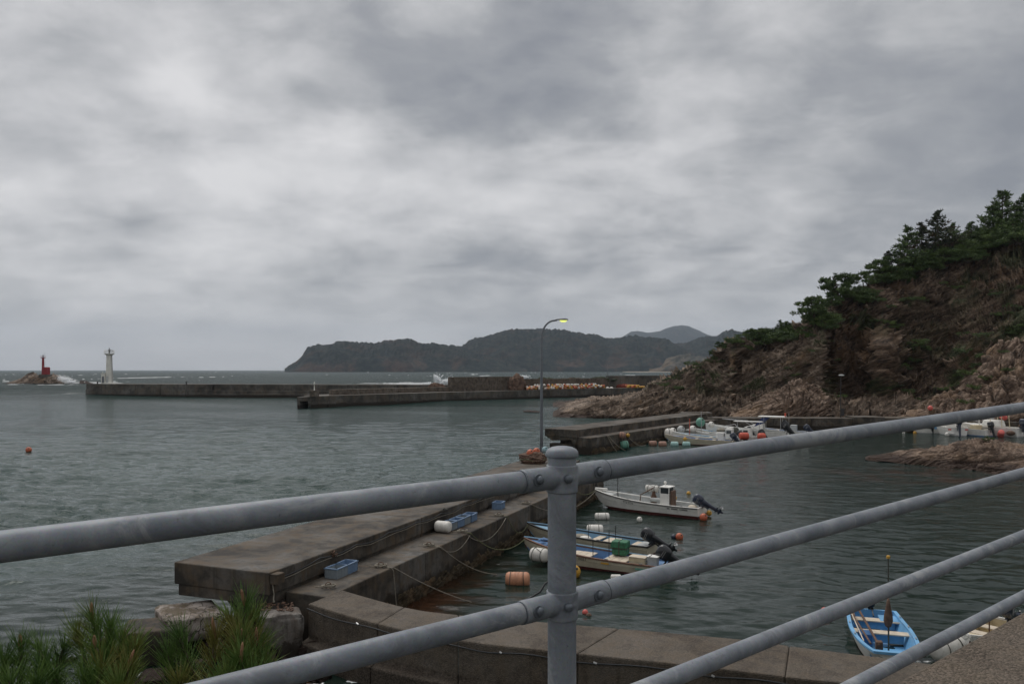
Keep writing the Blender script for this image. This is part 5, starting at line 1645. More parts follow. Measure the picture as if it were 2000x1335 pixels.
def lettering(text, size, mat, parent, Mx, name='lettering'):
    cu = bpy.data.curves.new('txt', 'FONT'); cu.body = text; cu.size = size; cu.extrude = 0.002
    cu.space_character = 1.05
    o = bpy.data.objects.new('txt', cu); COL.objects.link(o)
    dg = bpy.context.evaluated_depsgraph_get()
    me = bpy.data.meshes.new_from_object(o.evaluated_get(dg))
    bpy.data.objects.remove(o); bpy.data.curves.remove(cu)
    me.materials.clear(); me.materials.append(mat)
    me.transform(Mx)
    ob = link_mesh(name, me, parent)
    return ob


def side_frame(L, B, fs, fb, s0, s1, up, side=1, off=0.012):
    """matrix for flat print on the hull side: x runs from s0 towards s1"""
    def P(s, f):
        hb, zs, zk, hc, zc = hull_station(L, B, fs, fb, s)
        zw = max(0.10 + 0.02 * s, zc); fq = min(1, max(0, (zw - zc) / max(zs - zc, .01))); yw = hc + (hb - hc) * fq
        ym = yw + (hb - yw) * 0.60 + .018; zm = zw + (zs - zw) * 0.55
        return Vector((s * L, side * (ym + (hb - ym) * (f - .55) / .45), zm + (zs - zm) * (f - .55) / .45)) if f > .55 else Vector((s * L, side * (yw + (ym - yw) * f / .55), zw + (zm - zw) * f / .55))
    a = P(s0, up); b_ = P(s1, up); c = P(s0, min(up + .2, 1))
    x = (b_ - a).normalized(); u = (c - a); u = (u - x * u.dot(x)).normalized(); n = x.cross(u)
    m = Matrix((x, u, n)).transposed().to_4x4()
    if n.y * side < 0: n = -n
    m.translation = a + n * off
    return m


def heading(bow, stern):
    d = bow - stern
    return math.atan2(d.y, d.x), d.length


def P3(x, y, z=0): return Vector((x, y, z))


def stick(t, p, h, mat, name='rod', r=.015):
    return MB().tube([Vector(p), Vector(p) + Vector((0.0, 0.0, h))], r, 6).build(name, mat, t)


# --- boat A: white skiff with console
sA = P3(10.35, 43.3); bA = P3(4.9, 46.9)
rz, LA = heading(bA, sA)
a = make_boat('skiff', sA, rz, LA, 1.75, 0.58, 0.98, 'white console skiff with red waterline and pink flag, moored alone behind the others', 'boat', hull=M['white'], inner=M['greywhite'], rail=M['white'], thwarts=(0.30,), tm=M['greywhite'], deck=0.82, wl=0.13)
pars = (LA, 1.75, 0.58, 0.98)
MB().tube([(s * LA, sg * (hull_station(*pars, s)[0] + .035), hull_station(*pars, s)[1] - .03) for sg in (1,) for s in [i / 24 for i in range(25)]], .022, 6).build('rub_rail', M['blackrail'], a)
MB().tube([(s * LA, -(hull_station(*pars, s)[0] + .035), hull_station(*pars, s)[1] - .03) for s in [i / 24 for i in range(25)]], .022, 6).build('rub_rail', M['blackrail'], a)
cs = MB().box((2.05, 0, 0.62), (.55, .72, 1.05)); cs.build('console', M['white'], a, bevel=.03)
MB().box((2.05, 0, 1.30), (.50, .68, .30)).build('windscreen', M['glass_dark'], a, bevel=.02)
w = MB()
for x in (1.79, 2.31):
    for y in (-.34, .34): w.box((x, y, 1.32), (.05, .05, .36))
w.box((2.05, 0, 1.50), (.62, .80, .05)); w.build('console_roof', M['white'], a, bevel=.01)
MB().ball((2.15, 0, 1.72), .085, 14, 10).cyl((2.15, 0, 1.52), (2.15, 0, 1.68), .02, n=6).build('masthead_light', M['white'], a, smooth=True)
MB().box((1.66, .05, 0.85), (.12, .60, 0.95)).build('console_cover', M['brown'], a, bevel=.04)
stick(a, (4.95, .25, .35), 1.65, M['blackrail'], 'flag_pole', .018)
MB().box((4.95, .25, 2.12), (.03, .14, .30)).build('flag', M['pink'], a, bevel=.01)
MB().tube([(4.72, .45, .6), (4.9, .28, .8), (4.95, .25, 1.2)], .014, 6).build('brace', M['blackrail'], a)
lb_ = MB().tube([(3.45, .55, .5), (3.42, .45, 1.0), (3.1, .2, 1.2), (2.9, -.1, 1.35), (2.6, -.4, 1.4)], .03, 8); lb_.build('davit', M['rust'], a)
drum(a.matrix_basis @ Vector((3.05, -.25, 1.28)), .74, .20, rz + .1, M['whitefloat'], 'white drum float resting on the rusty hoop aboard the white console skiff')
MB().lathe([(.16, .5), (.2, .6), (.22, .75), (.12, .95), (.07, 1.15)], 12, Matrix.Translation((2.88, -.1, 0))).build('winch', M['rust'], a, smooth=True)
MB().lathe([(.001, -.45), (.11, -.44), (.12, 0), (.11, .44), (.001, .45)], 14, Matrix.Translation((2.55, .1, .72)) @ Matrix.Rotation(PI / 2, 4, 'Y')).build('rolled_tarp', M['greywhite'], a, smooth=True)
MB().tube([(3.9, .4, .45), (3.6, .1, .62)], .025, 6).build('oar', M['planks'], a)
MB().ball((.45, .25, .52), (.28, .22, .16), 12, 8).build('bundle', M['planks'], a, smooth=True)
MB().box((6.2, -.12, 1.03), (.75, .16, .09), rz=.08).build('anchor_roller', M['white'], a, bevel=.02)
make_outboard(a, -0.02, 0.05, .56, 62, M['motor_blue'], 1.12)
lettering('TT3-9771', .16, M['lettering'], a, side_frame(*pars, .672, .55, .60))
lettering('- ---- ----', .0, M['lettering'], a, Matrix()) if False else None
mk = MB()
fr = side_frame(*pars, .26, .15, .60)
for k, w_ in enumerate((.12, .05, .10, .11, .12, .05, .06, .11, .10, .09)):
    if k in (1, 5): continue
    for dx, dy, sx, sy in ((0, 0, .8, .2), (0, .045, .9, .2), (.1, .02, .18, .9), (.6, .02, .18, .9)):
        c = Vector((k * .115 + dx * w_ + .03, .03 + dy * .8, 0.0))
        mk.add([fr @ (c + Vector((a_ * sx * w_ / 2, b_ * sy * .10 / 2, 0))) for a_, b_ in ((-1, -1), (1, -1), (1, 1), (-1, 1))], [(0, 1, 2, 3)])
mk.build('painted_mark', M['lettering'], a)
lettering('V', .20, M['lettering'], a, Matrix.Translation((1.98, .365, .33)) @ Matrix.Rotation(PI, 4, 'Z') @ Matrix.Rotation(PI / 2, 4, 'X'))

# --- boat B: back one of the pair
sB = P3(6.05, 34.3); bB = P3(.72, 37.5)
rz, LB = heading(bB, sB)
b = make_boat('skiff', sB, rz, LB, 1.50, 0.50, 0.82, 'cream skiff with pale blue inside, behind the green-box skiff', 'boat', hull=M['cream'], inner=M['paleblue'], rail=M['blackrail'], thwarts=(0.12, 0.42), deck=0.80)
parB = (LB, 1.50, .50, .82)
MB().tube([(s * LB, -(hull_station(*parB, s)[0] - .02), hull_station(*parB, s)[1] + .025) for s in [i / 24 for i in range(25)]], .03, 6).build('rail_cap', M['paleblue'], b)
MB().box((1.85, .05, .46), (.62, .95, .06)).build('hatch_cover', M['planks'], b, bevel=.01)
MB().box((1.32, .3, .40), (.30, .40, .28)).build('bait_box', M['brown'], b, bevel=.01)
MB().box((.36, -.1, .44), (.5, .9, .05)).build('stern_board', M['greywhite'], b, bevel=.01)
MB().ball((3.4, 0, .45), (.42, .34, .14), 14, 8).build('net_pile', M['rope'], b, smooth=True)
MB().ball((3.1, .2, .47), (.3, .2, .1), 14, 8).build('net_pile', M['whitefloat'], b, smooth=True)
stick(b, (2.9, .30, .2), .95, M['blackrail']); stick(b, (1.45, .62, .2), 1.05, M['blackrail'])
make_outboard(b, -0.02, 0.0, .52, 66, M['motor'], 1.12, steer=-8)
MB().box((1.55, .775, .36), (.14, .02, .34)).build('side_patch', M['greenbox'], b)
MB().box((.42, .70, .16), (.62, .02, .09)).build('side_patch', M['rust'], b)
# --- boat C: front one with green box
sC = P3(6.1, 31.0); bC = P3(.52, 34.1)
rz, LC = heading(bC, sC)
c = make_boat('skiff', sC, rz, LC, 1.62, 0.46, 0.84, 'cream skiff with bright blue inside and a green box on its rail', 'boat', hull=M['cream'], inner=M['blue'], rail=M['woodrail'], thwarts=(), deck=0.82)
parC = (LC, 1.62, .46, .84)
MB().tube([(s * LC, -(hull_station(*parC, s)[0] - .03), hull_station(*parC, s)[1] + .03) for s in [i / 24 for i in range(25)]], .035, 6).build('rail_cap', M['paleblue'], c)
for x0, w_ in ((3.62, .95), (2.05, .95)):
    for k in range(3):
        MB().box((x0 + (k - 1) * w_ / 3, .12, .44), (w_ / 3 - .012, 1.06, .045)).build('deck_board', M['planks'], c, bevel=.006)
    MB().box((x0 + w_ / 2 + .02, .12, .24), (.04, 1.08, .42)).build('bulkhead', M['blue'], c)
MB().box((.55, .1, .24), (.8, 1.1, .36)).build('stern_well', M['blue'], c, bevel=.01)
stick(c, (3.0, .45, .2), 1.0, M['blackrail']); stick(c, (2.45, .1, .2), 1.35, M['blackrail'])
MB().tube([(4.45, -.05, .56), (4.2, .18, .66), (3.95, .42, .60), (3.8, .52, .50)], .075, 10).build('hose_coil', M['yellow'], c, smooth=True)
make_outboard(c, -0.02, 0.0, .46, 58, M['motor'], 1.15, steer=6)
lettering('TT3-8887', .18, M['lettering'], c, side_frame(*parC, .61, .45, .60))
MB().box((2.35, .80, .37), (.34, .012, .06), M=Matrix.Rotation(0, 4, 'Z')).build('side_patch', M['yellow'], c)
MB().box((.85, .745, .30), (.5, .03, .08)).build('side_patch', M['greenfloat'], c)
MB().box((5.55, .0, .84), (.10, .55, .06)).box((5.2, 0, .86), (.75, .06, .06), rz=.35).box((5.2, 0, .86), (.75, .06, .06), rz=-.35).build('bow_frame', M['blue'], c, bevel=.01)
gb = empty('green_box', c.matrix_basis @ Vector((2.15, -.42, .50)), rz + .08, 'green cloth-wrapped box tied with cord, sitting on the rail of the front skiff', 'box')
MB().box((0, 0, .14), (.62, .50, .27)).build('lower_bundle', M['greenbox'], gb, bevel=.06, seg=3)
MB().box((0, 0, .43), (.66, .54, .29)).build('upper_bundle', M['greenbox'], gb, bevel=.06, seg=3)
MB().box((0, 0, .285), (.67, .55, .02)).box((0, 0, .29), (.03, .56, .59)).build('cord', M['rope_dark'], gb)
cc = empty('fish_crate', c.matrix_basis @ Vector((1.12, .30, .20)), rz, 'cream plastic fish crate standing in the front skiff', 'crate')
m = MB()
for x, y, sx, sy in ((-.31, 0, .03, .44), (.31, 0, .03, .44), (0, -.21, .65, .03), (0, .21, .65, .03)): m.box((x, y, .24), (sx, sy, .48))
m.box((0, 0, .02), (.64, .44, .03)); m.build('body', M['crate_cream'], cc)
m = MB()
for z in (.10, .22, .34): m.box((0, .23, z), (.64, .02, .02)).box((.33, 0, z), (.02, .44, .02))
for x in (-.3, -.1, .1, .3): m.box((x, .228, .24), (.02, .016, .46))
m.build('ribs', M['crate_cream'], cc)
MB().box((0, 0, .485), (.68, .48, .025)).box((0, 0, .30), (.001, .001, .001)).build('lid', M['planks'], cc, bevel=.005)
pt = empty('bucket', c.matrix_basis @ Vector((.52, .32, .42)), rz, 'pale square plastic tub at the stern of the front skiff', 'tub')
MB().box((0, 0, .17), (.42, .36, .34), taper=.85).build('body', M['greywhite'], pt, bevel=.02)
MB().box((0, 0, .345), (.46, .40, .03)).build('rim', M['white'], pt, bevel=.008)
MB().tube([(.25, .05, .12), (.1, .18, .36), (-.05, .3, .45)], .015, 6).build('handle', M['motor'], pt)

# --- boat D: small blue open boat at the sea wall
sD = P3(11.35, 25.2); bD = P3(10.0, 20.75)
rz, LD = heading(bD, sD)
d = make_boat('rowing_boat', sD, rz, LD, 1.66, 0.42, 0.62, 'small sky blue open boat with oars moored against the sea wall', 'boat', hull=M['white'], inner=M['skyblue'], rail=M['skyblue'], thwarts=(0.16, 0.44), deck=0.90, bowf=0.62, wl=.04, floor=.02)
MB().box((.55, .42, .33), (.62, .52, .06)).build('stern_locker', M['skyblue'], d, bevel=.01)
for q, mm in (((1.2, -.62, .44), M['rust']), ((1.3, -.50, .46), M['brown'])):
    pass
MB().tube([(.2, -.40, .50), (3.9, -.30, .56)], .035, 8).box((.05, -.40, .5), (.5, .14, .03)).build('oar', M['rust'], d)
MB().tube([(.9, -.62, .46), (3.7, -.48, .52)], .028, 8).box((.7, -.62, .46), (.5, .12, .03)).build('oar', M['brown'], d)
MB().tube([(.5, -.66, .5), (3.4, -.62, .48)], .018, 8).build('boat_hook', M['planks'], d)
MB().box((2.35, -.45, .24), (.46, .34, .36)).build('battery_box', M['darkblue'], d, bevel=.02)
MB().box((3.75, -.28, .50), (.22, .18, .26)).build('fuel_can', M['rust'], d, bevel=.03)
MB().ball((3.55, .15, .15), (.22, .20, .13), 12, 8).build('rope_bundle', M['rope'], d, smooth=True)
stick(d, (3.6, -.02, .1), 1.15, M['rope_dark'], 'mast', .022)
MB().lathe([(.02, 0.95), (.08, 1.0), (.12, 1.14), (.11, 1.3), (.06, 1.55), (.025, 1.75)], 12, Matrix.Translation((3.55, -.02, 0))).build('furled_sail', M['brown'], d, smooth=True)
stick(d, (3.55, -.02, 1.9), .95, M['rope_dark'], 'mast', .016)
MB().lathe([(.05, 0), (.05, .06), (.03, .08)], 8, Matrix.Translation((3.55, -.02, 2.85))).build('mast_cap', M['yellow'], d)
make_outboard(d, -.02, 0, .40, 20, M['motor'], .8)
rope('mooring_rope', sagline(d.matrix_basis @ Vector((LD - .1, .3, .6)), G(1790, 1300, 1.5), .05, 8, .02, 3), .018, M['rope'], 'knotted pale rope tying the small blue boat to the sea wall')
rope('mooring_rope', sagline(d.matrix_basis @ Vector((LD, .45, .55)), d.matrix_basis @ Vector((LD + .1, -.5, .5)), .12, 8, .03, 4), .03, M['rope'], 'frayed rope hanging in a loop across the bow of the small blue boat')
# --- boat E: mostly behind the parapet
sE = P3(15.1, 24.2); bE = P3(12.75, 22.2)
rz, LE = heading(bE, sE)
e = make_boat('skiff', sE, rz, LE, 1.30, 0.42, 0.62, 'small cream boat half hidden behind the brown parapet at lower right', 'boat', hull=M['white'], inner=M['crate_cream'], rail=M['white'], thwarts=(0.3, .62), deck=0.78)
make_outboard(e, -.02, 0, .42, 60, M['motor_blue'], 1.0)
stick(e, (2.2, .2, .3), .8, M['rust'], 'rod', .02)

# --- far group beside the middle pier
def far_boat(name, s, b_, B, fs, fb, label, **k):
    rz, L = heading(b_, s)
    return make_boat(name, s, rz, L, B, fs, fb, label, **k), L


f1, L1 = far_boat('skiff', P3(23.2, 83.3), P3(16.7, 86.9), 1.9, .62, 1.0, 'blue lined wooden-sided skiff nearest the row of drum floats', hull=M['cream'], inner=M['blue'], rail=M['planks'], thwarts=(.3, .55), deck=.8)
MB().box((1.3, 0, .85), (.6, .7, 1.15)).build('console', M['white'], f1, bevel=.04)
MB().box((1.3, 0, 1.15), (.62, .5, .3)).build('windscreen', M['glass_dark'], f1)
make_outboard(f1, -.02, 0, .6, 40, M['motor_blue'], 1.3)
f2, L2 = far_boat('skiff', P3(24.6, 85.6), P3(18.0, 89.2), 1.9, .66, 1.1, 'blue and white skiff with tall white wheel stand, second from the drum floats', hull=M['white'], inner=M['paleblue'], rail=M['white'], thwarts=(.45,), deck=.78)
MB().box((1.2, 0, 1.0), (.7, .8, 1.35)).build('console', M['white'], f2, bevel=.04)
MB().box((1.2, .41, 1.3), (.5, .03, .35)).build('window', M['glass_dark'], f2)
MB().box((2.3, 0, .9), (.6, .9, .6)).build('engine_box', M['white'], f2, bevel=.05)
make_outboard(f2, -.02, 0, .62, 45, M['motor'], 1.35)
stick(f2, (4.3, 0, .5), 2.9, M['silver'], 'pole', .035); stick(f2, (5.6, 0, .5), 2.1, M['redfloat'], 'pole', .04)
f3, L3 = far_boat('skiff', P3(27.2, 86.6), P3(20.4, 90.8), 2.0, .72, 1.1, 'plain white working skiff between the blue skiffs and the motor cruiser', hull=M['white'], inner=M['greywhite'], rail=M['white'], thwarts=(.5,), deck=.75)
MB().box((1.6, 0, 1.0), (.9, .9, 1.2)).build('console', M['white'], f3, bevel=.04)
MB().box((1.7, .46, 1.2), (.5, .03, .4)).build('window', M['glass_dark'], f3)
MB().box((1.5, 0, 2.35), (3.0, .9, .07)).build('canopy_board', M['white'], f3)
for x in (.3, 2.7): stick(f3, (x, 0, .6), 1.72, M['silver'], 'pole', .03)
MB().ball((3.0, 0, 1.25), (.5, .5, .45), 12, 8).build('covered_winch', M['rope_dark'], f3, smooth=True)
make_outboard(f3, -.02, 0, .68, 40, M['motor'], 1.35)
f4, L4 = far_boat('motor_cruiser', P3(30.6, 88.6), P3(22.6, 93.0), 2.3, .85, 1.35, 'large white motor boat with blue windscreen pillar and flat roof board', hull=M['white'], inner=M['greywhite'], rail=M['white'], thwarts=(), deck=.35, bottom=M['greywhite'])
f4.scale = (1, 1, 1.32)
vs = [(2.5, -.75, 1.0), (2.5, .75, 1.0), (4.6, .65, 1.15), (4.6, -.65, 1.15), (2.5, -.65, 1.45), (2.5, .65, 1.45), (3.5, .55, 1.4), (3.5, -.55, 1.4)]
MB().add(vs, [(0, 1, 5, 4), (1, 2, 6, 5), (2, 3, 7, 6), (3, 0, 4, 7), (4, 5, 6, 7)]).build('cuddy', M['white'], f4, bevel=.03)
for y in (-.62, .62):
    MB().add([(3.5, y, 1.25), (3.0, y, 1.25), (1.9, y, 2.02), (2.6, y, 2.02), (3.5, y * .93, 1.25), (3.0, y * .93, 1.25), (1.9, y * .93, 2.02), (2.6, y * .93, 2.02)],
             [(0, 1, 2, 3), (4, 5, 6, 7), (0, 3, 7, 4), (1, 2, 6, 5), (0, 1, 5, 4), (2, 3, 7, 6)]).build('windscreen_pillar', M['navy_cloth'], f4)
MB().box((1.6, 0, 2.1), (2.9, 1.5, .08)).build('roof_board', M['white'], f4, bevel=.03)
for x in (.6, 2.4):
    for y in (-.6, .6): stick(f4, (x, y, .8), 1.28, M['silver'], 'pole', .03)
r_ = MB().tube([(3.4, .9, 1.2), (4.5, .85, 1.65), (6.0, .5, 1.75), (7.2, 0, 1.8), (6.0, -.5, 1.75), (4.5, -.85, 1.65), (3.4, -.9, 1.2)], .022, 6); r_.build('bow_rail', M['silver'], f4)
MB().box((2.8, 0, 1.35), (.1, .8, .5)).build('helm', M['greywhite'], f4)
make_outboard(f4, -.02, .3, .8, 50, M['motor'], 1.6); 
stick(f4, (-.1, -.5, .9), 1.5, M['silver'], 'pole', .02)
MB().box((.2, 0, 2.28), (.16, .16, .30)).build('flag', M['redfloat'], f4)
f5, L5 = far_boat('skiff', P3(25.8, 92.6), P3(20.0, 96.2), 1.9, .6, 1.0, 'grey-white skiff furthest back beside the middle pier walkway', hull=M['greywhite'], inner=M['greywhite'], rail=M['white'], thwarts=(.3, .6))
MB().box((2.6, 0, .8), (.8, .9, 1.0)).build('console', M['white'], f5, bevel=.05)

f6, L6 = far_boat('skiff', P3(26.6, 89.2), P3(21.4, 92.6), 1.9, .8, 1.2, 'white skiff with crossed rails wedged between the grey-white skiff and the motor boat', hull=M['white'], inner=M['paleblue'], rail=M['white'], thwarts=(.3, .6))
MB().box((1.9, .1, 1.1), (.8, .8, .9)).build('console', M['white'], f6, bevel=.04)
MB().tube([(.6, .7, .9), (1.6, .2, 1.9), (3.0, -.3, 1.6), (3.8, -.6, 1.1)], .03, 6).build('bent_rail', M['silver'], f6)
MB().ball((3.3, 0, 1.1), (.5, .4, .25), 12, 8).build('net_pile', M['rope'], f6, smooth=True)
make_outboard(f6, -.02, 0, .8, 40, M['motor'], 1.35)
f7, L7 = far_boat('skiff', P3(34.5, 92.8), P3(29.3, 95.6), 1.9, .8, 1.2, 'white skiff lying just beyond the stern of the large white motor boat', hull=M['white'], inner=M['blue'], rail=M['white'], thwarts=(.3, .6))
MB().box((1.6, 0, 1.1), (.7, .8, .9)).build('console', M['greywhite'], f7, bevel=.04)
make_outboard(f7, -.02, 0, .8, 50, M['motor_blue'], 1.35)
# row of drums in front of them
row = [(1275, 868.5, .42, 'brownpink', 'faded pink-brown drum float with white ends, leftmost of the floating row'), (1294, 869.5, .42, 'brownpink', 'plain faded pink-brown drum float, second in the floating row'),
       (1312, 862, .42, 'whitefloat', 'white drum float just behind the second pink-brown drum'), (1317.5, 870, .42, 'aqua', 'pale aqua-white drum float right of the two pink-brown drums'),
       (1330.5, 864, .40, 'whitefloat', 'dirty white drum float tucked under the bow of the blue skiff'), (1340.5, 870, .42, 'aqua', 'bluest aqua drum float in the floating row'),
       (1354.5, 866, .44, 'whitefloat', 'large white drum float with dark marks right of the aqua drum'), (1371, 866.5, .40, 'aqua', 'small greenish white drum float near the right of the floating row'), (1383, 867.5, .38, 'whitefloat', 'last white drum float in the row, near the outboards')]
for i, (px, py, r, mt, lab) in enumerate(row):
    drum(G(px, py, 0.0) + Vector((0, 0, .12)), .82, .33, R.uniform(-.25, .2), M[mt], lab, group='drum floats rowed off the middle pier', ropes=(i % 2 == 0), tilt=0)
drum(mfr(17.2, 2.3, .78), 1.1, .62, .2, M['whitefloat'], 'big white drum fender hung on the middle pier at the bow of the blue skiffs', tilt=.15)
drum(mfr(16.0, 2.0, .9), 1.1, .62, .5, M['whitefloat'], 'second big white drum fender partly behind the first') if False else None
drum(mfr(6.6, 1.86, .35), .85, .42, math.radians(8), M['greenfloat'], 'mottled green drum fender hanging off the middle pier', tilt=-.1)
drum(mfr(6.4, 1.75, 1.32), .62, .36, math.radians(8), M['brownpink'], 'dark tyre-brown drum fender above the green one', tilt=.2)
ball(mfr(7.7, 1.75, 1.25), .2, M['yellow'], 'small yellow buoy hanging beside the brown and green drum fenders')
for (px, py, r, mt, lab) in ((1368, 824, .5, 'greenfloat', 'green ball float behind the blue skiffs'), (1353, 838, .42, 'whitefloat', 'white ball float in front of the green ball behind the skiffs'), (1389, 829, .35, 'whitefloat', 'white round float above the wheel stands'),
                             (1330, 839, .45, 'greywhite', 'grey round fender at the bow of the second blue skiff'), (1314, 842, .40, 'whitefloat', 'white fender ball beside the big white drum')):
    ball(D(px, py, 90), r, M[mt], lab)
for px, py, L_, mt, lab in ((1453, 851, 1.0, 'redfloat', 'larger orange-red drum fender along the white motor boat'), (1487.5, 852, .8, 'redfloat', 'smaller orange-red drum fender nearer the white motor boat stern')):
    drum(D(px, py, 85.2), L_, .38, 0.1, M[mt], lab, ropes=False)
ball(D(1338, 856.5, 84.4), .2, M['yellow'], 'yellow ball resting inside the nearest blue skiff', lug=False)
# --- right group
def right_boat(px, py, ang, L, B, fs, fb, label, **k):
    p = G(px, py, 0)
    return make_boat('skiff', p, math.radians(ang), L, B, fs, fb, label, **k)


g1 = right_boat(1842, 846, 168, 3.6, 1.5, .55, .75, 'flat grey-white punt with a blue box, leftmost of the right-hand boats', hull=M['white'], inner=M['greywhite'], rail=M['greywhite'], thwarts=(.5,), bottom=M['greywhite'], bowf=.6)
MB().box((.8, 0, .75), (.7, .7, .5)).build('blue_tub', M['skyblue'], g1, bevel=.03)
make_outboard(g1, 1.6, .8, .5, 0, M['motor'], .8, tiller=False)
g2 = right_boat(1871, 851, 80, 6.5, 2.7, 1.0, 1.5, 'white cabin boat seen stern on with a tall dark outboard', hull=M['white'], inner=M['white'], rail=M['white'], thwarts=(), bottom=M['greywhite'], deck=.5)
MB().box((2.2, 0, 1.5), (2.0, 1.8, 1.4)).build('cabin', M['white'], g2, bevel=.1)
MB().box((1.18, .45, 1.75), (.03, .5, .5)).box((1.18, -.45, 1.75), (.03, .5, .5)).build('cabin_window', M['glass_dark'], g2)
make_outboard(g2, -.02, 0, 1.15, 8, M['motor_blue'], 1.9, tiller=False)
MB().box((-.05, .95, .78), (.04, .35, .16)).box((-.05, -.95, .78), (.04, .35, .16)).build('stern_light', M['coral'], g2)
MB().box((-.25, .85, .28), (.5, .8, .08)).build('swim_step', M['greywhite'], g2)
drum(G(1847.5, 848, 0) + Vector((0, 0, .35)), .75, .2, 0, M['whitefloat'], 'white fender left of the cabin boat stern', ropes=False)
ball(G(1850, 851, 0) + Vector((0, 0, .2)), .26, M['whitefloat'], 'white ball fender low beside the cabin boat stern')
drum(G(1901, 849, 0) + Vector((0, 0, .3)), .8, .2, .1, M['whitefloat'], 'white fender between the cabin boat and the round-bowed skiff', ropes=False)
g3 = right_boat(1932, 852, 118, 5.2, 2.0, .8, 1.25, 'round-bowed white skiff with blue stripe left of the pink fenders', hull=M['white'], inner=M['cream'], rail=M['white'], thwarts=(.4,), bottom=M['blue'])
MB().box((1.6, 0, .9), (.7, 1.3, .8)).build('seat_box', M['crate_cream'], g3, bevel=.04)
stick(g3, (1.4, -.3, 1.2), 1.5, M['white'], 'pole', .07)
make_outboard(g3, -.02, 0, .85, 15, M['motor'], 1.5)
g4 = right_boat(1993, 853, 125, 7.5, 2.6, 1.05, 1.6, 'white motor boat with curved roll bar at the right edge', hull=M['white'], inner=M['white'], rail=M['white'], thwarts=(), bottom=M['greywhite'], deck=.45)
MB().box((3.0, 0, 1.5), (1.8, 1.5, .8), taper=1.2).build('cuddy', M['white'], g4, bevel=.15)
m = MB()
for x in (1.6, 2.9): m.tube([(x, -1.0, 1.0), (x + .1, -.95, 2.6), (x + .1, -.6, 2.85), (x + .1, .6, 2.85), (x + .1, .95, 2.6), (x, 1.0, 1.0)], .05, 8)
m.box((2.35, 0, 2.9), (1.6, 1.4, .06)); m.build('roll_bar', M['crate_cream'], g4)
m = MB().tube([(3.5, 1.1, 1.3), (5, 1.0, 1.9), (7.2, .2, 2.1), (7.2, -.2, 2.1), (5, -1.0, 1.9), (3.5, -1.1, 1.3)], .03, 6); m.build('bow_rail', M['silver'], g4)
make_outboard(g4, -.02, 0, 1.1, 5, M['motor_blue'], 1.8, tiller=False)
MB().ball((0.5, 1.35, .5), (.5, .3, .3), 12, 8).build('net_bundle', M['net'], g4, smooth=True)
g5 = right_boat(1975, 843, 150, 6.0, 2.2, .9, 1.4, 'pale grey boat with bow rails lying behind the two rightmost boats', hull=M['greywhite'], inner=M['greywhite'], rail=M['white'], thwarts=(.4,))
m = MB().tube([(2.5, .9, 1.0), (3.5, .9, 1.7), (5.6, .3, 2.1), (5.6, -.3, 2.1), (3.5, -.9, 1.7), (2.5, -.9, 1.0)], .03, 6); m.build('bow_rail', M['silver'], g5)
MB().box((2, 0, 1.35), (1.4, 1.4, .8)).build('cabin', M['greywhite'], g5, bevel=.08)
g6 = right_boat(1915, 842, 130, 5.4, 2.0, .9, 1.3, 'white open skiff with orange net behind the round-bowed skiff', hull=M['white'], inner=M['cream'], rail=M['skyblue'], thwarts=(.4, .65))
MB().box((1.5, 0, 1.2), (.8, 1.0, .9)).build('console', M['white'], g6, bevel=.06)
MB().ball((3.2, 0, 1.1), (.6, .5, .3), 12, 8).build('net_pile', M['orange'], g6, smooth=True)
g7 = right_boat(1955, 838, 140, 5.4, 2.0, .9, 1.3, 'white skiff with blue inside furthest back in the right-hand row', hull=M['white'], inner=M['blue'], rail=M['white'], thwarts=(.4, .65))
MB().tube([(1.0, .7, .9), (1.2, .5, 2.3), (1.2, -.5, 2.3), (1.0, -.7, .9)], .04, 6).build('arch', M['silver'], g7)
ball(G(1951, 847, 0) + Vector((0, 0, .45)), .45, M['coral'], 'pink ball fender at the right-hand boats, upper of the two'); drum(G(1955, 853, 0) + Vector((0, 0, .4)), .9, .36, 1.2, M['coral'], 'pink drum fender under the pink ball by the right-hand boats', ropes=False, tilt=.7)
drum(D(1960, 814.5, 98), .75, .32, .3, M['coral'], 'coral red float high behind the right-hand boats', ropes=False, tilt=.3)
rq = empty('quay', label='low mooring quay behind the right-hand boats', cat='quay')
for a_, b_ in ((0, 7), (7, 14), (14, 22), (22, 34)):
    MB().box(((a_ + b_) / 2 + 50.5, 103.0 - (a_ + b_) / 2 * .16, 0.2), (b_ - a_ - .03, 3.0, 2.6), rz=-.158).build('quay_section', M['concrete'], rq, bevel=.05)
for px, py, r, mt, lab in ((1765, 845.5, .16, 'whitefloat', 'tiny white buoy left of the two stacked pale ones'), (1788, 841, .24, 'whitefloat', 'white buoy above a yellow-white one near the punt'), (1787, 845.5, .22, 'yellow', 'yellowish buoy low by the white one near the punt')):
    ball(G(px, py, 0) + Vector((0, 0, .05)), r, M[mt], lab)
ball(D(1817, 796.5, 108), .33, M['coral'], 'pink round float hung on the pale rock slope', lug=False)

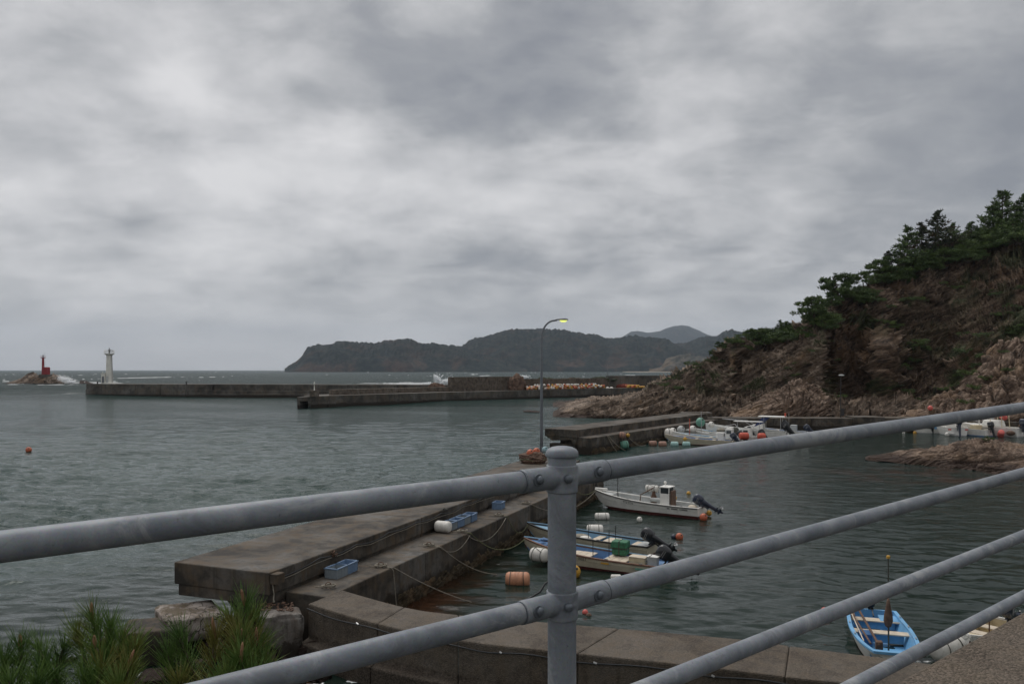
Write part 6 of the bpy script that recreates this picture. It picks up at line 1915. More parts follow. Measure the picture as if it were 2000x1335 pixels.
# --- floats and buoys in the harbour
drum(G(1011, 1138, 0) + Vector((0, 0, .12)), .92, .30, math.radians(-2), M['salmon'], 'faded orange drum float left of the railing post', rmat=M['rope_dark'])
drum(G(1176, 1012, 0) + Vector((0, 0, .10)), .78, .21, .05, M['whitefloat'], 'clean white drum float in front of the white console skiff bow')
drum(G(1162, 1040, 0) + Vector((0, 0, .14)), .82, .27, -.08, M['whitefloat'], 'brown-stained white drum float behind the pair of skiffs')
drum(P3(1.12, 32.7, .42), .75, .28, 2.6, M['whitefloat'], 'dirty white drum fender hanging at the bow of the front skiff')
ball(G(1249, 1017, 0) + Vector((0, 0, .08)), .15, M['whitefloat'], 'white ball buoy floating in front of the white console skiff')
ball(G(1374, 1015, 0) + Vector((0, 0, .14)), .21, M['orange'], 'orange ball buoy at the stern of the white console skiff')
ball(G(1385, 1007, 0) + Vector((0, 0, .16)), .15, M['yellow'], 'yellow ball buoy beside the orange one under the tilted outboard')
ball(G(1345, 964.5, 0) + Vector((0, 0, .05)), .14, M['yellow'], 'yellow buoy floating by itself beyond the white console skiff')
ball(D(1317, 972, 46.5), .15, M['yellow'], 'pale yellow buoy hanging behind the skiff console')
ball(G(1327, 1051, 0) + Vector((0, 0, .08)), .18, M['orange'], 'orange ball buoy right of the tilted outboards')
ball(G(1316, 1050, 0) + Vector((0, 0, .05)), .13, M['motor_blue'], 'small dark buoy touching the orange ball right of the outboards')
ball(G(1143, 1197, 0) + Vector((0, 0, .03)), .10, M['coral'], 'red ball buoy floating near the sea wall by the post', lug=False)
ball(G(1150, 1201, 0) + Vector((0, 0, -.02)), .10, M['brown'], 'brown ball buoy touching the small red one near the sea wall', lug=False)
ball(G(1121, 1125, 0) + Vector((0.0, 0, .18)), .26, M['yellow'], 'orange-yellow round fender peeking out right of the railing post')
drum(G(1203, 1128, 0) + Vector((0, 0, .02)), .4, .12, 0, M['whitefloat'], 'small white float low in the water before the front skiff', ropes=False)
ball(G(56, 880, 0) + Vector((0, 0, .1)), .28, M['orange'], 'lone orange buoy out in the water at the left edge')
ball(G(1611, 1196, 0) + Vector((0, 0, .04)), .14, M['coral'], 'pale pink ball buoy left of the small blue boat', lug=False)
drum(G(1833, 1287, 0) + Vector((.25, 0, .32)), 1.05, .30, math.radians(28), M['whitefloat'], 'large white drum fender between the small blue boat and the parapet', rmat=M['rope_dark'])
drum(G(1890, 1255, 0) + Vector((0, 0, .10)), .42, .22, .2, M['whitefloat'], 'short white float in the gap before the half hidden cream boat')

# ------------------------------------------------------------------ things lying on the near pier
def crate(u, v, rz, mat, label, z=1.5, s=(.58, .42, .30)):
    t = empty('fish_crate', Q(u, v, z), math.radians(68.3) + rz, label, 'crate', 'plastic crates on the near pier walkway')
    w, d_, h = s
    m = MB()
    for sx, sy, cx, cy in ((w, .02, 0, d_ / 2), (w, .02, 0, -d_ / 2), (.02, d_, w / 2, 0), (.02, d_, -w / 2, 0)):
        m.box((cx, cy, h / 2), (sx, sy, h))
    m.box((0, 0, .02), (w, d_, .02)); m.build('body', mat, t)
    m = MB(); n = 7
    for k in range(n + 1):
        x = -w / 2 + w * k / n
        m.box((x, d_ / 2 + .014, h * .5), (.014, .014, h * .9)).box((x, -d_ / 2 - .014, h * .5), (.014, .014, h * .9))
    for k in range(6):
        y = -d_ / 2 + d_ * k / 5
        m.box((w / 2 + .014, y, h * .5), (.014, .014, h * .9)).box((-w / 2 - .014, y, h * .5), (.014, .014, h * .9))
    m.build('ribs', mat, t)
    m = MB()
    for sx, sy, cx, cy in ((w + .08, .045, 0, d_ / 2 + .01), (w + .08, .045, 0, -d_ / 2 - .01), (.045, d_ + .06, w / 2 + .01, 0), (.045, d_ + .06, -w / 2 - .01, 0)):
        m.box((cx, cy, h + .005), (sx, sy, .035))
    m.build('rim', M['cratebl'], t)
    return t


crate(2.75, .42, 0, M['crategr'], 'greyer crate at the left of the nearest pair on the pier walkway')
crate(3.36, .40, .05, M['cratebl'], 'bluer crate at the right of the nearest pair on the pier walkway')
for i, (mt, lab) in enumerate([('crategr', 'grey-green crate touching the white drum on the walkway'), ('cratebl', 'blue crate second from the white drum on the walkway'), ('crategr', 'pale crate third from the white drum on the walkway'), ('cratebl', 'last blue crate in the row of four beside the white drum')]):
    crate(10.75 + i * .66, .42 + .02 * (i % 2), .04 * (i - 1.5), M[mt], lab)
crate(16.0, .42, 0.1, M['cratebl'], 'single blue crate alone on the walkway near the railing post')
drum(Q(10.15, .45, 1.72), .66, .23, math.radians(-22), M['whitefloat'], 'white drum float lying on the walkway beside four crates', ropes=False)


def ring_rope(u, v, seed, lab, z=1.5):
    t = empty('mooring_ring', Q(u, v, z), 0, lab, 'mooring ring', 'mooring rings along the pier walkway')
    m = MB(); m.tube([(.09 * math.cos(a), 0, .075 + .09 * math.sin(a)) for a in [2 * PI * k / 14 for k in range(15)]], .014, 6); m.build('ring', M['rust'], t, smooth=True)
    rr = random.Random(seed); m = MB()
    pts = []
    for k in range(34):
        a = k * .75; r = .12 + .04 * rr.random()
        pts.append((r * math.cos(a) * 1.4, r * math.sin(a), .03 + .07 * rr.random()))
    m.tube(pts, .015, 5); m.tube([(-.1, 0, .03), (-.3, .05, .02), (-.42, .02 + .1 * rr.random(), .02)], .013, 5)
    m.build('knotted_rope', M['rope'], t, smooth=True)


ru = [(1.55, .95, 'nearest to the sea wall'), (4.3, 1.1, 'just past the nearest pair of crates'), (7.6, 1.15, 'second past the nearest crates'), (10.4, 1.2, 'level with the white drum float'), (14.2, 1.2, 'past the row of four crates'), (17.6, 1.2, 'just past the single blue crate'), (22.0, 1.2, 'behind the railing post')]
for k, (u, v, w_) in enumerate(ru):
    ring_rope(u, v, k, 'mooring ring with a knot of rope, ' + w_)
rp = lambda k: Q(ru[k][0], 1.5, 1.47)
ropes = [
    ([Q(4.3, 1.1, 1.54), Q(4.35, 1.47, 1.5)] + sagline(Q(4.4, 1.52, 1.4), Q(4.5, 1.6, -.1), 0, 4), 'rope dropping straight into the water past the nearest crates'),
    ([Q(4.3, 1.1, 1.54)] + sagline(Q(4.5, 1.5, 1.46), Q(6.6, 3.4, -.05), .1, 8), 'slanting rope entering the weedy water past the nearest crates'),
    ([Q(7.6, 1.15, 1.53)] + sagline(Q(7.8, 1.5, 1.46), Q(10.4, 1.52, 1.4), .38, 12), 'rope swagged between two rings on the walkway face'),
    ([Q(10.4, 1.2, 1.53)] + sagline(Q(10.5, 1.52, 1.46), c.matrix_basis @ Vector((LC - .1, .1, .8)), .55, 16), 'long green-brown rope from the ring by the white drum to the front skiff bow'),
    ([Q(7.7, 1.2, 1.53)] + sagline(Q(7.9, 1.5, 1.45), G(975, 1121, 0), .25, 14), 'low thin rope reaching the water before the orange drum'),
    ([Q(14.2, 1.2, 1.53)] + sagline(Q(14.4, 1.52, 1.46), b.matrix_basis @ Vector((LB - .1, .1, .78)), .55, 14), 'rope from the far walkway ring to the back skiff bow'),
    ([Q(17.6, 1.2, 1.53)] + sagline(Q(17.7, 1.5, 1.46), a.matrix_basis @ Vector((LA - .1, .05, .95)), .7, 16), 'rope from beside the single crate to the white console skiff'),
    (sagline(Q(24.0, 1.5, 1.46), a.matrix_basis @ Vector((LA, 0, .95)), .35, 12), 'short rope from the pier edge behind the post to the white skiff'),
    (sagline(Q(10.2, 1.52, 1.44), Q(14.2, 1.52, 1.44), .55, 12), 'rope hanging in a loop between walkway rings near the four crates'),
    (sagline(Q(28.5, 1.5, 1.46), Q(28.9, 1.56, -.1), 0.0, 6, .03, 5), 'rope hanging down the far end of the near pier'),
    (sagline(Q(29.3, 1.5, 1.46), Q(29.2, 1.58, .1), 0.0, 6, .04, 6), 'second rope hanging down the far end of the near pier'),
    (sagline(mfr(3.6, 1.5, 1.48), mfr(4.3, 2.2, -.1), 0.15, 8), 'left rope of the pair hanging off the middle pier'),
    (sagline(mfr(3.8, 1.5, 1.48), mfr(5.4, 2.6, -.1), 0.2, 8), 'right rope of the pair hanging off the middle pier'),
    (sagline(mfr(7.8, 1.6, 1.3), G(1262, 868, 0), .5, 12), 'rope running from the yellow buoy down to the drum row'),
]
for i, (pts, lab) in enumerate(ropes):
    rope('mooring_rope', pts, .015 if pts[0].y < 70 else .03, M['rope_green'] if i in (3, 5, 7) else M['rope'], lab)
rc = random.Random(3)
rope('tangled_line', [Q(3.0 + .3 * rc.random(), -.05 + .18 * rc.random(), 2.2 - .22 * rc.random()) for _ in range(26)], .013, M['rust'], 'small rusty tangle of line on the slab edge above the nearest crates')
rope('tangled_line', [Q(10.6 + 1.2 * rc.random(), -.12 + .2 * rc.random(), 2.24 - .1 * rc.random()) for _ in range(36)], .013, M['rope_dark'], 'dark weedy tangle of line on the slab edge above the four crates')

# net bundle with balls near the lamp
nb_ = empty('net_bundle', Q(27.9, -2.25, 2.22), 0, 'coil of dark net and pale rope with floats on it at the lamp post foot', 'net bundle')
o = heap('net', Vector((0, 0, .28)), (.75, .55, .36), 31, M['brown'], None, None); o.parent = nb_
for k, (z, r0) in enumerate(((.30, .72), (.42, .62), (.22, .78))):
    MB().tube([(r0 * 1.05 * math.cos(t_) + .03 * math.sin(5 * t_), r0 * .72 * math.sin(t_), z + .06 * math.sin(3 * t_ + k)) for t_ in [2 * PI * i / 24 for i in range(25)]], .022, 6).build('coiled_rope', M['rope'] if k < 2 else M['rope_green'], nb_, smooth=True)
ball(Q(27.7, -2.35, 2.86), .225, M['orange'], 'left orange ball float on the net coil by the lamp post')
ball(Q(28.15, -2.1, 2.92), .225, M['orange'], 'right orange ball float on the net coil by the lamp post')
ball(Q(28.6, -1.7, 3.0), .20, M['paleball'], 'pale blue ball float behind the railing cap by the lamp post')
ball(Q(28.2, -1.75, 2.6), .20, M['brownpink'], 'brown ball float low in the net coil by the lamp post', lug=False)

# ------------------------------------------------------------------ lamp posts
def street_lamp():
    p = Q(29.5, -2.25, 2.22)
    t = empty('street_lamp', p, 0, 'tall grey street lamp with a lit yellow lens on the end of the near pier', 'street lamp')
    MB().box((0, 0, .02), (.34, .34, .04)).build('base_plate', M['lamp_metal'], t)
    pts = [(0, 0, .04), (0, 0, 2), (0, 0, 5), (0.0, 0, 7.75)]
    for k in range(1, 9):
        a_ = PI / 2 * k / 8
        pts.append((.82 - .82 * math.cos(a_), 0, 7.75 + 1.18 * math.sin(a_)))
    pts.append((1.0, 0, 8.955))
    MB().tube(pts, [.105, .10, .085, .070] + [.06] * 8 + [.05], 12).build('pole', M['lamp_metal'], t, smooth=True)
    h = MB()
    for i, (x, w_, hz) in enumerate(((.92, .05, .05), (1.1, .11, .075), (1.3, .16, .10), (1.5, .17, .105), (1.66, .12, .07), (1.72, .03, .02))):
        for k in range(12):
            a_ = 2 * PI * k / 12
            h.v.append((x, w_ * math.cos(a_), 8.98 + hz * max(math.sin(a_), -.35)))
    for i in range(5):
        for k in range(12): h.f.append((i * 12 + k, i * 12 + (k + 1) % 12, (i + 1) * 12 + (k + 1) % 12, (i + 1) * 12 + k))
    h.f += [tuple(range(12)), tuple(60 + k for k in range(12))]
    h.build('lamp_head', M['lamp_metal'], t, auto=50)
    MB().ball((1.40, 0, 8.95), (.24, .135, .13), 16, 10).build('lens', M['lampglass'], t, smooth=True)
    MB().box((0.0, -.105, 0.7), (.12, .02, .4)).build('access_door', M['lamp_metal'], t)


street_lamp()


def small_lamp():
    p = A0 + BU * 16.0 - BV * 1.2 + Vector((0, 0, 1.55)); p.x = (1642 - 1000) / F * p.y
    t = empty('street_lamp', p, 0, 'thin dark lamp post with a pale flat head under the cliff', 'street lamp')
    MB().tube([(0, 0, 0), (0, 0, 5.6)], [.07, .045], 8).build('pole', M['blackrail'], t)
    MB().ball((.1, 0, 5.72), (.42, .22, .13), 14, 8).build('lamp_head', M['greywhite'], t, smooth=True)
    MB().box((.22, 0, .75), (.42, .3, .95)).build('control_box', M['blackrail'], t, bevel=.02)


small_lamp()
# ------------------------------------------------------------------ trees and shrubs on the cliff
def sprays(centres, size, n, seed, up=0.5, w=.22):
    """needle sprays: n narrow blades fanning from each centre"""
    rs = np.random.RandomState(seed)
    C = np.repeat(np.asarray(centres, float), n, axis=0)
    k = len(C)
    d = rs.normal(size=(k, 3)); d[:, 2] = np.abs(d[:, 2]) * .6 + up; d /= np.linalg.norm(d, axis=1, keepdims=True)
    s = rs.normal(size=(k, 3)); s -= d * (s * d).sum(1, keepdims=True); s /= np.linalg.norm(s, axis=1, keepdims=True)
    L = size * rs.uniform(.6, 1.3, (k, 1))
    a = C - s * L * w * .5; b = C + s * L * w * .5; c = C + d * L + s * L * w * .25; e = C + d * L * .95 - s * L * w * .25
    V = np.stack([a, b, c, e], 1).reshape(-1, 3)
    Fq = np.arange(4 * k).reshape(k, 4)
    return V, Fq


def pine_proto(style, h, seed):
    rr = random.Random(seed)
    tr = MB(); cen = []
    if style == 'spire':
        lean = (rr.uniform(-.06, .06), rr.uniform(-.05, .05))
        trunk = [Vector((lean[0] * h * t, lean[1] * h * t, h * t)) for t in (-.05, .2, .4, .6, .8, .97)]
        tr.tube(trunk, [h * .022 * (1 - .8 * t) for t in (0, .2, .4, .6, .8, 1)], 7)
        if True:
            for b in range(78):
                z = .10 + .88 * (b + rr.random() * 2.5) / 80
                if rr.random() < .12: continue
                a = rr.uniform(0, 2 * PI); ln = h * (.50 * (1 - z) ** .95 + .03) * rr.uniform(.6, 1.25)
                p = Vector((lean[0] * h * z, lean[1] * h * z, h * z))
                q = p + Vector((math.cos(a) * ln, math.sin(a) * ln, ln * rr.uniform(.0, .45)))
                tr.tube([p, p.lerp(q, .6) - Vector((0, 0, ln * .05)), q], [h * .006, h * .004, h * .002], 4)
                m = max(5, int(ln * 30))
                for i in range(m):
                    t = .35 + .65 * (i + rr.random()) / m
                    cen.append(tuple(p.lerp(q, t) + Vector((rr.gauss(0, .15) * ln, rr.gauss(0, .15) * ln, rr.gauss(0, .03) * ln + .01 * h))))
        V, Fq = sprays(cen, h * .058, 6, seed, .35, .3)
    elif style == 'pad':
        bend = rr.uniform(-.35, .35)
        trunk = [Vector((bend * h * t * t, 0, h * t * .9)) for t in (-.08, .25, .5, .75, 1)]
        tr.tube(trunk, [h * .035, h * .03, h * .022, h * .015, h * .006], 7)
        for b in range(11):
            t = .35 + .65 * b / 11; a = b * 2.4 + rr.random(); ln = h * rr.uniform(.3, .62) * (1.15 - .6 * t)
            p = Vector((bend * h * t * t, 0, h * t * .88)); q = p + Vector((math.cos(a) * ln, math.sin(a) * ln, ln * .22))
            tr.tube([p, p.lerp(q, .5) + Vector((0, 0, -.03 * h)), q], [h * .012, h * .008, h * .004], 4)
            for i in range(46):
                r_ = ln * .55 * math.sqrt(rr.random()); aa = rr.uniform(0, 2 * PI)
                cen.append((q.x + r_ * math.cos(aa), q.y + r_ * math.sin(aa), q.z + rr.gauss(.02, .035) * h - (r_ / ln) ** 2 * .06 * h))
        V, Fq = sprays(cen, h * .09, 7, seed, .5, .28)
    else:
        for b in range(7):
            a = b * .9 + rr.random() * .4; ln = h * rr.uniform(.5, 1.0)
            p = Vector((0, 0, -.1 * h)); q = Vector((math.cos(a) * ln, math.sin(a) * ln, h * rr.uniform(.25, .75)))
            tr.tube([p, p.lerp(q, .5) + Vector((0, 0, .1 * h)), q], [h * .03, h * .02, h * .008], 4)
            for i in range(36):
                d = Vector((rr.gauss(0, 1), rr.gauss(0, 1), rr.gauss(0, .55))).normalized() * (rr.random() ** .5) * h * .42
                cen.append((q.x + d.x, q.y + d.y, q.z + d.z * .8))
        V, Fq = sprays(cen, h * .16, 6, seed, .4, .26)
    return tr, V, Fq


PROTO = {}


def tree(kind, seed, mat, loc, s, rz, name, label, cat, group, flat=1.0):
    key = (kind, seed, mat.name)
    if key not in PROTO:
        tr, V, Fq = pine_proto(kind, 1.0, seed)
        o = tr.build('trunk', M['bark'], None); tm_ = o.data; bpy.data.objects.remove(o)
        PROTO[key] = (tm_, np_mesh('crown', V, Fq, mat, smooth=False))
    t = empty(name, loc, rz, label, cat, group)
    t.scale = (s, s, s * flat)
    a = link_mesh('trunk' if kind != 'shrub' else 'stem', PROTO[key][0], t)
    b = link_mesh('crown' if kind != 'shrub' else 'foliage', PROTO[key][1], t)
    return t


ridge_trees = [  # px, base py, height in px, style, browning, label
    (1733, 545, 58, 'spire', 1, 'slim sparse pine standing alone against the sky left of the tall pair'),
    (1772, 528, 88, 'spire', 0, 'dark pine with ragged left side, left of the two browning tops'),
    (1800, 520, 86, 'spire', 1, 'thin pine with a reddish top between two darker pines'),
    (1833, 515, 103, 'spire', 1, 'tallest browning pine in the middle of the ridge'),
    (1862, 505, 70, 'spire', 0, 'shorter pine just right of the tallest browning one'),
    (1897, 495, 64, 'spire', 0, 'pointed pale green pine in the dip before the big right tree'),
    (1880, 505, 50, 'spire', 0, 'small pointed pine hidden low in the ridge dip'),
    (1940, 480, 84, 'spire', 0, 'broad pine leaning left, front of the big clump at the right'),
    (1957, 470, 98, 'spire', 0, 'highest pine of the ridge with spreading top'),
    (1985, 462, 70, 'spire', 0, 'dense pine right of the highest one'),
    (2004, 455, 80, 'spire', 0, 'pine cut by the right edge of the view'),
    (1640, 598, 62, 'pad', 0, 'flat-topped pine leaning out over the ridge shoulder'),
    (1622, 612, 34, 'pad', 0, 'small flat pine under the left side of the leaning one'),
    (1590, 638, 56, 'pad', 0, 'wind-bent pine on the lower step of the ridge'),
    (1605, 630, 40, 'spire', 0, 'small upright pine between the bent one and the leaning one'),
    (1710, 556, 48, 'pad', 0, 'rounded pine just above the dark face'),
    (1688, 566, 34, 'pad', 0, 'low rounded pine left of the dark face'),
    (1524, 648, 26, 'spire', 0, 'small pointed pine on the low green ridge'),
    (1535, 648, 20, 'pad', 0, 'tiny bushy pine right of the small pointed one'),
    (1466, 664, 22, 'pad', 0, 'low pine behind the rock pinnacle'), (1485, 660, 20, 'pad', 0, 'spreading low pine second from the pinnacle'),
    (1412, 686, 20, 'pad', 0, 'green pine just left of the rock pinnacle'), (1395, 700, 18, 'pad', 0, 'lowest pine on the slope left of the pinnacle'),
]
rr = random.Random(4)
for i, (px, py, hp, stl, br, lab) in enumerate(ridge_trees):
    p = on_sheet('cliff', px, py)
    s = hp / F * p.y * (1.08 if stl == 'pad' else 1.0)
    tree(stl, 10 + i % 5 if stl == 'spire' else 20 + i % 3, M['pine_brown'] if br else M['pine'], p - Vector((0, 0, .2)), s, rr.uniform(0, 6.28), 'pine_tree', lab, 'pine tree', 'pines along the cliff ridge')
# shrub patches: centre px, py, spread, number, size in px
patches = [(1500, 668, 52, 12, 37, 21), (1450, 676, 18, 8, 8, 14), (1560, 655, 30, 10, 13, 19), (1400, 704, 22, 8, 7, 13), (1605, 632, 26, 12, 15, 20), (1665, 585, 32, 12, 17, 20), (1740, 545, 36, 12, 19, 21), (1800, 520, 34, 12, 19, 22), (1860, 505, 36, 12, 17, 21), (1930, 480, 34, 14, 19, 24), (1980, 470, 34, 16, 19, 26), (1362, 735, 16, 18, 8, 11), (1330, 765, 16, 12, 5, 9), (1545, 735, 16, 12, 3, 10), (1480, 725, 14, 10, 2, 7), (1500, 775, 22, 8, 3, 10), (1545, 765, 16, 5, 2, 7), (1590, 690, 18, 6, 2, 7), (1630, 700, 12, 6, 2, 7), (1625, 660, 14, 8, 2, 8), (1720, 628, 50, 12, 5, 11), (1790, 600, 40, 14, 4, 12), (1860, 560, 34, 12, 3, 10), (1790, 690, 34, 20, 7, 14), (1760, 720, 20, 14, 3, 10), (1910, 700, 24, 22, 6, 15), (1900, 650, 26, 12, 4, 14), (1960, 610, 34, 14, 6, 15), (1990, 645, 18, 14, 3, 12), (1650, 775, 26, 12, 4, 10), (1780, 775, 24, 14, 4, 10), (1850, 765, 26, 10, 4, 11), (1710, 760, 20, 14, 2, 8), (1300, 752, 8, 4, 3, 8), (1308, 745, 6, 4, 3, 8), (1885, 740, 20, 12, 3, 11), (1940, 575, 24, 10, 2, 10), (1985, 560, 20, 10, 2, 10), (1680, 640, 24, 8, 2, 8), (1430, 730, 10, 12, 2, 6), (1570, 710, 16, 8, 2, 7), (1700, 575, 30, 14, 6, 17), (1770, 535, 30, 14, 7, 19), (1830, 512, 30, 14, 7, 20), (1890, 495, 26, 14, 7, 20), (1960, 475, 26, 16, 7, 22), (1440, 672, 20, 8, 6, 14), (1520, 660, 26, 8, 6, 16)]
for ci, (cx_, cy_, rx_, ry_, n, sz) in enumerate(patches):
    for k in range(n):
        if k >= .80 * n: continue
        px = cx_ + rr.gauss(0, .5) * rx_; py = cy_ + rr.gauss(0, .5) * ry_
        p = on_sheet('cliff', px, py)
        s = sz / F * p.y * rr.uniform(.65, 1.25)
        tree('shrub', 40 + (k + ci) % 4, M['shrub'] if rr.random() < .6 else M['pine'], p + Vector((0, -.25 * s, s * .02)), s, rr.uniform(0, 6.28), 'shrub', 'low dark green shrub clinging to the rock face of the cliff', 'shrub', 'shrubs clinging to the cliff', flat=.75)
for px, py, sz in ((1935, 857, 14), (1925, 860, 10)):
    p = on_sheet('rock_islet', px, py); s = sz / F * p.y
    tree('shrub', 41, M['shrub'], p, s * .55, .3, 'shrub', 'tuft of green %s on the near rock islet' % ('at the crest' if sz > 12 else 'beside the crest tuft'), 'shrub', None)
for px, py, sz in ((1885, 720, 16), (1925, 742, 12), (1970, 728, 12), (1905, 762, 14), (1885, 790, 14), (1960, 690, 9)):
    p = on_sheet('rock_buttress', px, py); s = sz / F * p.y
    tree('shrub', 42, M['shrub'], p, s, .3 * px, 'shrub', 'dark shrub growing from the pale rock buttress at the right', 'shrub', 'shrubs on the pale buttress', .8)

# boulders at the foot of the cliff
for i in range(46):
    px = R.choice([R.uniform(1630, 1790), R.uniform(1755, 1850), R.uniform(1400, 1480)]); py = R.uniform(803, 813)
    p = on_sheet('cliff', px, py)
    s = R.uniform(.35, 1.1)
    rough_block('boulder', p + Vector((0, -.6, s * .1)), (s * R.uniform(.9, 1.6), s, s * R.uniform(.5, .9)), R.uniform(0, 3), M['rock_pale'], 60 + i, 'pale boulder lying at the foot of the cliff above the back quay', 'boulder', (R.uniform(-.4, .4), R.uniform(-.4, .4)), .2, 2, group='boulders at the cliff foot')

# ------------------------------------------------------------------ land under and behind the viewer
RD = Vector((1.272, 1, 0)).normalized(); RN = Vector((-RD.y, RD.x, 0))            # along the railing / towards the sea
PB = Vector((0.128, 2.04, 0))
SL = 0.0473 * RD.y


def rfr(s, n, z):
    return PB + RD * s + RN * n + Vector((0, 0, z + SL * s))


def EMB(s):      # a planted slope on the left, a sheer wall on the right
    L_ = [(0.30, 6.1), (0.8, 5.7), (2.0, 4.9), (4.5, 3.4), (8.0, 1.7), (11.0, .2), (13.0, -1.6)]
    R_ = [(0.30, 6.0), (0.33, 5.0), (0.36, 4.0), (0.40, 3.0), (0.45, 2.0), (0.5, 0.5), (0.6, -1.6)]
    k = float(sstep(-2.6, -0.4, s))
    return [(a[0] * (1 - k) + b[0] * k, a[1] * (1 - k) + b[1] * k) for a, b in zip(L_, R_)]


land = MB()
secs = []
for s in np.linspace(-30, 40, 60):
    row_ = []
    for n_, z in EMB(s):
        row_.append(rfr(s, n_, z) + Vector((0, 0, .35 * math.sin(s * .9 + n_) + .2 * math.sin(s * 2.3 + 2 * n_))) * (n_ > 1.0))
    secs.append(row_)
k = len(secs[0])
land.add([p for r_ in secs for p in r_], [(i * k + j, i * k + j + 1, (i + 1) * k + j + 1, (i + 1) * k + j) for i in range(len(secs) - 1) for j in range(k - 1)])
tag(land.build('embankment_slope', M['grass'], None, smooth=True), kind='structure')
kb = empty('parapet', label='brown washed-aggregate parapet under the railing, filling the lower right corner', cat='parapet')
for a_, b_ in ((-12, -8), (-8, -4), (-4, 0.9), (0.9, 8.0), (8, 14), (14, 20)):
    MB().extrude([(-.32, 6.475), (.30, 6.47), (.30, 4.8), (-.32, 4.8)], a_ + .006, b_ - .006, rfr).build('parapet_section', M['parapet'] if 'parapet' in M else M['aggregate'], kb, bevel=.02)
MB().extrude([(-.325, 6.2), (-.325, 5.0), (-9, 5.0), (-9, 6.25)], -30, 40, rfr).build('road', M['asphalt'], None)
bpy.data.objects['road']['kind'] = 'structure'
MB().extrude([(-9.0, 6.3), (-11, 8.5), (-40, 16), (-40, 4), (-9.0, 4)], -30, 40, rfr).build('hillside', M['grass'], None)
bpy.data.objects['hillside']['kind'] = 'structure'

# ------------------------------------------------------------------ railing
rl = empty('railing', PB, 0, 'galvanised pipe railing with domed post crossing the whole foreground', 'railing')
RAILZ = [7.727, 7.405, 7.098, 6.800]
RR = .0262


def rail_pt(s, z, off=0.0):
    sl = SL if s >= 0 else 0.017 * RD.y
    v = RD * s + RN * off
    return Vector((v.x, v.y, z + sl * s))


def post(s, parent):
    sl = SL if s >= 0 else 0.017 * RD.y
    c = RD * s; dz = sl * s
    T = Matrix.Translation((c.x, c.y, dz))
    p = MB().lathe([(.0365, 6.3), (.0365, 7.783)], 40, T).build('post', M['galv'], parent, auto=40)
    MB().lathe([(.036, 7.777), (.0410, 7.778), (.0422, 7.781), (.0422, 7.786), (.0408, 7.792), (.036, 7.798), (.027, 7.8025), (.014, 7.805), (.001, 7.8057)], 40, T).build('cap', M['galv'], p, auto=60)
    for i, z in enumerate(RAILZ):
        bm = MB()
        bm.lathe([(.030, z - .040), (.0405, z - .040), (.0405, z + .031), (.030, z + .031)], 32, T)
        ln = (.135, .150)
        bm.tube([rail_pt(s - ln[0], z), rail_pt(s, z)], .0292, 28); bm.tube([rail_pt(s, z), rail_pt(s + ln[1], z)], .0292, 28)
        bm.ball(rail_pt(s, z), (.042, .042, .034), 24, 16)
        b = bm.build('bracket', M['galv'], parent, smooth=True)
        m = b.modifiers.new('weld', 'REMESH'); m.mode = 'VOXEL'; m.voxel_size = .0022; m.use_smooth_shade = True
        m = b.modifiers.new('soft', 'SMOOTH'); m.factor = .5; m.iterations = 7
        # side facing the viewer
        for ds, dzb, tw in ((-.100, .004, 0), (.0, .0, 1), (.105, .004, 0)):
            q = rail_pt(s + ds, z + dzb); n = -RN if not tw else (-RN * .72 - RD * -.69).normalized()
            if tw: n = Vector((.30, -.954, 0))
            rr_ = .0290 if not tw else .0445
            base = q + n * (rr_ - .006)
            Mx = Matrix.Translation(base) @ n.to_track_quat('Z', 'Y').to_matrix().to_4x4()
            bo = MB().lathe([(.0112, 0), (.0112, .009), (.0104, .0125), (.008, .0152), (.004, .0168), (.0005, .017)], 20, Mx)
            bo.build('bolt', M['bolt'], b, auto=60)
            if not tw:
                sl_ = MB().lathe([(.0015, .0065), (.0150, .0065), (.0155, .0075), (.0150, .0085), (.0015, .0085)], 20, Mx @ Matrix.Translation((-.004, 0, 0)))
                sl_.build('slot', M['bolt'], b)
        for ds in (-ln[0], ln[1]):
            a0_ = rail_pt(s + ds, z); a1_ = rail_pt(s + ds + math.copysign(.0022, ds), z)
            MB().tube([a0_, a1_], .0285, 28).build('seam', M['bolt'], b)
    return p


post(0, rl)
post(3.65, rl)
post(-3.2, rl)
for z in RAILZ:
    MB().tube([rail_pt(.12, z), rail_pt(1.8, z), rail_pt(3.55, z)], RR, 40).build('rail', M['galv'], rl, auto=50)
    MB().tube([rail_pt(3.75, z), rail_pt(7.2, z)], RR, 32).build('rail', M['galv'], rl, auto=50)
    MB().tube([rail_pt(-3.1, z), rail_pt(-1.6, z), rail_pt(-.105, z)], RR, 40).build('rail', M['galv'], rl, auto=50)
    MB().tube([rail_pt(-6.5, z), rail_pt(-3.3, z)], RR, 32).build('rail', M['galv'], rl, auto=50)
hz_ = MB().tube([D(a_, b_, 2.12 + (a_ - 1098) * .0008) for a_, b_ in ((960, 1196), (1000, 1181), (1035, 1167), (1055, 1155), (1064, 1140), (1080, 1128), (1118, 1142), (1128, 1145), (1150, 1139), (1170, 1135), (1200, 1135))], .0028, 8)
tag(hz_.build('thin_cable', M['cable'], None, smooth=True), 'thin black cable running behind the lower railing joint', 'cable')

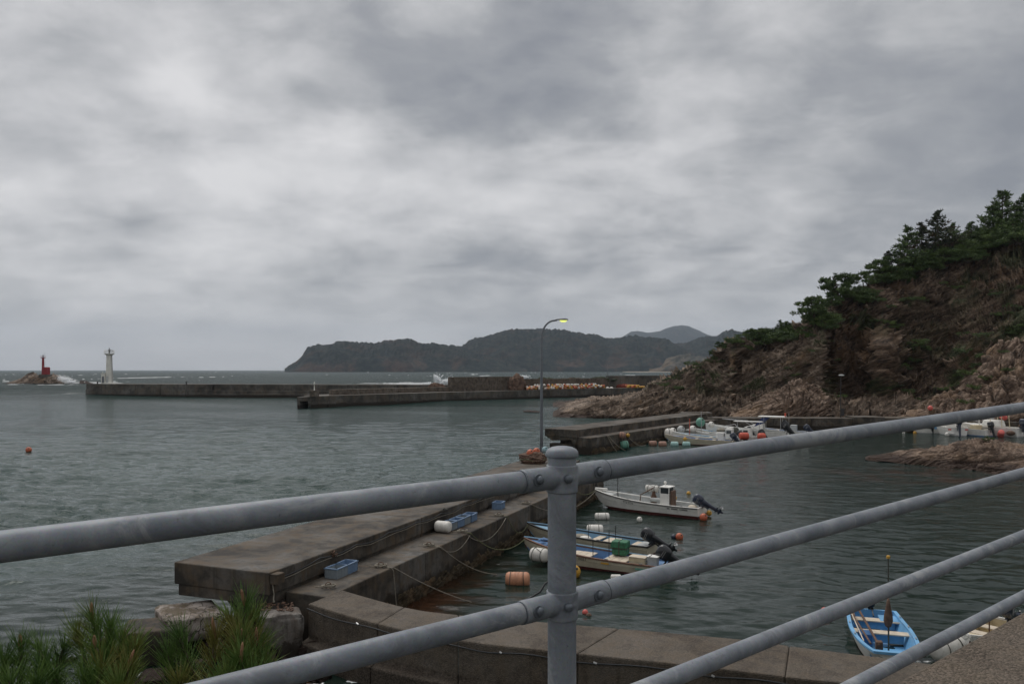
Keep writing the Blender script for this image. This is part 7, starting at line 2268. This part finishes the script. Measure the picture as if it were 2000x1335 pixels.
# ------------------------------------------------------------------ pine in the lower left foreground
def pine_shoots(name, base, shoots, label, seed):
    """shoots: (tip px, tip py, depth, tuft scale, lean)"""
    rr = random.Random(seed)
    t = empty(name, base, 0, label, 'pine shrub', 'pine tops in the lower left corner')
    wood_ = MB()
    vs, fs = [], []
    for px, py, Yd, sc, buds in shoots:
        tip = D(px, py, Yd) - base
        root = Vector((tip.x * .35, tip.y * .35 + .05, -.2))
        L = .30 * sc
        ax = Vector((rr.gauss(0, .22), rr.gauss(0, .12), 1)).normalized()
        low = tip - ax * L
        mid = root.lerp(low, .6) + Vector((0, 0, -.08))
        wood_.tube([root, mid, low, tip], [.022, .014, .009, .005], 7)
        n = int(360 * sc)
        for i in range(n):
            f = rr.random() ** .8
            p = low.lerp(tip, f) + Vector((rr.gauss(0, .004), rr.gauss(0, .004), 0))
            a = rr.uniform(0, 2 * PI); sp = rr.uniform(.35, 1.15) * (1.25 - .75 * f)
            side = Vector((math.cos(a), math.sin(a), 0))
            d = (ax + side * sp * 1.25).normalized()
            ln = rr.uniform(.09, .15) * (0.75 + .25 * sc) * (1 - .15 * f)
            w = d.cross(Vector((rr.gauss(0, 1), rr.gauss(0, 1), rr.gauss(0, 1)))).normalized() * .0011
            m_ = p + d * ln * .55 + Vector((0, 0, -.002)); e_ = p + d * ln + Vector((0, 0, -.010 * sp))
            k = len(vs)
            vs += [p - w, p + w, m_ + w, m_ - w, e_ + w * .3, e_ - w * .3]
            fs += [(k, k + 1, k + 2, k + 3), (k + 3, k + 2, k + 4, k + 5)]
        for b in range(buds):
            o_ = tip + Vector((rr.gauss(0, .012), rr.gauss(0, .012), 0)) * (b > 0)
            hb = rr.uniform(.028, .075) * (1 if b == 0 else .6)
            MB().lathe([(.003, -.01), (.0062, 0), (.0068, hb * .4), (.0050, hb * .8), (.0015, hb)], 9, Matrix.Translation(o_) @ Matrix.Rotation(rr.gauss(0, .12), 4, 'X') @ Matrix.Rotation(rr.gauss(0, .12), 4, 'Y')).build('bud', M['bud'], t, smooth=True)
    wood_.build('branch', M['bark'], t, smooth=True)
    nm = link_mesh('needles', np_mesh('needles', [tuple(v) for v in vs], fs, M['needle'], smooth=False), t)
    nm['kind'] = 'stuff'
    return t


S1 = [(478, 1180, 2.9, .85, 1), (450, 1212, 2.85, .8, 0), (497, 1205, 2.95, .8, 0), (420, 1245, 2.8, .8, 1), (470, 1245, 2.75, 1.0, 1), (500, 1262, 2.8, 1.0, 1), (350, 1242, 2.9, .85, 0), 
      (470, 1290, 2.65, 1.0, 1), (515, 1290, 2.75, .9, 0), (440, 1325, 2.6, 1.0, 0), (350, 1330, 2.7, .8, 0), (330, 1275, 2.9, .7, 0), (500, 1320, 2.6, .9, 0)]
S2 = [(180, 1208, 2.9, .95, 1), (215, 1225, 2.95, .85, 0), (150, 1240, 2.85, .85, 0), (185, 1260, 2.8, 1.0, 1), (240, 1240, 2.9, .6, 0), (265, 1262, 2.85, .75, 0), (200, 1305, 2.7, 1.0, 0), (250, 1305, 2.7, .95, 1), 
      (165, 1325, 2.7, .9, 0), (230, 1335, 2.6, .95, 0), (125, 1262, 2.9, .65, 0)]
S3 = [(40, 1262, 2.95, .85, 1), (75, 1265, 3.0, .75, 0), (10, 1285, 2.9, .85, 0), (80, 1305, 2.85, .8, 0), (-25, 1290, 2.9, .8, 0), (20, 1330, 2.7, .95, 0), (70, 1335, 2.7, .9, 0), (110, 1325, 2.8, .7, 0), (-30, 1335, 2.8, .9, 0)]
pine_shoots('pine_shrub', Vector((-1.03, 2.85, 6.35)), S1, 'bright long-needled pine top, rightmost and tallest of the three in the corner', 3)
pine_shoots('pine_shrub', Vector((-1.45, 2.9, 6.3)), S2, 'middle pine top with a dark upright candle, in the lower left corner', 5)
pine_shoots('pine_shrub', Vector((-1.8, 2.95, 6.25)), S3, 'leftmost pine top cut by the left edge of the view', 7)

# ------------------------------------------------------------------ air
hm = bpy.data.materials.new('haze'); hm.use_nodes = True
hnt = hm.node_tree; hnt.nodes.clear()
ho = nd(hnt, 'ShaderNodeOutputMaterial'); hv = nd(hnt, 'ShaderNodeVolumePrincipled')
hv.inputs['Color'].default_value = (0.74, 0.85, 1.0, 1); hv.inputs['Density'].default_value = 0.00005; hv.inputs['Anisotropy'].default_value = 0.1
hnt.links.new(hv.outputs[0], ho.inputs['Volume'])
hb_ = MB().box((0, 8450, 447), (37000, 17100, 906))
tag(hb_.build('haze', hm), kind='stuff')
scene.render.resolution_x = 1024; scene.render.resolution_y = 683
